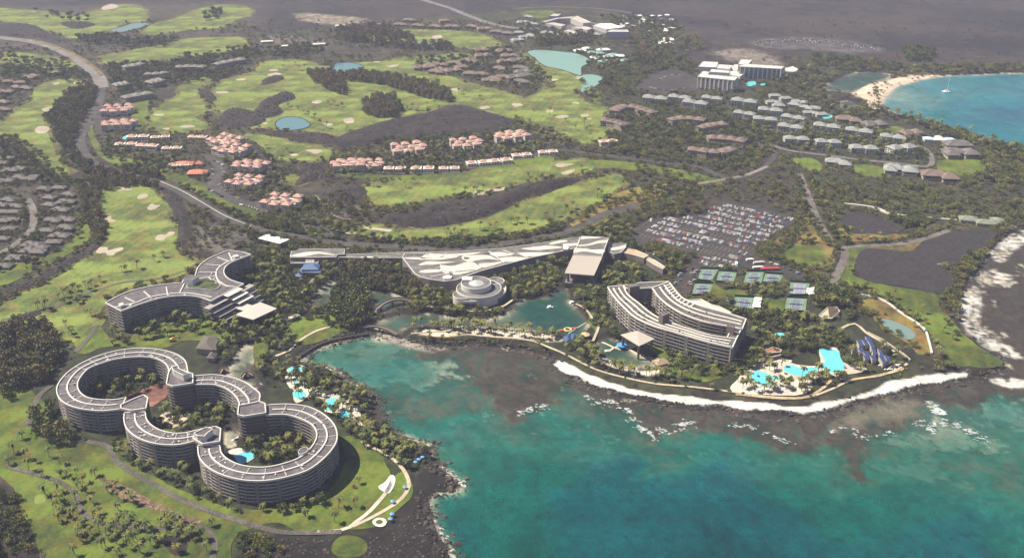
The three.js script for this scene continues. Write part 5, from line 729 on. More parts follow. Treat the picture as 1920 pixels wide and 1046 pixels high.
for (const [x, y, a, s, set, l] of [[1585, 228, -.2, 1.9, brownH, 'wide brown roofed house under trees near the bay'], [1638, 236, .2, 1.7, greyH, 'wide grey roofed house near the bay'], [1795, 277, 0, 2.2, greyH, 'long dark grey roofed house beside the bay'], [1800, 291, 0, 2.1, greyH, 'long grey roofed house above the mown plot'], [1706, 252, .3, 1.6, brownH, 'brown roofed house beside the mown lawn'], [1566, 308, -.3, 1.7, paleH, 'pale house with a terrace beside the mown plot'], [1690, 322, -.3, 1.9, paleH, 'pale house at the corner of the villa street'], [1752, 334, -.15, 2.2, brownH, 'long brown pink roofed house beside the lava']]) putHouse(set, x, y, a, l, null, s);
{ const p = G(1761, 264), t = thing('blue_white_house', 'house with bright blue and white roofs beside the bay', 'house', null, p.x, 0, p.z, -0.1); [[14, 12, -16, 0], [18, 10, 0, 3], [16, 9, 15, 2], [10, 10, 2, -8]].forEach(([w, d, x, z], i) => { const b = part(t, 'wall', at(box(w, 3.6, d), x, z), mats.villaWall); part(b, 'roof', at(hipRoof(w, d, 3, 1), x, z, 0, 3.6), i % 2 ? mats.hotelRoof : M([0.45, 0.6, 0.72], 0.6)); }); }
{ const p = G(1846, 418), t = thing('green_roof_lodge', 'lodge with grey green hipped roofs at the end of the white wall', 'house', null, p.x, 0, p.z, -0.25); [[20, 14, -18, -2], [24, 12, 2, 6], [14, 16, 16, -4]].forEach(([w, d, x, z]) => { const b = part(t, 'wall', at(box(w, 3.6, d), x, z), mats.tanWall); part(b, 'roof', at(hipRoof(w, d, 4, 1.4), x, z, 0, 3.6), M([0.30, 0.32, 0.25], 0.85, texFine)); }); }
// brown roofed flats in long bent blocks, built wing by wing
function flats(name, label, px, roof, w = 15, floors = 3, step = 17, wall = mats.tanWall) {
  const c = curve(P(px), false, step), t = thing(name, label, 'flats');
  for (let i = 0; i + 1 < c.length; i++) { const m = c[i].clone().lerp(c[i + 1], 0.5), d = c[i + 1].clone().sub(c[i]); module_(t, d.length() - 0.6, w + (i % 2) * 2.5, floors, 3.1, 3.6, m.x, m.z, wall, roof, mats.villaDark, 4, Math.atan2(-d.z, d.x)); }
}
flats('brown_flats', 'brown roofed flats bent round a small court, upper arm', T(0, 2, [570, 650, 610, 625, 680, 622, 740, 640, 800, 660]), mats.brownRoof, 17); flats('brown_flats', 'brown roofed flats beside the lake outlet, lower arm', T(0, 2, [500, 700, 560, 705, 640, 730]), mats.brownRoof, 17);
flats('brown_flats', 'brown roofed flats under dense trees', T(0, 2, [880, 700, 960, 688, 1080, 700]), mats.brownRoof, 16); flats('brown_flats', 'short brown roofed block under trees', T(0, 2, [1050, 745, 1110, 730, 1200, 720]), mats.brownRoof, 15); flats('brown_flats', 'brown roofed flats beside the bend of the road, rear arm', T(0, 2, [1095, 800, 1160, 800, 1250, 810, 1310, 820]), mats.brownRoof, 18); flats('brown_flats', 'brown roofed flats beside the bend of the road, front arm', T(0, 2, [985, 865, 1060, 870, 1140, 885, 1240, 860]), mats.brownRoof, 17);
for (const [f, l, w] of [[[690, 400, 740, 392, 800, 378], 'grey flats beside the highway bend', 17], [[640, 505, 720, 490], 'small grey flats below the highway bend', 20], [[830, 490, 910, 470], 'grey flats with a wide flat topped roof', 22], [[690, 575, 760, 560, 850, 545], 'long grey flats above the first pink roofed villas', 18], [[985, 400, 1060, 395, 1150, 398], 'long grey flats below the pale fairway', 16], [[1205, 385, 1290, 365, 1370, 352], 'longest grey flats beside the ironwood belt', 17], [[810, 440, 880, 438, 940, 430], 'low grey flats among trees', 12]]) flats('grey_flats', l, T(0, 0, f), M([0.27, 0.25, 0.23], 0.85, texFine), w, 3, 19, mats.houseWall);
// the white hotel beyond the villas
{
  const A = f => Z(1290, 95, 8.348, f), t = thing('white_hotel', 'white slab hotel with finned balconies beyond the villas', 'hotel');
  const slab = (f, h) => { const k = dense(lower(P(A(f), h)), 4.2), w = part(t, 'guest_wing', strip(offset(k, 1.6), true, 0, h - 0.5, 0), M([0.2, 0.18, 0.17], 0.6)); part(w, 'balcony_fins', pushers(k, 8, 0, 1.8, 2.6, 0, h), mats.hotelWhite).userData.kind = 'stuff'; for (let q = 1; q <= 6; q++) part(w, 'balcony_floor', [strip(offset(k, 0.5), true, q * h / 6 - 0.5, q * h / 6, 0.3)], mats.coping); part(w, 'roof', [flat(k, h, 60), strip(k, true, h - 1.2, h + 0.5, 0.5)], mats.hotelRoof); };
  slab([148, 405, 235, 322, 340, 328, 315, 375, 790, 412, 735, 465], 22); slab([790, 248, 830, 225, 900, 205, 1515, 245, 1470, 285], 22);
  for (const [f, h] of [[[165, 250, 240, 168, 480, 180, 440, 262], 10], [[450, 270, 480, 215, 705, 230, 650, 290], 9], [[665, 370, 660, 320, 860, 330, 890, 360, 820, 402], 8], [[790, 215, 835, 135, 1010, 145, 950, 210], 16], [[680, 260, 740, 215, 790, 215, 780, 300], 8], [[340, 330, 370, 290, 650, 315, 640, 350], 12], [[880, 350, 920, 330, 1115, 345, 1090, 380], 6], [[1530, 270, 1640, 245, 1730, 290, 1690, 330, 1570, 330], 5]]) block(t, 'low_wing', A(f), h, mats.hotelWhite, mats.hotelRoof, mats.hotelWhite);
}
// the shopping centre far behind the lake
{
  const A = f => Z(1000, 10, 6.4, f), lab = ['long pale roofed arm of the far shopping centre', 'front arm of the far shopping centre', 'tallest block of the far shopping centre', 'low block before the shops', 'wide white roofed store', 'grey walled store with a pale roof', 'flat roofed shop row', 'small shop roof near the playing field'];
  [[[100, 195, 280, 150, 500, 130, 440, 155, 300, 160, 150, 200], 9], [[150, 215, 240, 205, 390, 235, 340, 252], 7], [[450, 150, 520, 125, 700, 205, 600, 215], 13], [[460, 260, 620, 250, 740, 285, 650, 295], 8], [[720, 240, 800, 215, 930, 215, 1090, 265, 880, 288], 9], [[880, 320, 920, 290, 1130, 290, 1150, 318], 16], [[370, 300, 420, 290, 560, 330, 520, 340], 6], [[190, 130, 240, 100, 340, 105, 290, 130], 6]].forEach(([f, h], i) => { const t = thing('shop_building', lab[i], 'shops'); block(t, 'store', A(f), h, M([0.40, 0.37, 0.36], 0.85), i === 4 ? mats.hotelWhite : M([0.55, 0.5, 0.45], 0.8, texSoft), mats.hotelRoof); });
  const t = thing('lake_restaurant', 'white and teal tent roofs at the head of the pale lake', 'restaurant'); for (const [x, y, w, d, m] of [[560, 560, 26, 14, mats.white], [640, 535, 20, 14, mats.white], [840, 550, 30, 12, mats.white], [960, 610, 24, 18, mats.teal], [1040, 625, 22, 12, mats.white], [870, 690, 30, 18, mats.teal], [700, 580, 18, 14, mats.teal], [780, 650, 16, 14, mats.pale], [900, 630, 20, 12, mats.hotelRoof], [1100, 680, 20, 14, mats.teal], [800, 590, 18, 12, mats.teal], [720, 640, 12, 10, mats.white]]) { const p = G(...A([x, y])); const b = part(t, 'pavilion_base', at(box(w - 2, 3.4, d - 2), p.x, p.z, 0.2), mats.tanWall); part(b, 'tent_roof', at(hipRoof(w, d, 3.6, 0.6), p.x, p.z, 0.2, 3.4), m); }
  for (const [x, y, w] of [[350, 255, 30], [470, 150, 22], [60, 240, 26], [170, 265, 20], [1660, 80, 0]]) if (w) { const p = T(0, 1, [x, y]); const q = G(...p), b = thing('depot_shed', ['long pale depot shed beside the bare yard', 'depot shed beside the ironwood belt', 'depot shed below the bare yard', 'small depot shed below the bare yard'][[350, 470, 60, 170].indexOf(x)], 'shed', null, q.x, 0, q.z, 0.3); part(b, 'wall', box(w, 4, 12), mats.tanWall); part(b, 'roof', at(hipRoof(w, 12, 1.6, 0.5), 0, 0, 0, 4), mats.hotelRoof); }
}

// ---------------------------------------------------------------- plants: one of each kind is modelled, the rest are copies
function leafCloud(n, size, place_, colors) {               // many leaf-clump faces through a crown's volume
  const pos = [], col = [];
  for (let i = 0; i < n; i++) {
    const [p] = place_(i), s = size * rr(0.6, 1.3), a = new THREE.Vector3(rr(-1, 1), rr(-0.7, 0.7), rr(-1, 1)).normalize(), b = new THREE.Vector3(rr(-1, 1), rr(-0.4, 0.4), rr(-1, 1)).cross(a).normalize();
    const q = (u, v) => p.clone().addScaledVector(a, u * s).addScaledVector(b, v * s * 0.75), c = mix3(colors[0], colors[1], rnd());
    const A = q(-0.5, -0.2), B = q(0.1, -0.5), C = q(0.55, 0.15), D = q(-0.15, 0.5);
    pos.push(...A.toArray(), ...B.toArray(), ...C.toArray(), ...A.toArray(), ...C.toArray(), ...D.toArray()); for (let j = 0; j < 6; j++) col.push(...c);
  }
  return soup(pos, null, null, col);
}
function limb(pts, r0, r1, sides = 6) {
  const c = new THREE.CatmullRomCurve3(pts.map(p => new THREE.Vector3(...p))), n = 6, pos = [], idx = [];
  for (let i = 0; i <= n; i++) { const p = c.getPoint(i / n), r = lerp(r0, r1, i / n); for (let k = 0; k < sides; k++) { const a = k / sides * 6.2832; pos.push(p.x + Math.cos(a) * r, p.y, p.z + Math.sin(a) * r); if (i) { const A = (i - 1) * sides + k, B = (i - 1) * sides + (k + 1) % sides; idx.push(A, A + sides, B, B, A + sides, B + sides); } } }
  return soup(pos, null, idx);
}
function palmShape(h, n, lean, colors) {
  const topx = lean, trunk = limb([[0, -0.3, 0], [lean * 0.2, h * 0.4, 0], [topx, h, 0]], 0.34, 0.2), pos = [], col = [];
  for (let i = 0; i < n; i++) {
    const a = i / n * 6.2832 + rr(-0.2, 0.2), L = rr(3.2, 4.6), up = rr(-0.1, 0.95), w = rr(0.6, 0.85), d = [Math.cos(a), Math.sin(a)], c0 = mix3(colors[0], colors[1], rnd()), N = 5; let pr = null;
    for (let k = 0; k <= N; k++) { const t = k / N, r = L * t, y = h + up * r - 0.17 * r * r * (1 + 0.4 * (1 - up)), ww = w * Math.sin(Math.PI * Math.min(0.97, 0.12 + t * 0.86)), droop = ww * 0.5;
      const m = [topx + d[0] * r, y, d[1] * r], l = [m[0] - d[1] * ww, y - droop, m[2] + d[0] * ww], q = [m[0] + d[1] * ww, y - droop, m[2] - d[0] * ww];
      if (pr) { pos.push(...pr[0], ...m, ...l, ...pr[0], ...l, ...pr[1], ...pr[0], ...q, ...m, ...pr[0], ...pr[2], ...q); for (let j = 0; j < 12; j++) col.push(...c0); } pr = [m, l, q]; }
  }
  return [trunk, soup(pos, null, null, col)];
}
const blob = (cx, cy, cz, rx, ry, rz) => { let p; do { p = new THREE.Vector3(rr(-1, 1), rr(-1, 1), rr(-1, 1)); } while (p.length() > 1 || p.length() < 0.45); return new THREE.Vector3(cx + p.x * rx, cy + p.y * ry, cz + p.z * rz); };
function broadShape(h, r, lobes, n, size, colors) {
  const L = []; for (let i = 0; i < lobes; i++) { const a = i / lobes * 6.28 + rr(-0.4, 0.4), q = i ? rr(0.35, 0.62) * r : 0; L.push([Math.cos(a) * q, h * rr(0.55, 0.8), Math.sin(a) * q, r * rr(0.42, 0.6), h * rr(0.2, 0.3), r * rr(0.42, 0.6)]); }
  const g = [limb([[0, -0.3, 0], [0.1, h * 0.3, 0], [0, h * 0.6, 0]], 0.4, 0.25)]; for (const l of L.slice(0, 4)) g.push(limb([[0, h * 0.3, 0], [l[0] * 0.5, h * 0.45, l[2] * 0.5], [l[0], l[1], l[2]]], 0.22, 0.1, 5));
  return [merge(g), leafCloud(n, size, i => { const p = blob(...L[i % lobes]); return [p, p.y / h]; }, colors)];
}
function ironShape(h, r, n, colors) { return [limb([[0, -0.3, 0], [0.2, h * 0.4, 0], [0, h * 0.9, 0.1]], 0.35, 0.1), leafCloud(n, 1.5, i => { const t = Math.pow(i / n, 0.8), a = rnd() * 6.28, q = r * (0.35 + 0.65 * Math.sin(Math.PI * Math.min(0.96, 0.25 + t * 0.66))) * Math.sqrt(rr(0.1, 1)) * rr(0.75, 1.2); return [new THREE.Vector3(Math.cos(a) * q, h * (0.14 + 0.86 * t) + rr(-0.6, 0.6), Math.sin(a) * q), t]; }, colors)]; }
const PALM = [[0.051, 0.077, 0.018], [0.143, 0.143, 0.038]], DARK = [[0.033, 0.051, 0.015], [0.134, 0.156, 0.038]], OLIVE = [[0.083, 0.095, 0.028], [0.224, 0.224, 0.067]], IRON = [[0.070, 0.067, 0.031], [0.205, 0.179, 0.079]], SCRUB = [[0.083, 0.079, 0.033], [0.230, 0.211, 0.084]], LIME = [[0.077, 0.122, 0.015], [0.218, 0.256, 0.044]];
const kinds = {
  coconut_palm: { crown: 'crown', v: [palmShape(9, 16, 1.1, PALM), palmShape(11, 15, -0.8, PALM), palmShape(7.5, 17, 0.4, PALM)] },
  broadleaf_tree: { crown: 'crown', v: [broadShape(8.5, 5, 6, 260, 1.35, DARK), broadShape(7, 5.6, 7, 260, 1.35, DARK), broadShape(9.5, 4.4, 5, 240, 1.35, DARK)] },
  kiawe_tree: { crown: 'crown', v: [broadShape(5.6, 4.6, 6, 200, 1.3, OLIVE), broadShape(6.6, 5.2, 7, 220, 1.3, OLIVE)] },
  ironwood_tree: { crown: 'crown', v: [ironShape(11, 4.2, 250, IRON), ironShape(13, 4.6, 270, IRON)] },
  shrub: { crown: 'foliage', v: [broadShape(2.6, 2.4, 4, 90, 0.9, SCRUB), broadShape(2.0, 2.8, 5, 90, 0.9, SCRUB)] },
  garden_bush: { crown: 'foliage', v: [broadShape(3.2, 2.6, 4, 100, 0.95, LIME), broadShape(2.4, 2.4, 4, 90, 0.95, DARK)] },
};
const wishes = {}; for (const k in kinds) wishes[k] = [];
const tallies = {};
function wet(x, z) { for (const { p, b } of waters) if (x > b.x0 && x < b.x1 && z > b.z0 && z < b.z1 && inside(x, z, p)) return true; return false; }
function plant(kind, x, z, label, group, s = 1) { wishes[kind].push({ x, z, label, group, s: s * rr(0.78, 1.2), a: rnd() * 6.28, v: Math.floor(rnd() * kinds[kind].v.length) }); }
// scatter: outline in the photograph, spacing in metres, kinds with weights, place words
function grow(px, spacing, mixk, where, scale = 1, keep = 0.9, sm = false) {
  const poly = sm ? curve(P(px), true, 10) : P(px), b = boxOf(poly), tot = Object.values(mixk).reduce((a, c) => a + c, 0);
  for (let z = b.z0; z < b.z1; z += spacing) for (let x = b.x0; x < b.x1; x += spacing) {
    const X = x + rr(-0.48, 0.48) * spacing, Z_ = z + rr(-0.48, 0.48) * spacing; if (rnd() > keep || !inside(X, Z_, poly) || wet(X, Z_) || builtOver(X, Z_)) continue;
    let q = rnd() * tot, kind; for (const k in mixk) { kind = k; q -= mixk[k]; if (q <= 0) break; }
    plant(kind, X, Z_, `${WORDS[kind]} ${where}`, `${kind.replace(/_/g, ' ')}s ${where}`, scale);
  }
}
const WORDS = { coconut_palm: 'coconut palm', broadleaf_tree: 'dark green spreading tree', kiawe_tree: 'low olive thorn tree', ironwood_tree: 'brownish ironwood tree', shrub: 'dry olive shrub', garden_bush: 'rounded garden bush' };
// plan outlines of what is built, taken from the meshes themselves
const foot = [];
{
  const bb = new THREE.Box3(); scene.updateMatrixWorld(true);
  scene.traverse(o => { if (o.isMesh && /^(window_wall|stair_block|main_hall|west_hall|link_roof|rear_hall|lobby_wall|terrace_drum|canopy|low_block|wall|wing|guest_wing|low_wing|store|ribbed_roof|service_wing|plant_room|ballroom|pavilion_base)$/.test(o.name)) { const a = o.geometry.attributes.position; const pts = []; const seen = new Set(), v = new THREE.Vector3(); for (let i = 0; i < a.count; i += 1) { v.fromBufferAttribute(a, i).applyMatrix4(o.matrixWorld); const k = Math.round(v.x * 2) + ',' + Math.round(v.z * 2); if (!seen.has(k)) { seen.add(k); pts.push(v.clone()); } }
    bb.makeEmpty(); pts.forEach(p => bb.expandByPoint(p)); foot.push({ pts, b: { x0: bb.min.x, x1: bb.max.x, z0: bb.min.z, z1: bb.max.z }, ring: /window_wall|stair_block|main_hall|west_hall|link_roof|guest_wing/.test(o.name) }); } });
}
const cell = 4, occ = new Set(); const key = (x, z) => Math.floor(x / cell) * 100003 + Math.floor(z / cell);
for (const f of foot) {
  if (f.ring) { const step = 2; for (let x = f.b.x0; x <= f.b.x1; x += step) for (let z = f.b.z0; z <= f.b.z1; z += step) if (inside(x, z, f.pts)) occ.add(key(x, z)); }
  else for (let x = f.b.x0 - 1; x <= f.b.x1 + 1; x += 2) for (let z = f.b.z0 - 1; z <= f.b.z1 + 1; z += 2) occ.add(key(x, z));
}
const roads = [];
scene.traverse(o => { if (o.isMesh && /^(highway|divided_road|trunk_road|residential_street|cross_road|beach_road|villa_street|car_park|swimming_pool|pond|gravel_lot|sand_bunker|service_road)/.test(o.name)) { const a = o.geometry.attributes.position, ix = o.geometry.index; for (let i = 0; i < ix.count; i += 3) { const t = [0, 1, 2].map(k => ({ x: a.getX(ix.getX(i + k)), z: a.getZ(ix.getX(i + k)) })), b = boxOf(t); for (let x = b.x0; x <= b.x1; x += 2) for (let z = b.z0; z <= b.z1; z += 2) if (inside(x, z, t)) occ.add(key(x, z)); } } });
const courtsAt = [[285, 95, 500, 100, 410, 246, 245, 230], [505, 120, 718, 135, 684, 262, 468, 250], [215, 268, 436, 275, 384, 402, 176, 412], [835, 128, 1044, 130, 1012, 284, 792, 284], [1062, 150, 1272, 166, 1232, 272, 1022, 262], [1362, 255, 1592, 266, 1574, 412, 1346, 410], [1322, 440, 1562, 452, 1542, 612, 1288, 592], [690, 428, 942, 440, 922, 592, 676, 562]].map(f => Z(1270, 490, 6.4, f));
for (const f of courtsAt) { const q = offset(P(f), -3.5), b = boxOf(q); for (let x = b.x0; x <= b.x1; x += 2) for (let z = b.z0; z <= b.z1; z += 2) if (inside(x, z, q)) occ.add(key(x, z)); }
const builtOver = (x, z) => occ.has(key(x, z));
const R = (r, c, f) => T(r, c, f);
// --- the resort
grow([0, 616, 78, 608, 106, 640, 112, 690, 84, 716, 40, 728, 0, 766], 7.5, { ironwood_tree: 3, broadleaf_tree: 3 }, 'in the dark grove beside the looped tower', 1.25);
grow([52, 776, 100, 770, 124, 806, 138, 838, 100, 846, 66, 822], 8, { broadleaf_tree: 3, ironwood_tree: 1 }, 'in the clump below the looped tower', 1.15);
grow([150, 738, 190, 700, 250, 684, 304, 694, 306, 724, 262, 744, 180, 756], 6.5, { broadleaf_tree: 3, coconut_palm: 2, garden_bush: 1 }, 'inside the first loop of the tower', 0.9);
grow([276, 820, 292, 780, 340, 750, 420, 742, 444, 770, 430, 800, 380, 810, 330, 832], 6.5, { broadleaf_tree: 2, coconut_palm: 3, garden_bush: 2 }, 'inside the middle loop of the tower', 0.85);
grow([446, 800, 520, 790, 596, 796, 610, 830, 570, 860, 480, 874, 460, 850], 6, { broadleaf_tree: 3, coconut_palm: 3, garden_bush: 1 }, 'inside the last loop of the tower', 0.9);
grow([120, 800, 180, 826, 236, 830, 262, 872, 350, 884, 380, 920, 430, 948, 520, 956, 600, 930, 606, 944, 540, 964, 440, 962, 376, 940, 300, 900, 240, 890, 210, 845, 130, 832], 6, { coconut_palm: 3, garden_bush: 3, broadleaf_tree: 1 }, 'planted along the foot of the looped tower', 0.85);
grow([16, 800, 90, 850, 150, 872, 190, 900, 320, 962, 400, 984, 396, 1040, 280, 1046, 120, 1046, 96, 960, 60, 900, 10, 870], 11, { coconut_palm: 1 }, 'on the lawn crossed by the cart path', 0.85, 0.72);
grow([100, 965, 330, 975, 380, 1000, 340, 1030, 180, 1030, 110, 1000], 9, { coconut_palm: 1 }, 'in the grove inside the cart path loop', 0.85, 0.8);
grow([460, 1000, 520, 1010, 530, 1046, 470, 1046, 440, 1030], 6, { broadleaf_tree: 1, kiawe_tree: 1 }, 'in the thicket on the lava point', 0.8);
grow([470, 690, 500, 668, 560, 680, 620, 700, 680, 735, 700, 790, 760, 822, 796, 848, 800, 884, 770, 890, 738, 880, 710, 850, 660, 826, 640, 800, 600, 766, 540, 740, 500, 720], 7, { coconut_palm: 4, garden_bush: 2, broadleaf_tree: 2 }, 'round the winding pool', 0.9);
grow([640, 800, 700, 810, 780, 850, 770, 880, 700, 850, 660, 830], 7, { coconut_palm: 1 }, 'along the shore path', 0.9);
grow([610, 930, 680, 900, 700, 950, 620, 985, 480, 985, 420, 960, 540, 965], 15, { coconut_palm: 2, garden_bush: 1 }, 'on the lawn beside the sand terrace', 0.85, 0.7);
grow([190, 590, 240, 640, 330, 600, 420, 600, 460, 620, 440, 640, 400, 620, 300, 634, 210, 650], 9, { coconut_palm: 3, broadleaf_tree: 1 }, 'in front of the wing tower', 1);
grow([205, 590, 260, 600, 340, 566, 420, 560, 440, 590, 340, 600, 250, 636], 7.5, { broadleaf_tree: 2, coconut_palm: 2 }, 'against the wing tower', 0.95);
grow([380, 640, 440, 600, 480, 596, 520, 600, 560, 640, 520, 668, 490, 640, 460, 640, 430, 680, 400, 670], 7, { broadleaf_tree: 3, coconut_palm: 2, garden_bush: 2 }, 'between the wing tower and the canal', 0.95);
grow([460, 480, 520, 470, 545, 520, 560, 560, 540, 600, 500, 580, 470, 540, 440, 520], 7, { broadleaf_tree: 3, coconut_palm: 2, garden_bush: 1 }, 'between the wing tower and the blue roof', 1);
grow([556, 520, 640, 512, 660, 540, 690, 560, 700, 600, 650, 626, 590, 600, 560, 600, 548, 560], 7, { broadleaf_tree: 3, coconut_palm: 1, garden_bush: 2 }, 'along the canal', 0.9);
grow([620, 580, 636, 548, 660, 530, 690, 556, 696, 590, 680, 612, 640, 618], 8, { broadleaf_tree: 1 }, 'in the great domed clump beside the bridge', 1.55);
grow([640, 500, 700, 496, 770, 520, 800, 548, 780, 560, 690, 540, 640, 530], 7.5, { ironwood_tree: 2, broadleaf_tree: 2 }, 'behind the upper lagoon', 1);
grow([560, 500, 640, 486, 740, 490, 790, 520, 700, 512, 600, 510], 7, { garden_bush: 3, broadleaf_tree: 1, coconut_palm: 1 }, 'in the garden below the convention hall', 0.9);
grow([476, 424, 560, 436, 640, 448, 780, 454, 870, 452, 1000, 436, 1060, 424, 1064, 444, 1000, 456, 870, 470, 760, 472, 640, 462, 540, 466, 470, 450], 6.5, { broadleaf_tree: 3, kiawe_tree: 2 }, 'in the belt behind the convention hall', 0.85);
grow([470, 400, 560, 420, 540, 460, 470, 450, 440, 430], 8, { kiawe_tree: 3, broadleaf_tree: 2 }, 'round the looped drive', 0.95);
grow([770, 560, 820, 540, 850, 570, 880, 590, 830, 590, 780, 580], 6, { coconut_palm: 2, broadleaf_tree: 2 }, 'beside the round restaurant', 0.9); grow([850, 584, 900, 592, 945, 576, 960, 560, 950, 560, 900, 580], 5, { coconut_palm: 1, garden_bush: 1 }, 'on the bank below the round restaurant', 0.8);
grow([770, 614, 860, 610, 960, 614, 1040, 622, 1064, 634, 1040, 642, 960, 632, 880, 624, 780, 624], 6.2, { coconut_palm: 1 }, 'on the lagoon beach', 0.95, 0.85);
grow([780, 630, 860, 632, 960, 644, 1030, 656, 1000, 652, 880, 642, 790, 640], 5, { garden_bush: 3, coconut_palm: 1, shrub: 1 }, 'on the bank behind the lagoon beach', 0.8);
grow([955, 548, 1000, 520, 1050, 510, 1046, 530, 1010, 552, 965, 560], 6, { broadleaf_tree: 1, coconut_palm: 2, garden_bush: 1 }, 'on the rocky islet', 0.85); grow([940, 530, 1000, 500, 1060, 490, 1060, 510, 990, 525], 6.5, { coconut_palm: 2, broadleaf_tree: 2 }, 'along the arcade of the convention hall', 0.9);
grow([1100, 510, 1150, 500, 1200, 510, 1200, 540, 1140, 560, 1150, 600, 1120, 590, 1080, 560, 1085, 530], 7, { broadleaf_tree: 4, coconut_palm: 2 }, 'between the great hall and the twin wing tower', 0.95);
grow([1120, 590, 1160, 630, 1200, 640, 1180, 646, 1140, 626, 1112, 610], 6.5, { coconut_palm: 2, broadleaf_tree: 1, garden_bush: 1 }, 'below the twin wing tower by the lagoon', 0.9);
grow([1240, 660, 1300, 668, 1390, 690, 1420, 640, 1400, 596, 1480, 590, 1560, 612, 1580, 640, 1500, 660, 1440, 680, 1400, 700, 1330, 712, 1260, 690], 6.8, { broadleaf_tree: 4, coconut_palm: 3, garden_bush: 2 }, 'round the twin wing tower', 0.9);
grow([1210, 580, 1216, 556, 1250, 560, 1290, 590, 1380, 640, 1350, 640, 1260, 612], 9, { coconut_palm: 1, garden_bush: 1 }, 'in the court of the twin wing tower', 0.7);
grow([1370, 690, 1450, 680, 1500, 690, 1560, 680, 1600, 650, 1680, 660, 1700, 690, 1600, 705, 1540, 735, 1440, 738, 1380, 730], 7.2, { coconut_palm: 4, broadleaf_tree: 2, garden_bush: 1 }, 'round the large pool', 0.9);
grow([1460, 620, 1560, 626, 1600, 640, 1560, 660, 1500, 660], 6, { broadleaf_tree: 3, coconut_palm: 1 }, 'above the large pool', 0.9);
grow([1040, 660, 1100, 690, 1180, 712, 1300, 728, 1380, 738, 1440, 746, 1380, 736, 1200, 706, 1100, 676], 5.5, { garden_bush: 4, coconut_palm: 2 }, 'along the promenade', 0.75); grow([1130, 690, 1165, 690, 1210, 704, 1260, 700, 1300, 712, 1240, 716, 1160, 704], 6, { coconut_palm: 1 }, 'beside the dolphin lagoon', 0.95);
grow([1080, 640, 1110, 650, 1130, 676, 1100, 680, 1060, 656], 5.5, { broadleaf_tree: 1, coconut_palm: 2 }, 'beside the blue shade sails', 0.85);
grow([1440, 748, 1510, 752, 1570, 740, 1650, 712, 1700, 690, 1690, 704, 1640, 716, 1560, 744], 6, { garden_bush: 3, shrub: 2 }, 'above the white beach', 0.9);
grow([1280, 560, 1330, 580, 1400, 590, 1500, 595, 1540, 580, 1560, 545, 1600, 560, 1610, 600, 1480, 604, 1380, 600], 7, { broadleaf_tree: 3, coconut_palm: 1 }, 'below the tennis courts', 1); grow([1350, 536, 1400, 512, 1440, 510, 1470, 520, 1478, 560, 1420, 560, 1380, 548], 7, { coconut_palm: 2, broadleaf_tree: 2 }, 'among the tennis courts', 0.85);
grow([1540, 530, 1580, 540, 1596, 570, 1560, 600, 1530, 580], 7, { broadleaf_tree: 1 }, 'in the round clump beside the courts', 1.25);
grow([-20, 900, 26, 930, 46, 980, 74, 1030, 90, 1046, -20, 1046], 5.5, { kiawe_tree: 2, broadleaf_tree: 2, shrub: 3 }, 'on the dark lava beyond the palm lawn', 0.9);
// --- round the car park and the gardens on the right
grow([1178, 404, 1240, 390, 1330, 388, 1330, 400, 1250, 408, 1200, 416], 7, { kiawe_tree: 3, broadleaf_tree: 1 }, 'on the near edge of the scrub behind the car park', 0.8); grow([1190, 450, 1240, 462, 1300, 480, 1300, 490, 1230, 474, 1190, 462], 6, { broadleaf_tree: 1, kiawe_tree: 2 }, 'on the planted strip in the car park', 0.75); grow([1240, 480, 1300, 484, 1290, 510, 1260, 530, 1230, 510], 6.5, { broadleaf_tree: 2, coconut_palm: 1 }, 'at the corner of the car park', 0.85);
grow([1190, 450, 1180, 420, 1140, 420, 1080, 440, 1150, 460, 1190, 490, 1230, 520, 1220, 490], 8, { coconut_palm: 2, broadleaf_tree: 2 }, 'round the great hall', 0.9);
grow([1060, 420, 1110, 390, 1180, 360, 1240, 340, 1330, 370, 1340, 384, 1240, 386, 1170, 402, 1100, 424], 10, { kiawe_tree: 4, broadleaf_tree: 1, coconut_palm: 1 }, 'between the fairway and the car park', 0.95);
grow([1400, 502, 1480, 440, 1500, 410, 1520, 420, 1500, 450, 1440, 490, 1480, 500, 1540, 530, 1540, 540, 1470, 512], 5, { broadleaf_tree: 2, kiawe_tree: 1 }, 'in the hedge of the garden lawn', 0.55); grow([1440, 470, 1480, 490, 1540, 520, 1530, 528, 1460, 498], 4.5, { broadleaf_tree: 1 }, 'in the clipped hedge', 0.5);
grow([1485, 330, 1530, 340, 1560, 420, 1600, 440, 1590, 470, 1560, 470, 1530, 440, 1505, 390], 9, { broadleaf_tree: 3, kiawe_tree: 2, coconut_palm: 1 }, 'lining the access road', 1);
grow([1500, 452, 1516, 446, 1534, 456, 1520, 462, 1504, 460], 4, { garden_bush: 1, broadleaf_tree: 0.3 }, 'in the round planting bed', 0.7); grow([1600, 440, 1680, 450, 1740, 450, 1690, 456, 1640, 452], 6, { broadleaf_tree: 1, coconut_palm: 1, shrub: 1 }, 'beside the small gravel yard', 0.7); grow([1575, 480, 1590, 500, 1610, 540, 1660, 570, 1680, 560, 1600, 530], 10, { coconut_palm: 1, broadleaf_tree: 1 }, 'left of the gravel lot', 0.8, 0.7); grow([1680, 570, 1750, 590, 1790, 640, 1830, 670, 1780, 690, 1740, 640, 1690, 600], 13, { coconut_palm: 1 }, 'on the bright lawn by the shore', 0.8, 0.6);
grow([1770, 520, 1800, 500, 1850, 450, 1880, 420, 1900, 430, 1850, 480, 1810, 530, 1800, 570, 1780, 600, 1800, 640, 1770, 600], 6, { shrub: 3, kiawe_tree: 2, broadleaf_tree: 1 }, 'along the shore of the gravel lot', 0.9); grow([1720, 690, 1770, 680, 1800, 690, 1760, 700], 6, { kiawe_tree: 1, shrub: 1 }, 'at the tip of the bright lawn', 0.9);
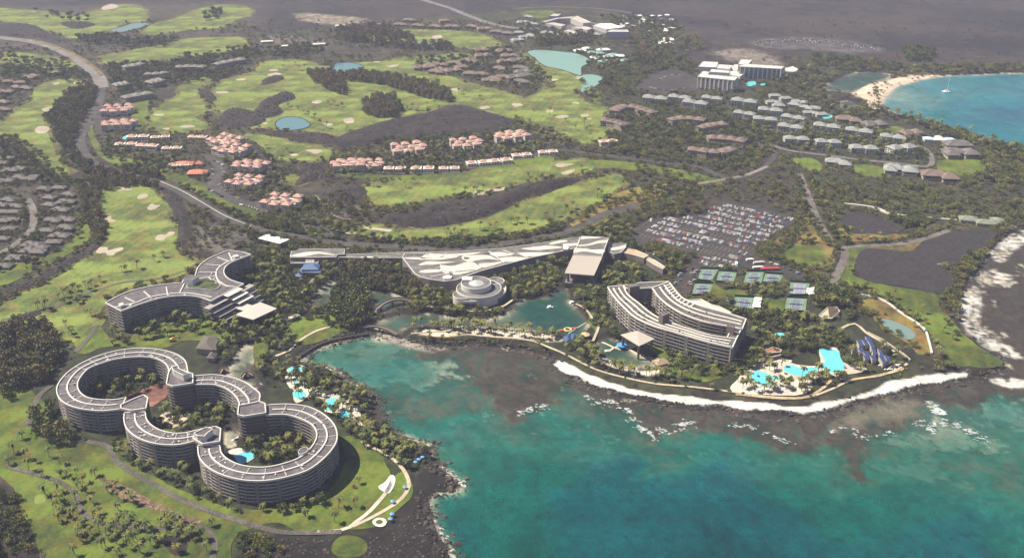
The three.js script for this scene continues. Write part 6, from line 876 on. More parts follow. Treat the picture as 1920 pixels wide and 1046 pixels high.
grow([1620, 570, 1700, 610, 1740, 650, 1748, 670, 1700, 660, 1640, 610], 7, { shrub: 4, kiawe_tree: 1 }, 'in the wetland', 0.9, 0.6); grow([1690, 430, 1760, 415, 1720, 405, 1660, 410], 7, { broadleaf_tree: 2, kiawe_tree: 1 }, 'beside the white wall', 0.9);
grow([1490, 330, 1560, 340, 1700, 350, 1920, 330, 1920, 420, 1850, 410, 1780, 400, 1600, 385, 1540, 380], 11, { kiawe_tree: 3, shrub: 4, broadleaf_tree: 1 }, 'in the scrub below the mown plots', 1, 0.75); grow([1840, 280, 1920, 280, 1920, 340, 1800, 350, 1840, 320], 10, { kiawe_tree: 3, broadleaf_tree: 2 }, 'on the scrubby slope above the bay', 1.1, 0.85);
grow([1700, 215, 1760, 232, 1830, 256, 1920, 280, 1920, 292, 1850, 280, 1760, 250, 1690, 226], 8, { kiawe_tree: 2, broadleaf_tree: 2, coconut_palm: 1 }, 'along the shore of the bay', 1.05); grow([1600, 190, 1640, 205, 1690, 216, 1680, 226, 1620, 220, 1580, 210], 9, { coconut_palm: 2, broadleaf_tree: 1, kiawe_tree: 1 }, 'behind the curved beach', 1.1); grow([1590, 172, 1640, 150, 1740, 138, 1700, 140, 1630, 150, 1600, 164], 9, { coconut_palm: 2, kiawe_tree: 1 }, 'on the bar between pond and beach', 1);
grow([1520, 110, 1560, 106, 1640, 118, 1700, 128, 1800, 124, 1920, 122, 1920, 133, 1820, 136, 1740, 137, 1660, 131, 1580, 130, 1530, 122], 10, { kiawe_tree: 2, broadleaf_tree: 3 }, 'along the far shore of the bay', 1.2); grow([1690, 96, 1730, 92, 1760, 104, 1740, 116, 1700, 114], 10, { broadleaf_tree: 1 }, 'on the knoll behind the bay', 1.4);
grow([1440, 150, 1520, 130, 1560, 150, 1540, 180, 1600, 200, 1640, 230, 1560, 215, 1490, 200, 1430, 180], 12, { kiawe_tree: 3, broadleaf_tree: 2, coconut_palm: 1 }, 'between the white hotel and the fishpond', 1.1, 0.8); grow([1440, 235, 1560, 235, 1700, 250, 1760, 300, 1690, 300, 1560, 285, 1450, 280, 1400, 240], 9, { broadleaf_tree: 3, coconut_palm: 2, garden_bush: 1 }, 'among the white villas', 0.95, 0.75); grow([1190, 180, 1300, 176, 1440, 195, 1480, 215, 1400, 235, 1300, 215, 1200, 205], 13, { broadleaf_tree: 2, kiawe_tree: 2 }, 'between the villas below the white hotel', 1, 0.75);
grow([1120, 130, 1200, 100, 1290, 108, 1310, 140, 1290, 178, 1200, 178, 1150, 180, 1125, 160], 11, { kiawe_tree: 4, broadleaf_tree: 2 }, 'between the lake and the white hotel', 1.15, 0.85); grow([1150, 195, 1240, 205, 1340, 225, 1440, 240, 1450, 280, 1420, 310, 1340, 325, 1290, 310, 1200, 300, 1140, 285, 1140, 240], 10.5, { kiawe_tree: 3, broadleaf_tree: 3 }, 'round the brown roofed flats', 1.1, 0.85); grow([1180, 310, 1300, 325, 1400, 340, 1480, 330, 1480, 380, 1400, 380, 1300, 370, 1200, 340], 12, { kiawe_tree: 3, shrub: 4 }, 'in the dark scrub behind the car park', 0.95, 0.8);
// --- golf course and villas on the left
grow([130, 175, 190, 160, 196, 175, 176, 205, 152, 240, 146, 262, 152, 290, 178, 318, 210, 328, 216, 340, 160, 330, 130, 300, 104, 260, 84, 220, 104, 196], 8, { ironwood_tree: 2, broadleaf_tree: 3 }, 'in the belt beside the divided road', 1.05); grow([180, 322, 250, 314, 300, 330, 298, 356, 250, 350, 200, 360, 170, 346], 7.5, { ironwood_tree: 3, broadleaf_tree: 1 }, 'in the dark belt at the head of the broad fairway', 0.95); grow([0, 256, 40, 262, 80, 290, 110, 320, 160, 345, 150, 362, 90, 350, 40, 330, 0, 300], 10, { broadleaf_tree: 2, kiawe_tree: 2 }, 'below the long fairway', 1);
grow([150, 356, 184, 352, 190, 390, 204, 440, 196, 456, 180, 460, 160, 420, 152, 390], 7.5, { ironwood_tree: 2, kiawe_tree: 2 }, 'between the grey houses and the broad fairway', 0.9); grow([0, 360, 140, 355, 160, 440, 60, 500, 0, 520], 12, { broadleaf_tree: 2, coconut_palm: 1, garden_bush: 2 }, 'among the grey roofed houses', 0.8, 0.7); grow([0, 100, 60, 110, 130, 120, 180, 150, 150, 165, 100, 150, 40, 160, 0, 210], 12, { broadleaf_tree: 2, kiawe_tree: 2 }, 'among the brown houses below the highway', 1, 0.8); grow([340, 390, 400, 412, 470, 436, 460, 470, 400, 462, 360, 440], 9, { kiawe_tree: 2, shrub: 3 }, 'on the lava behind the wing tower', 0.9, 0.7); grow([310, 352, 400, 400, 470, 430, 520, 430, 440, 400, 340, 345], 8, { broadleaf_tree: 2, kiawe_tree: 1 }, 'along the wall of the divided road', 0.95);
grow([190, 250, 260, 290, 330, 300, 390, 340, 330, 330, 240, 310, 190, 296], 9, { broadleaf_tree: 2, coconut_palm: 2, garden_bush: 1 }, 'below the low pink roofed pairs', 0.9, 0.8); grow([380, 250, 520, 300, 560, 390, 500, 400, 470, 380, 420, 300], 9, { coconut_palm: 2, broadleaf_tree: 2, garden_bush: 1 }, 'among the pink roofed blocks', 0.85, 0.7); grow([610, 300, 700, 290, 800, 265, 960, 250, 1040, 285, 900, 312, 740, 328, 640, 328], 8.5, { coconut_palm: 2, broadleaf_tree: 2, garden_bush: 1 }, 'in the gardens of the pink roofed villas', 0.85, 0.75); grow([700, 268, 800, 258, 900, 250, 940, 240, 900, 252, 800, 266, 720, 276], 8, { kiawe_tree: 1, broadleaf_tree: 1 }, 'behind the pink roofed villas', 0.9);
grow([560, 395, 640, 360, 690, 372, 680, 400, 600, 410], 9, { kiawe_tree: 2, ironwood_tree: 1, shrub: 2 }, 'on the lava beside the last pink roofed block', 0.9, 0.6); grow([580, 420, 680, 425, 720, 450, 660, 452], 8, { broadleaf_tree: 1, coconut_palm: 2 }, 'beside the looped drive bunker', 0.85, 0.7);
for (const [f, w] of [[[576, 138, 620, 136, 640, 150, 652, 176, 640, 180, 610, 166, 584, 152], 'in the tall grove beside the oval pond'], [[620, 138, 700, 142, 760, 150, 820, 165, 850, 182, 844, 194, 790, 182, 720, 160, 650, 152], 'in the long belt across the central fairway'], [[680, 196, 710, 182, 740, 186, 758, 210, 740, 220, 700, 222, 682, 214], 'in the tall clump on the lava edge']]) grow(f, 7.5, { ironwood_tree: 1 }, w, 1.05, 0.95);
grow([630, 60, 700, 50, 760, 66, 780, 78, 850, 88, 850, 96, 760, 92, 680, 82, 636, 76], 11, { ironwood_tree: 2, broadleaf_tree: 1 }, 'in the far belt below the brown houses', 1.3); grow([500, 95, 600, 80, 620, 90, 560, 108, 510, 110], 12, { broadleaf_tree: 2, kiawe_tree: 1 }, 'beside the depot sheds', 1.2); grow([200, 120, 330, 118, 460, 130, 420, 150, 330, 160, 220, 180, 200, 150], 11, { broadleaf_tree: 3, kiawe_tree: 1 }, 'among the grey flats', 1.05, 0.8); grow([330, 110, 460, 88, 500, 100, 460, 122, 340, 126], 11, { broadleaf_tree: 2, kiawe_tree: 2 }, 'behind the grey flats', 1.1, 0.7);
grow([130, 70, 200, 66, 260, 76, 330, 74, 320, 90, 240, 88, 160, 84], 14, { broadleaf_tree: 1 }, 'beside the highway bend', 1.3, 0.7); grow([60, 20, 150, 26, 180, 36, 150, 44, 80, 36], 22, { broadleaf_tree: 1 }, 'on the pale far fairway', 1.3, 0.6); grow([380, 22, 410, 16, 420, 34, 385, 38], 18, { broadleaf_tree: 1 }, 'on the tongue of fairway', 1.4, 0.7); grow([0, 130, 60, 132, 130, 140, 130, 146, 50, 148, 0, 150], 12, { broadleaf_tree: 2, coconut_palm: 1 }, 'on the dry fairway', 1.1, 0.8);
grow([770, 110, 860, 105, 960, 90, 1010, 130, 1000, 170, 940, 160, 860, 145, 790, 135], 13, { broadleaf_tree: 3, coconut_palm: 1 }, 'among the brown houses by the lake', 1.05, 0.8); grow([960, 115, 1000, 120, 1030, 150, 1040, 170, 1016, 160, 980, 130], 9, { coconut_palm: 2, broadleaf_tree: 1 }, 'on the fairway side of the lake houses', 1.1); grow([960, 215, 1060, 255, 1120, 275, 1080, 285, 1000, 260], 10, { kiawe_tree: 2, coconut_palm: 2 }, 'below the lake fairway', 1, 0.8); grow([1085, 148, 1110, 156, 1120, 190, 1100, 180], 9, { broadleaf_tree: 1, coconut_palm: 1 }, 'at the lake outlet', 1); grow([1080, 92, 1130, 96, 1170, 118, 1130, 134, 1090, 120], 11, { coconut_palm: 2, broadleaf_tree: 1 }, 'round the tent roofs by the lake', 1.1); grow([1000, 72, 1110, 70, 1110, 82, 1010, 88], 10, { broadleaf_tree: 1, ironwood_tree: 1 }, 'behind the pale lake', 1.2); grow([1120, 30, 1200, 30, 1280, 46, 1260, 66, 1180, 60], 17, { broadleaf_tree: 1, kiawe_tree: 1 }, 'among the far dwellings', 1.2, 0.8); grow([960, 40, 1120, 50, 1120, 66, 980, 66], 17, { broadleaf_tree: 1, coconut_palm: 1 }, 'round the shopping centre', 1.1, 0.7); grow([1180, 66, 1300, 70, 1330, 96, 1240, 100, 1180, 90], 14, { kiawe_tree: 3, broadleaf_tree: 1 }, 'on the slope behind the white hotel', 1.2, 0.8);
// palms that stand alone along the fairways
const solo = (list, where, kind = 'coconut_palm', s = 1) => { for (let i = 0; i < list.length; i += 2) { const p = G(list[i], list[i + 1]); plant(kind, p.x, p.z, `${WORDS[kind]} ${where}`, `${kind.replace(/_/g, ' ')}s ${where}`, s); } };
solo([838, 443, 846, 445, 853, 442, 860, 446, 867, 444, 900, 432, 918, 432, 928, 430, 958, 420, 970, 418, 866, 448, 875, 440, 740, 440, 748, 443, 990, 420, 1022, 410, 1040, 406, 1060, 398, 1066, 396, 1072, 392, 1120, 370, 1128, 366], 'on the bright fairway behind the hall'); solo([852, 365, 872, 362, 888, 361, 893, 358, 905, 360, 930, 352, 700, 350, 760, 352, 1008, 330, 1016, 335, 1026, 338, 1090, 318, 1100, 325, 990, 332], 'on the bright fairway below the villas'); solo([228, 510, 236, 508, 256, 504, 288, 490, 306, 482, 108, 562, 118, 556, 126, 548, 134, 552, 140, 545, 148, 556, 152, 562, 160, 540, 166, 545, 170, 536, 186, 528, 70, 580, 80, 578, 84, 582, 170, 592, 120, 568, 130, 562, 144, 568, 128, 626, 134, 632, 116, 640, 122, 612], 'on the broad fairway'); solo([616, 196, 626, 198, 640, 200, 680, 196, 762, 206, 772, 206, 780, 208, 786, 207, 800, 200, 815, 198, 540, 200, 560, 208, 570, 214, 578, 220, 590, 226, 600, 234, 612, 240, 650, 244, 860, 176, 870, 182, 900, 186, 560, 132, 570, 128, 552, 122, 530, 130, 820, 162, 1000, 208, 1030, 216, 1060, 228, 1080, 244, 1096, 236, 1100, 250, 520, 292, 540, 286, 500, 278], 'on the central fairway'); solo([330, 120, 345, 118, 366, 122], 'beside the oval pond', 'broadleaf_tree', 1.2); solo([400, 22, 384, 30], 'alone on the tongue of fairway edge', 'broadleaf_tree', 1.6);
// dry scrub over the open lava: far too much to count
{
  for (let i = 0; i < 34000; i++) { const py = 40 + 560 * Math.pow(rnd(), 1.25), px = rr(-60, 1980), p = G(px, py); if (wet(p.x, p.z) || builtOver(p.x, p.z)) continue; const n = fbm(p.x * 0.011, p.z * 0.011, 5); if (n < 0.36 || turfAt(p.x, p.z) || mounds.some(m => m.h > 2 && inside(p.x, p.z, m.p)) || (flows.some(o => inside(p.x, p.z, o.p)) && rnd() < 0.85)) continue; plant(rnd() < 0.65 ? 'shrub' : 'kiawe_tree', p.x, p.z, 'SCRUB', '', rr(0.6, 1.0)); }
}
function turfAt(x, z) { if (!turfAt.list) { turfAt.list = []; for (const o of scene.children) if (o.isMesh && /^(fairway|lawn|gravel|car_park|sand|putting|wetland)/.test(o.name)) { const a = o.geometry.attributes.position, p = []; for (let i = 0; i < a.count; i++) p.push({ x: a.getX(i), z: a.getZ(i) }); turfAt.list.push({ p, b: boxOf(p) }); } } for (const { p, b } of turfAt.list) if (x > b.x0 && x < b.x1 && z > b.z0 && z < b.z1 && inside(x, z, p)) return true; return false; }
camera.updateMatrixWorld(true); const barkC = [0.17, 0.135, 0.10];
for (const kind in kinds) {
  const K = kinds[kind], list = wishes[kind], mats_ = mats.leaf;
  // the ones that show largest stand as single things, the rest as one mass
  const eye = camera.position, view = new THREE.Vector3(), frustum = new THREE.Frustum().setFromProjectionMatrix(new THREE.Matrix4().multiplyMatrices(camera.projectionMatrix, camera.matrixWorldInverse));
  for (const w of list) { view.set(w.x, 2, w.z); w.seen = w.label !== 'SCRUB' && frustum.containsPoint(view) ? w.s / view.distanceTo(eye) : -1; }
  list.sort((a, b) => b.seen - a.seen); const single = list.filter(w => w.seen > 0).slice(0, 300), rest = list.filter(w => !single.includes(w));
  const set = new Set(single), proto = [];
  for (const w of single) {
    let o; if (!proto[w.v]) { o = proto[w.v] = new THREE.Group(); o.name = kind; part(o, 'trunk', K.v[w.v][0], mats.bark); part(o, K.crown, K.v[w.v][1], pick(leaves)); o.name = numbered(kind); scene.add(o); } else { o = proto[w.v].clone(); o.children[1].material = pick(leaves); o.name = numbered(kind); scene.add(o); }
    o.position.set(w.x, 0, w.z); o.rotation.y = w.a; o.scale.setScalar(w.s); o.userData = {}; { const sz = w.s > 1.02 ? 'large ' : w.s < 0.84 ? 'small ' : '', sh = { coconut_palm: ['leaning ', 'tall ', 'short '], broadleaf_tree: ['', 'low ', 'narrow '], kiawe_tree: ['', 'wide '], ironwood_tree: ['', 'tall '], shrub: ['', 'flat '], garden_bush: ['pale green ', 'dark green '] }[kind][w.v]; w.label = sz + sh + w.label; w.group = sz + sh + w.group; }
    tag(o, w.label, { coconut_palm: 'palm', shrub: 'shrub', garden_bush: 'bush' }[kind] || 'tree', w.group);
  }
  K.v.forEach((v, k) => {
    const l = rest.filter(w => w.v === k); if (!l.length) return;
    const g = merge([paint((v[0].index ? v[0].toNonIndexed() : v[0].clone()), barkC), v[1].clone()]), im = new THREE.InstancedMesh(g, mats_, l.length), m = new THREE.Matrix4(), q = new THREE.Quaternion(), up = new THREE.Vector3(0, 1, 0);
    l.forEach((w, i) => { im.setMatrixAt(i, m.compose(new THREE.Vector3(w.x, 0, w.z), q.setFromAxisAngle(up, w.a), new THREE.Vector3(w.s, w.s * rr(0.8, 1.2), w.s))); const k = rr(0.7, 1.35); im.setColorAt(i, new THREE.Color().setRGB(k * rr(0.95, 1.15), k, k * rr(0.75, 1))); });
    im.name = numbered({ coconut_palm: 'distant_palms', broadleaf_tree: 'distant_trees', kiawe_tree: 'distant_thorn_scrub', ironwood_tree: 'distant_ironwoods', shrub: 'distant_scrub', garden_bush: 'distant_bushes' }[kind]); im.castShadow = im.receiveShadow = true;
    tag(im, { coconut_palm: 'remaining small palms scattered through the far grounds', broadleaf_tree: 'far tree cover between roads and houses', kiawe_tree: 'far olive scrub over the lava', ironwood_tree: 'far ironwood cover along the golf course', shrub: 'dry scrub over the open lava', garden_bush: 'small bushes of the far gardens' }[kind], 'vegetation', null, 'stuff'); scene.add(im);
  });
}

// ---------------------------------------------------------------- cars
const carGeo = (() => {                                       // body, sloped cabin with dark glass, roof, four wheels
  const prof = (pts, w, c) => { const s = new THREE.Shape(pts.map(p => new THREE.Vector2(...p))), g = new THREE.ExtrudeGeometry(s, { depth: w, bevelEnabled: false }); g.translate(0, 0, -w / 2); return paint(g, c); };
  const o = [prof([[-2.25, 0.35], [2.2, 0.35], [2.25, 0.75], [1.3, 0.95], [-2.15, 1.0], [-2.3, 0.8]], 1.8, [1, 1, 1]), prof([[-1.9, 0.98], [1.15, 0.95], [0.55, 1.42], [-1.45, 1.45]], 1.6, [0.06, 0.06, 0.07]), prof([[-1.5, 1.44], [0.55, 1.42], [0.45, 1.52], [-1.35, 1.54]], 1.55, [1, 1, 1])];
  for (const x of [-1.4, 1.4]) for (const z of [-0.85, 0.85]) { const w = new THREE.CylinderGeometry(0.33, 0.33, 0.24, 8).rotateX(Math.PI / 2).translate(x, 0.33, z).toNonIndexed(); o.push(paint(w, [0.03, 0.03, 0.03])); }
  return merge(o).scale(0.93, 0.93, 0.93);
})();
const paints = { white: [0.78, 0.78, 0.76], silver: [0.48, 0.48, 0.48], black: [0.025, 0.025, 0.03], grey: [0.16, 0.16, 0.17], red: [0.42, 0.02, 0.02], blue: [0.04, 0.09, 0.28], tan: [0.42, 0.34, 0.22] };
const carMat = Object.fromEntries(Object.entries(paints).map(([k, c]) => [k, new THREE.MeshStandardMaterial({ color: new THREE.Color().setRGB(...c), roughness: 0.35, vertexColors: true })]));
const carNames = ['white', 'white', 'silver', 'grey', 'silver', 'silver', 'black', 'black', 'grey', 'grey', 'red', 'blue', 'tan', 'white', 'white', 'silver', 'black', 'grey', 'blue', 'silver'];
const carList = [];
const LY = LAY.lot + 0.02;
{
  const A = f => Z(1170, 370, 5.506, f), lot = P(A([100, 400, 300, 205, 560, 215, 860, 185, 880, 110, 1160, 70, 1770, 225, 1320, 560, 1190, 650, 1000, 640, 780, 560, 560, 540, 340, 450, 120, 420])), lot2 = P(A([800, 620, 1200, 590, 1260, 700, 1080, 720, 780, 720])), strip1 = P(A([130, 450, 480, 600, 460, 620, 330, 600, 130, 500])), strip2 = P(A([560, 700, 650, 720, 560, 930, 500, 940, 540, 830])), strip3 = P(A([720, 720, 790, 740, 700, 930, 640, 920]));
  const u = G(...A([620, 500])).sub(G(...A([120, 380]))).setY(0).normalize(), v = new THREE.Vector3(u.z, 0, -u.x), o = G(...A([120, 390])), walk = P(A([780, 590, 950, 480, 1420, 180]));
  if (v.z > 0) v.negate();
  const ang = Math.atan2(-v.z, v.x), lines = [];
  for (let r = -6; r < 32; r++) for (const side of [0, 1]) for (let c = -20; c < 170; c++) {
    const x = c * 2.65, y = r * 17 + side * 5.4, p = o.clone().addScaledVector(u, x).addScaledVector(v, y);
    if (!inside(p.x, p.z, lot) && !inside(p.x, p.z, lot2)) continue;
    if (Math.abs(x % 150) < 4) continue;
    const q = fbm(x * 0.02 + r * 3, r * 1.7, 3); const far = smooth(60, 190, y) * smooth(60, 240, x);
    if (c % 2 === 0) lines.push(box(0.14, 0.02, 5.2, p.x + u.x * 1.32, LY, p.z + u.z * 1.32, Math.atan2(v.x, v.z)));
    if (rnd() < 0.1 + 0.45 * far || q < 0.37) continue;
    carList.push([p.x, p.z, ang + (side ? Math.PI : 0) + rr(-0.03, 0.03), 'in the large car park', lot]);
  }
  top('parking_bay_lines', merge(lines), mats.kerb, 'white painted bay lines of the large car park', 'marking', null, 'structure');
  for (const [poly, step] of [[strip1, 2.8], [strip2, 2.8], [strip3, 2.8]]) { const b = boxOf(poly); for (let z = b.z0; z < b.z1; z += 6) for (let x = b.x0; x < b.x1; x += 3) if (inside(x, z, poly) && rnd() < 0.5) carList.push([x, z, rr(-0.1, 0.1) + 0.3, poly === strip1 ? 'beside the great hall' : 'beside the first tennis courts']); }
  const rows = (pts, n, where, a, skip = 0.2) => { const c = curve(P(pts), false, 3); for (let i = 0; i < n; i++) { if (rnd() < skip) continue; const p = c[Math.floor(i / n * (c.length - 1))]; carList.push([p.x, p.z, a + rr(-0.1, 0.1), where]); } };
  const B = f => Z(180, 180, 4.547, f);
  rows(B([1000, 550, 1060, 580, 1100, 610]), 9, 'in the curved villa car park', 0.6); rows(B([960, 800, 1020, 830, 1090, 870]), 8, 'in the curved villa car park', 0.7); rows(B([1060, 790, 1120, 820, 1200, 870, 1240, 890]), 10, 'in the curved villa car park', 0.7); rows(B([980, 620, 1000, 660, 970, 690]), 5, 'in the curved villa car park', 0); rows(B([1040, 770, 1080, 720, 1090, 640]), 8, 'in the curved villa car park', 0.2); rows(B([1230, 930, 1290, 940, 1420, 990]), 8, 'in the curved villa car park', 1.2);
  rows(T(0, 0, [520, 640, 515, 680, 530, 720]), 8, 'beside the first pink roofed villas', 0.1); rows(T(0, 0, [570, 600, 575, 640, 565, 700]), 7, 'beside the first pink roofed villas', 0.1);
  rows(A([1520, 680, 1640, 720, 1760, 770, 1860, 810]), 24, 'along the lane behind the courts', 0.3, 0.3); rows([1236, 150, 1250, 144, 1270, 140, 1290, 148], 22, 'beside the white hotel', 0.4); rows([1220, 164, 1250, 170, 1290, 166], 20, 'beside the white hotel', 0.4); rows([1000, 56, 1060, 58, 1110, 54], 20, 'by the shopping centre', 0.3); rows([1060, 48, 1090, 44, 1130, 50], 20, 'by the shopping centre', 0.4);
  for (const [x, y, w] of [[130, 654, 'on the track beside the wing tower'], [600, 447, 'on the looped drive'], [652, 468, 'behind the link roof'], [104, 86, 'on the highway'], [164, 120, 'on the highway'], [184, 138, 'on the highway'], [840, 16, 'on the trunk road'], [870, 26, 'on the trunk road'], [905, 40, 'on the trunk road'], [1028, 451, 'behind the convention hall'], [1762, 497, 'at the edge of the gravel lot']]) { const p = G(x, y); carList.push([p.x, p.z, rr(0, 3), w]); }
  for (let i = 0; i < 6; i++) rows([1416, 88 - i * 1.6, 1450, 82 - i * 1.7, 1500, 79 - i * 1.5, 1560, 84 - i * 1.4, 1600, 89 - i * 1.2, 1648, 94 - i], 44, 'in the far beach car park on the lava', 0.4, 0.35);
}
{
  const list = carList.map(c => ({ c, paint: pick(carNames), d: Math.hypot(c[0], c[1], EYE) })).sort((a, b) => a.d - b.d), single = list.slice(0, 300), rest = list.slice(300), base = {};
  for (const { c: [x, z, a, where], paint: k } of single) { const m = new THREE.Mesh(carGeo, carMat[k]); m.name = numbered('parked_car'); m.castShadow = m.receiveShadow = true; m.position.set(x, LY, z); m.rotation.y = a; tag(m, `${k} car parked ${where}`, 'car', `${k} cars ${where}`); scene.add(m); }
  const im = new THREE.InstancedMesh(carGeo, new THREE.MeshStandardMaterial({ color: 0xffffff, roughness: 0.35, vertexColors: true }), rest.length), m4 = new THREE.Matrix4(), q = new THREE.Quaternion(), up = new THREE.Vector3(0, 1, 0), one = new THREE.Vector3(1, 1, 1), col = new THREE.Color();
  rest.forEach(({ c, paint: k }, i) => { im.setMatrixAt(i, m4.compose(new THREE.Vector3(c[0], LY, c[1]), q.setFromAxisAngle(up, c[2]), one)); im.setColorAt(i, col.setRGB(...paints[k])); });
  im.name = 'distant_parked_cars'; im.castShadow = im.receiveShadow = true; tag(im, 'farther parked cars of the large and far car parks', 'cars', null, 'stuff'); scene.add(im);
}
// vans, tents and containers behind the courts
{
  const A = (x, y) => G(...Z(1170, 370, 5.506, [x, y]));
  for (const [x, y, a, l, w, c] of [[1162, 700, 1.45, 'white delivery van parked at the lane end', 7, mats.white], [1295, 660, 0.2, 'white box van beside the wide trailer', 7.5, mats.white], [1390, 690, 0.2, 'pale wide trailer behind the courts', 12, mats.pale], [1380, 740, 0.15, 'white container beside the red awning', 11, mats.white]]) { const p = A(x, y), t = thing('service_van', l, 'van', null, p.x, LY, p.z, a); part(t, 'box_body', box(w, 2.4, 2.4, 0, 0.6, 0), c); part(t, 'cab', [box(1.6, 1.6, 2.2, w / 2 + 0.8, 0.6, 0)], c); part(t, 'windscreen', box(0.1, 0.7, 1.9, w / 2 + 1.62, 1.4, 0), mats.villaDark); for (const q of [-w * 0.35, w * 0.42]) for (const s of [-1, 1]) part(t, 'wheel', new THREE.CylinderGeometry(0.45, 0.45, 0.3, 10).rotateX(Math.PI / 2).translate(q, 0.45, s * 1.05), mats.villaDark); }
  const p = A(1510, 750), t = thing('red_awning', 'long red awning behind the courts', 'awning', null, p.x, 0, p.z, 0.1); part(t, 'awning_cloth', at(hipRoof(21, 4, 0.8, 0.2), 0, 0, 0, 2.8), mats.red); for (const q of [-10, -3, 3, 10]) for (const s of [-1.8, 1.8]) part(t, 'post', box(0.15, 2.8, 0.15, q, 0, s), mats.white);
}
// ---------------------------------------------------------------- tennis courts
{
  const A = f => Z(1270, 490, 6.4, f), C = ['tennis court at the corner of the car park', 'tennis court with a palm beside it', 'tennis court nearest the twin wing tower', 'tennis court behind a row of palms', 'tennis court below the red awning', 'pale tennis court beside the white gazebos', 'tennis court above the dense trees', 'tennis court with white tents along one side'].map((l, i) => [courtsAt[i], l]);
  const bl = (q, u, v) => q[0].clone().lerp(q[1], u).lerp(q[3].clone().lerp(q[2], u), v);
  for (const [i, [f, l]] of C.entries()) {
    const q = P(f), t = thing('tennis_court', l, 'tennis court'), quad = (u0, v0, u1, v1) => [bl(q, u0, v0), bl(q, u1, v0), bl(q, u1, v1), bl(q, u0, v1)];
    part(t, 'surround', flat(q, 0.46, 20), mats.courtGreen); part(t, 'playing_surface', flat(quad(0.2, 0.14, 0.8, 0.88), 0.5, 20), i === 5 ? M([0.2, 0.2, 0.28], 0.85) : mats.courtBlue);
    for (const [u0, v0, u1, v1] of [[0.2, 0.14, 0.8, 0.146], [0.2, 0.874, 0.8, 0.88], [0.2, 0.14, 0.208, 0.88], [0.792, 0.14, 0.8, 0.88], [0.28, 0.14, 0.287, 0.88], [0.713, 0.14, 0.72, 0.88], [0.28, 0.33, 0.72, 0.335], [0.28, 0.67, 0.72, 0.675], [0.497, 0.33, 0.503, 0.67]]) part(t, 'court_line', flat(quad(u0, v0, u1, v1), 0.54), mats.white);
    part(t, 'net', strip([bl(q, 0.17, 0.505), bl(q, 0.83, 0.505)], false, 0.5, 1.45, 0.1), mats.villaDark); part(t, 'windscreen_fence', [strip([q[0], q[1]].map(p => p.clone()), false, 0.4, 2.8, 0.12), strip([q[3], q[2]].map(p => p.clone()), false, 0.4, 2.2, 0.12)], mats.screen); q.forEach(p => part(t, 'fence_post', box(0.2, 3.8, 0.2, p.x, 0.3, p.z), mats.screen));
  }
  const q = P(A([590, 425, 682, 462, 660, 502, 588, 482])), t = thing('practice_court', 'small blue practice court under the trees', 'tennis court'); part(t, 'playing_surface', flat(q, 0.5), mats.courtBlue); part(t, 'practice_wall', strip([q[0], q[1]], false, 0.4, 3, 0.2), mats.screen);
}
// ---------------------------------------------------------------- bridges, walls, boardwalks
function bridge(name, label, px, rise, w, mat) {
  const c = curve(P(px), false, 2.5), n = c.length, t = thing(name, label, 'bridge'), pos = [], side = [[], []];
  c.forEach((p, i) => { p.y = 0.3 + rise * Math.sin(Math.PI * i / (n - 1)); });
  const nrm = i => { const a = c[Math.max(0, i - 1)], b = c[Math.min(n - 1, i + 1)], l = Math.hypot(b.x - a.x, b.z - a.z); return [(b.z - a.z) / l, -(b.x - a.x) / l]; };
  const slab = (o0, o1, y0, y1) => { const g = []; for (let i = 0; i + 1 < n; i++) { const A = [i, i + 1].map(k => { const [x, z] = nrm(k), p = c[k]; return [[p.x + x * o0, p.y + y0, p.z + z * o0], [p.x + x * o1, p.y + y0, p.z + z * o1], [p.x + x * o1, p.y + y1, p.z + z * o1], [p.x + x * o0, p.y + y1, p.z + z * o0]]; }); for (let k = 0; k < 4; k++) { const m = (k + 1) % 4; g.push(...A[0][k], ...A[1][k], ...A[1][m], ...A[0][k], ...A[1][m], ...A[0][m]); } } return soup(g, null, null); };
  part(t, 'deck', slab(-w / 2, w / 2, -0.6, 0), mat); for (const s of [-1, 1]) part(t, 'parapet', slab(s * w / 2 - 0.25, s * w / 2 + 0.25, -0.6, 1.1), M([0.42, 0.34, 0.27], 0.85, texFine)); for (const k of [0.2, 0.5, 0.8]) { const p = c[Math.floor(k * (n - 1))]; part(t, 'pier', box(1.6, p.y + 4.4, w * 0.8, p.x, -5, p.z), mats.stoneWall); }
}
bridge('stone_bridge', 'long arched stone bridge over the upper lagoon', Z(530, 430, 4.982, [870, 752, 940, 715, 1040, 685, 1130, 675, 1220, 680]), 3.2, 5, M([0.42, 0.34, 0.27], 0.9, texFine)); bridge('stone_bridge', 'arched bridge over the mouth of the lagoon', Z(530, 430, 4.982, [700, 930, 780, 928, 880, 932, 980, 955, 1070, 985]), 2.6, 4, M([0.45, 0.37, 0.28], 0.9, texFine)); bridge('foot_bridge', 'small brown footbridge over the canal', Z(530, 430, 4.982, [130, 705, 165, 712, 190, 740, 205, 770]), 1.6, 4, M([0.3, 0.16, 0.11], 0.85)); bridge('foot_bridge', 'low footbridge behind the middle loop of the tower', Z(360, 600, 5.23, [490, 560, 530, 538, 590, 545]), 1.8, 3, M([0.3, 0.2, 0.15], 0.85)); bridge('foot_bridge', 'little footbridge over the end of the canal', Z(360, 600, 5.23, [275, 515, 310, 492, 345, 500]), 1.6, 3, M([0.3, 0.2, 0.15], 0.85));
const wall = (px, label, h, w, m) => top('boundary_wall', strip(curve(P(px), false, 6), false, -0.2, h, w), m, label, 'wall');
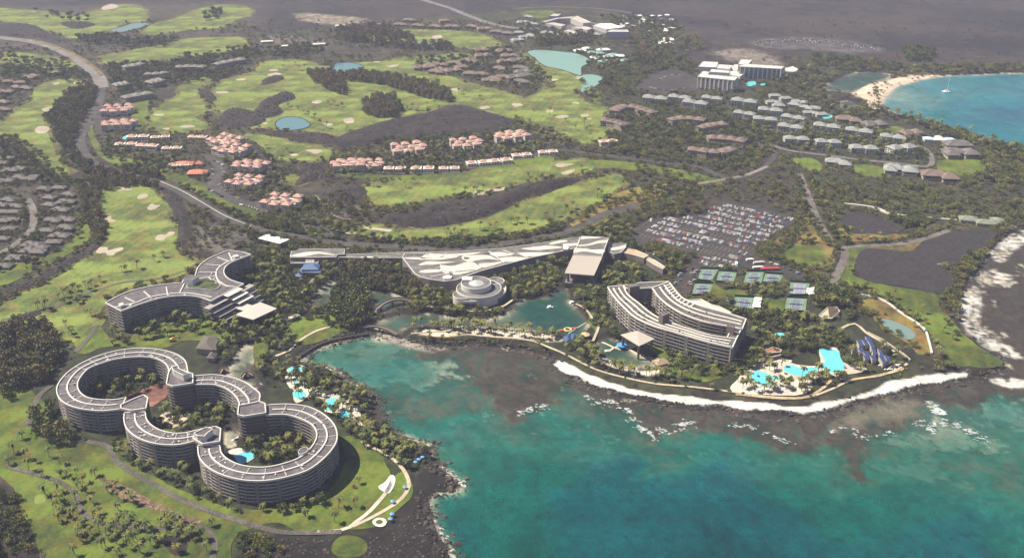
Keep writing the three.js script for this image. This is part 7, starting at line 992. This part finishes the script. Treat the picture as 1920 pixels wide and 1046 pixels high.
wall(T(1, 3, [430, 102, 520, 112, 600, 124, 700, 160, 800, 172, 900, 181, 1060, 195]), 'white wall winding across the scrub to the lodge', 2.6, 2.4, mats.pale); wall(T(1, 3, [500, 605, 580, 618, 650, 640, 760, 718, 830, 762, 880, 802, 905, 870, 922, 938]), 'pale wall along the wetland', 1.5, 1.6, mats.pale); wall(T(1, 3, [560, 820, 640, 860, 700, 900, 760, 940, 800, 975]), 'pale wall behind the blue roofs', 1.4, 1.2, mats.path); wall([560, 668, 600, 645, 650, 632, 690, 626], 'dark stone bank along the inlet', 0.6, 3.5, mats.rock);
road('tram_way', Z(1380, 600, 5.647, [300, 240, 440, 215, 640, 150, 800, 80, 900, 30]), 4, 'path', M([0.2, 0.17, 0.15], 0.9, texFine), 'grey tram way curving above the pools', 'tram way'); road('tram_way', Z(1380, 600, 5.647, [1100, 100, 1260, 40, 1400, 150, 1560, 240, 1680, 340]), 3, 'path', mats.path, 'sandy walk behind the blue roofs', 'path');
road('wall_walk', Z(1380, 600, 5.647, [1040, 590, 1160, 640, 1300, 625, 1500, 590, 1700, 545, 1812, 505]), 2.8, 'path', M([0.62, 0.46, 0.27], 0.9, texFine), 'ochre walk at the end of the pool deck', 'path', { lift: 0.05 }); road('wall_walk', Z(1380, 600, 5.647, [0, 790, 200, 810, 400, 830, 700, 830, 840, 780, 940, 710, 1010, 640]), 2.8, 'path', M([0.62, 0.46, 0.27], 0.9, texFine), 'ochre walk between the pool deck and the beach', 'path', { lift: 0.05 });
{
  const A = f => Z(1030, 590, 8.05, f), t = thing('floating_walk', 'pale floating walk across the dolphin lagoon', 'boardwalk');
  for (const [f, w] of [[[795, 405, 900, 450, 980, 490, 1090, 520], 1.5], [[980, 490, 930, 525, 880, 540], 2], [[840, 540, 925, 530], 3.5], [[980, 490, 1060, 465], 1.5], [[1150, 485, 1270, 550, 1390, 612], 1.5]]) part(t, 'walk_plank', strip(P(A(f), -1), false, -2.4, -1.3, w), M([0.62, 0.52, 0.42], 0.85)); for (const [x, y] of [[800, 410], [990, 495], [1390, 612], [1150, 485]]) { const p = G(...A([x, y]), -1); part(t, 'mooring_post', box(0.5, 4, 0.5, p.x, -5, p.z), mats.stoneWall); }
  const u = G(...A([1095, 460]), 1), m = thing('blue_parasol', 'bright blue parasol on the floating walk', 'parasol', null, u.x, -1.3, u.z); part(m, 'canopy', new THREE.ConeGeometry(5.2, 1.6, 8).translate(0, 3.4, 0), M([0.05, 0.25, 0.72], 0.6)); part(m, 'pole', new THREE.CylinderGeometry(0.12, 0.12, 3.2, 8).translate(0, 1.4, 0), mats.white);
  const s = thing('shade_sails', 'dark blue shade roof of folded panels beside the lagoon', 'canopy'); for (const f of [[210, 340, 290, 290, 330, 280, 320, 430, 240, 420], [330, 280, 400, 290, 415, 410, 325, 432], [405, 300, 470, 330, 500, 360, 420, 410]]) { const q = P(A(f), 4), c = q.reduce((a, b) => a.add(b), new THREE.Vector3()).divideScalar(q.length); c.y = 6; const pos = []; q.forEach((p, i) => { const r = q[(i + 1) % q.length]; pos.push(...p.toArray(), ...r.toArray(), ...c.toArray()); }); part(s, 'sail_panel', soup(pos, null, null), M([0.035, 0.075, 0.19], 0.6, null, { side: THREE.DoubleSide })); q.forEach(p => part(s, 'sail_post', box(0.25, 4, 0.25, p.x, 0, p.z), mats.white)); }
  const b = G(...A([280, 225]), -1.6), r = thing('water_slide_float', 'red and yellow inflatable float moored in the lagoon', 'float', null, b.x, -2, b.z, 0.15); part(r, 'float_ring', new THREE.TorusGeometry(3.4, 0.8, 8, 20).rotateX(Math.PI / 2).translate(0, 0.5, 0), M([0.8, 0.62, 0.2], 0.5)); part(r, 'float_wing', [box(6, 0.8, 2.2, -6, 0.1, 0.5), box(7, 0.8, 2, 6.5, 0.1, -2)], M([0.7, 0.08, 0.12], 0.5)); part(r, 'float_tail', box(4, 0.6, 1.4, -10, 0.1, 0.8), M([0.05, 0.4, 0.2], 0.5));
  const p1 = thing('rope_line', 'pale rope of floats across the lagoon', 'rope line'); part(p1, 'float_line', strip(P(A([290, 280, 400, 210, 560, 112]), -1.7), false, -2.1, -1.75, 0.6), mats.pale);
  const l = G(...A([545, 330]), 0), bt = thing('beach_shelter', 'round thatched shelter beside the blue shade roof', 'shelter', null, l.x, 0, l.z); part(bt, 'thatch', new THREE.ConeGeometry(4.5, 2.4, 10).translate(0, 3.6, 0), M([0.6, 0.46, 0.22], 0.9)); part(bt, 'post', box(0.4, 2.8, 0.4), mats.bark);
  const k = G(...A([1690, 700]), 4), kk = thing('lagoon_kiosk', 'tan roofed kiosk beside the dolphin lagoon', 'kiosk', null, k.x, 0, k.z, 0.4); module_(kk, 12, 9, 1, 3.4, 3, 0, 0, mats.tanWall, M([0.5, 0.36, 0.22], 0.85, texFine));
}
// ---------------------------------------------------------------- boats, machines, sunshades
{
  const p = G(1776, 172, -2), t = thing('catamaran', 'white catamaran with a bare mast anchored in the bay', 'boat', null, p.x, -2, p.z, 0.25);
  const hull = s => { const g = new THREE.CylinderGeometry(1.1, 0.6, 17, 10, 6).rotateZ(Math.PI / 2), a = g.attributes.position; for (let i = 0; i < a.count; i++) { const x = a.getX(i) / 8.5, k = 1 - Math.pow(Math.abs(x), 4) * (x > 0 ? 0.95 : 0.4); a.setY(i, a.getY(i) * 0.9 * (0.6 + 0.4 * k) + 0.6); a.setZ(i, a.getZ(i) * k + s * 3.4); } g.computeVertexNormals(); return g; };
  for (const s of [-1, 1]) part(t, 'hull', hull(s), mats.white); part(t, 'bridge_deck', box(11, 0.6, 7, -1, 1.0, 0), mats.white); part(t, 'cabin', box(5, 1.4, 4.5, -1.5, 1.6, 0), mats.white); part(t, 'cabin_window', box(5.1, 0.5, 4.6, -1.5, 2.1, 0), mats.villaDark); part(t, 'trampoline', box(4.5, 0.12, 5.5, 6, 1.1, 0), mats.navy); part(t, 'mast', new THREE.CylinderGeometry(0.22, 0.3, 25, 8).translate(1.2, 14, 0), mats.white); const bm = part(t, 'boom', new THREE.CylinderGeometry(0.2, 0.2, 8, 8).rotateZ(Math.PI / 2).translate(-2.8, 4, 0), mats.white); part(bm, 'furled_sail', new THREE.CylinderGeometry(0.4, 0.4, 7.4, 8).rotateZ(Math.PI / 2).translate(-2.8, 4.5, 0), mats.navy);
  const boat = (x, y, a, l, c) => { const q = G(x, y, -2), b = thing('small_boat', l, 'boat', null, q.x, -2, q.z, a), s = new THREE.Shape(); s.moveTo(-3, -1.1); s.lineTo(1.5, -1.2); s.quadraticCurveTo(3.2, -0.6, 4, 0); s.quadraticCurveTo(3.2, 0.6, 1.5, 1.2); s.lineTo(-3, 1.1); s.closePath(); part(b, 'hull', new THREE.ExtrudeGeometry(s, { depth: 0.9, bevelEnabled: false }).rotateX(-Math.PI / 2), mats.white); part(b, 'canopy', box(3.4, 0.15, 2, -0.6, 2.2, 0), c); for (const u of [-2, 1]) for (const v of [-0.9, 0.9]) part(b, 'canopy_post', box(0.1, 1.4, 0.1, u, 0.9, v), mats.white); };
  boat(426, 666, 0.9, 'covered canal boat at the landing house', mats.deck); boat(440, 824, 1, 'covered boat moored at the stair block', mats.greyRoof); boat(1072, 568, 0.8, 'white boat at the lagoon bank', mats.white); boat(1031, 577, 0.2, 'small boat out on the lagoon', mats.white);
  const e = G(322, 640), x = thing('excavator', 'yellow excavator on the lawn between the towers', 'excavator', null, e.x, 0.1, e.z, 0.2), Y = M([0.72, 0.42, 0.03], 0.5); part(x, 'house', box(4, 1.8, 3, 0, 1.2, 0), Y); part(x, 'cab', box(1.6, 1.6, 1.4, 1, 3, 0.6), Y); for (const s of [-1.4, 1.4]) part(x, 'track', box(4.6, 1.1, 0.8, 0, 0, s), mats.villaDark); part(x, 'boom', limb([[1.5, 2.5, 0], [4.5, 5.4, 0], [7, 3.6, 0]], 0.4, 0.3), Y); part(x, 'bucket', box(1.3, 1.3, 1.3, 7.2, 2.2, 0), mats.villaDark);
  const U = M([0.12, 0.3, 0.62], 0.6); for (const [u, v] of [[779, 870], [785, 865], [792, 861], [759, 917], [736, 944], [735, 968], [732, 977], [1583, 690], [1420, 706]]) { const q = G(u, v), m = thing('sunshade', 'blue sunshade on the shore lawn', 'sunshade', 'blue sunshades on the shore lawn', q.x, 0.2, q.z); part(m, 'canopy', new THREE.ConeGeometry(1.7, 0.8, 8).translate(0, 2.5, 0), U); part(m, 'pole', new THREE.CylinderGeometry(0.05, 0.05, 2.4, 6).translate(0, 1.2, 0), mats.white); }
  const gz = [[1590, 390], [1600, 365], [1650, 355], [1610, 410]]; for (const [a, b] of gz) { const q = G(...Z(1270, 490, 6.4, [a, b])), m = thing('white_gazebo', 'white gazebo tent beside the pale tennis court', 'tent', 'white gazebos by the courts', q.x, 0, q.z); part(m, 'tent_roof', at(hipRoof(6, 6, 1.8, 0.2), 0, 0, 0, 2.6), mats.white); for (const s of [-2.8, 2.8]) for (const r of [-2.8, 2.8]) part(m, 'post', box(0.12, 2.6, 0.12, s, 0, r), mats.white); }
  // loungers round the pools: white slatted frames
  const bed = new THREE.Group(); bed.name = 'sun_lounger'; const first = { done: false }; part(bed, 'mattress', box(2, 0.2, 0.75, 0, 0.35, 0), mats.white); part(bed, 'backrest', box(0.75, 0.14, 0.75, 0, 0, 0).rotateZ(0.6).translate(-1.15, 0.5, 0), mats.white); for (const s of [-0.8, 0.8]) part(bed, 'leg', box(0.1, 0.35, 0.7, s, 0, 0), mats.kerb);
  for (const [f, n, w] of [[Z(1380, 600, 5.647, [280, 470, 420, 450, 560, 430, 620, 470]), 26, 'on the deck of the large pool'], [Z(1380, 600, 5.647, [60, 700, 300, 740, 560, 720, 760, 690]), 34, 'on the deck of the large pool'], [Z(360, 600, 5.23, [1130, 640, 1230, 720, 1330, 745, 1470, 740, 1540, 850, 1620, 920]), 40, 'beside the winding pool'], [Z(1380, 600, 5.647, [1520, 490, 1640, 490, 1760, 480, 1700, 520, 1560, 520]), 30, 'on the terrace below the blue roofs'], [[800, 619, 880, 617, 960, 622, 1040, 630], 40, 'on the lagoon beach']]) { const c = curve(P(f), false, 1.5); for (let i = 0; i < n; i++) { const q = c[Math.floor(i / n * (c.length - 1))]; const o = bed.clone(); o.name = numbered('sun_lounger'); o.position.set(q.x + rr(-2, 2), w.includes('lagoon') ? -0.6 : LAY.road + 0.02, q.z + rr(-2, 2)); o.rotation.y = rr(0, 0.8); o.userData = {}; tag(o, `white sun lounger ${w}`, 'lounger', `loungers ${w}`); scene.add(o); } }
}
// small white bungalows scattered over the slope behind the shops
{
  const t0 = thing('bungalow', 'small white bungalow on the slope behind the shops', 'house', 'white bungalows behind the shops'); part(t0, 'wall', box(11, 3, 8), mats.villaWall); part(t0, 'roof', at(hipRoof(11, 8, 2, 0.6), 0, 0, 0, 3), mats.white); let q = G(1165, 40); t0.position.copy(q);
  for (let i = 0; i < 46; i++) { q = i < 30 ? G(rr(1140, 1300), rr(30, 62)) : G(rr(1230, 1260), rr(72, 86)); dup(t0, q.x, 0, q.z, rr(-0.5, 0.5), null, null, rr(0.7, 1.2)); }
}
// ---------------------------------------------------------------- lava boulders and surf
{
  const g = (() => { const q = new THREE.IcosahedronGeometry(1, 1), a = q.attributes.position; for (let i = 0; i < a.count; i++) { const k = 0.7 + 0.6 * hash(Math.round(a.getX(i) * 50), Math.round(a.getY(i) * 50 + a.getZ(i) * 90)); a.setXYZ(i, a.getX(i) * k, a.getY(i) * k * 0.7, a.getZ(i) * k); } q.computeVertexNormals(); return paint(q, [1, 1, 1]); })();
  const M4 = [], cs = curve(coast, false, 1.3), col = [];
  for (const p of cs) for (let k = 0; k < 3; k++) { const x = p.x + rr(-9, 9), z = p.z + rr(-9, 9); if (beaches.some(o => o.c[0] > 0.4 && cover(o, x, z) > 0.15)) continue; const s = rr(0.5, 1.0) * (rnd() < 0.12 ? 2.2 : 1), d = shoreDistance(x, z); M4.push([x, d > 4 ? -0.3 : d > 0 ? -1.4 : -2.1, z, s]); }
  for (let i = 0; i < 900; i++) { const p = G(rr(480, 850), rr(930, 1050)); if (turfed(p.x, p.z) || wet(p.x, p.z) || builtOver(p.x, p.z)) continue; M4.push([p.x, land(p.x, p.z)[0] - 0.1, p.z, rr(0.3, 1.0)]); }
  for (const m of mounds) if (m.h > 2.5) { const area = (m.b.x1 - m.b.x0) * (m.b.z1 - m.b.z0); for (let i = 0; i < Math.min(420, area / 30); i++) { const x = rr(m.b.x0, m.b.x1), z = rr(m.b.z0, m.b.z1); if (!inside(x, z, m.p)) continue; M4.push([x, land(x, z)[0] - 0.1, z, rr(0.6, 1.7)]); } }
  const im = new THREE.InstancedMesh(g, M([0.045, 0.038, 0.034], 0.95, null, { vertexColors: true }), M4.length), m = new THREE.Matrix4(), q = new THREE.Quaternion(), e = new THREE.Euler(), c = new THREE.Color();
  M4.forEach(([x, y, z, s], i) => { im.setMatrixAt(i, m.compose(new THREE.Vector3(x, y, z), q.setFromEuler(e.set(rr(-0.4, 0.4), rr(0, 6), rr(-0.4, 0.4))), new THREE.Vector3(s * rr(0.7, 1.5), s * rr(0.6, 1.2), s * rr(0.7, 1.5)))); const k = rr(0.5, 2.0); im.setColorAt(i, c.setRGB(k, k * 0.95, k * 0.9)); });
  im.name = 'lava_boulders'; im.castShadow = im.receiveShadow = true; tag(im, 'black lava boulders along the shore and the ridges', 'rocks', null, 'stuff'); scene.add(im);
}
{
  const foamMat = M([0.72, 0.74, 0.74], 0.7, null, { side: THREE.DoubleSide, transparent: true, opacity: 0.42 });
  const surf = (px, w, n, label, big = 1) => {
    const c = curve(P(px, SEA), false, 2, 2), pos = [], idx = [];
    for (let i = 0; i < n; i++) { const k = rnd(), p = c[Math.floor(k * (c.length - 1))], o = (rnd() + rnd() - 1) * w * 1.5, x = p.x + rr(-2, 2), z = p.z + o; if (fbm(x * 0.2, z * 0.34 + 5, 4) < 0.5 + 0.06 * Math.abs(o) / w) continue; const r = big * rr(0.25, 1.0), b = pos.length / 3, N = 7; const lift = 0.04 + 0.12 * rnd(); pos.push(x, SEA + lift, z); const tw = rr(0, 3), el = rr(0.35, 1); for (let j = 0; j < N; j++) { const a = j / N * 6.283, rad = r * rr(0.55, 1.25), u = Math.cos(a) * rad * 1.5, v = Math.sin(a) * rad * el; pos.push(x + u * Math.cos(tw * 0.3) - v * Math.sin(tw * 0.3), SEA + lift, z + u * Math.sin(tw * 0.3) + v * Math.cos(tw * 0.3)); idx.push(b, b + 1 + (j + 1) % N, b + 1 + j); } }
    top('surf', soup(pos, null, idx), foamMat, label, 'surf', null, 'stuff');
  };
  surf([1096, 744, 1120, 754, 1150, 756, 1176, 768, 1190, 776], 6, 650, 'white surf breaking below the white beach'); surf([1180, 790, 1210, 806, 1228, 816, 1246, 806, 1280, 796, 1310, 792], 7, 850, 'broadest white surf on the reef edge'); surf([1366, 796, 1400, 800, 1430, 810, 1470, 828, 1500, 836], 4, 260, 'thin surf on the outer reef'); surf([1745, 762, 1765, 772, 1776, 780], 9, 520, 'surf breaking beyond the end of the beach', 1.2); surf([1718, 800, 1740, 800, 1780, 792, 1820, 812, 1860, 830], 9, 520, 'foam streak behind the breaking surf', 1.1); surf([1604, 818, 1630, 820, 1660, 812, 1680, 810], 3, 160, 'small surf line on the reef flat'); surf([958, 778, 984, 770, 1006, 764, 1034, 760], 5, 300, 'surf on the reef in the inlet'); surf([824, 878, 846, 892, 866, 906, 872, 914], 5, 320, 'surf on the lava point'); surf([806, 964, 816, 986, 836, 1010, 846, 1030, 850, 1046], 4, 260, 'surf along the black shore'); surf([1560, 812, 1580, 800, 1610, 806], 3, 120, 'foam on the reef tongue'); surf([1836, 690, 1870, 672, 1900, 668], 3, 160, 'foam on the tide flat');
}
renderer.render(scene, camera);
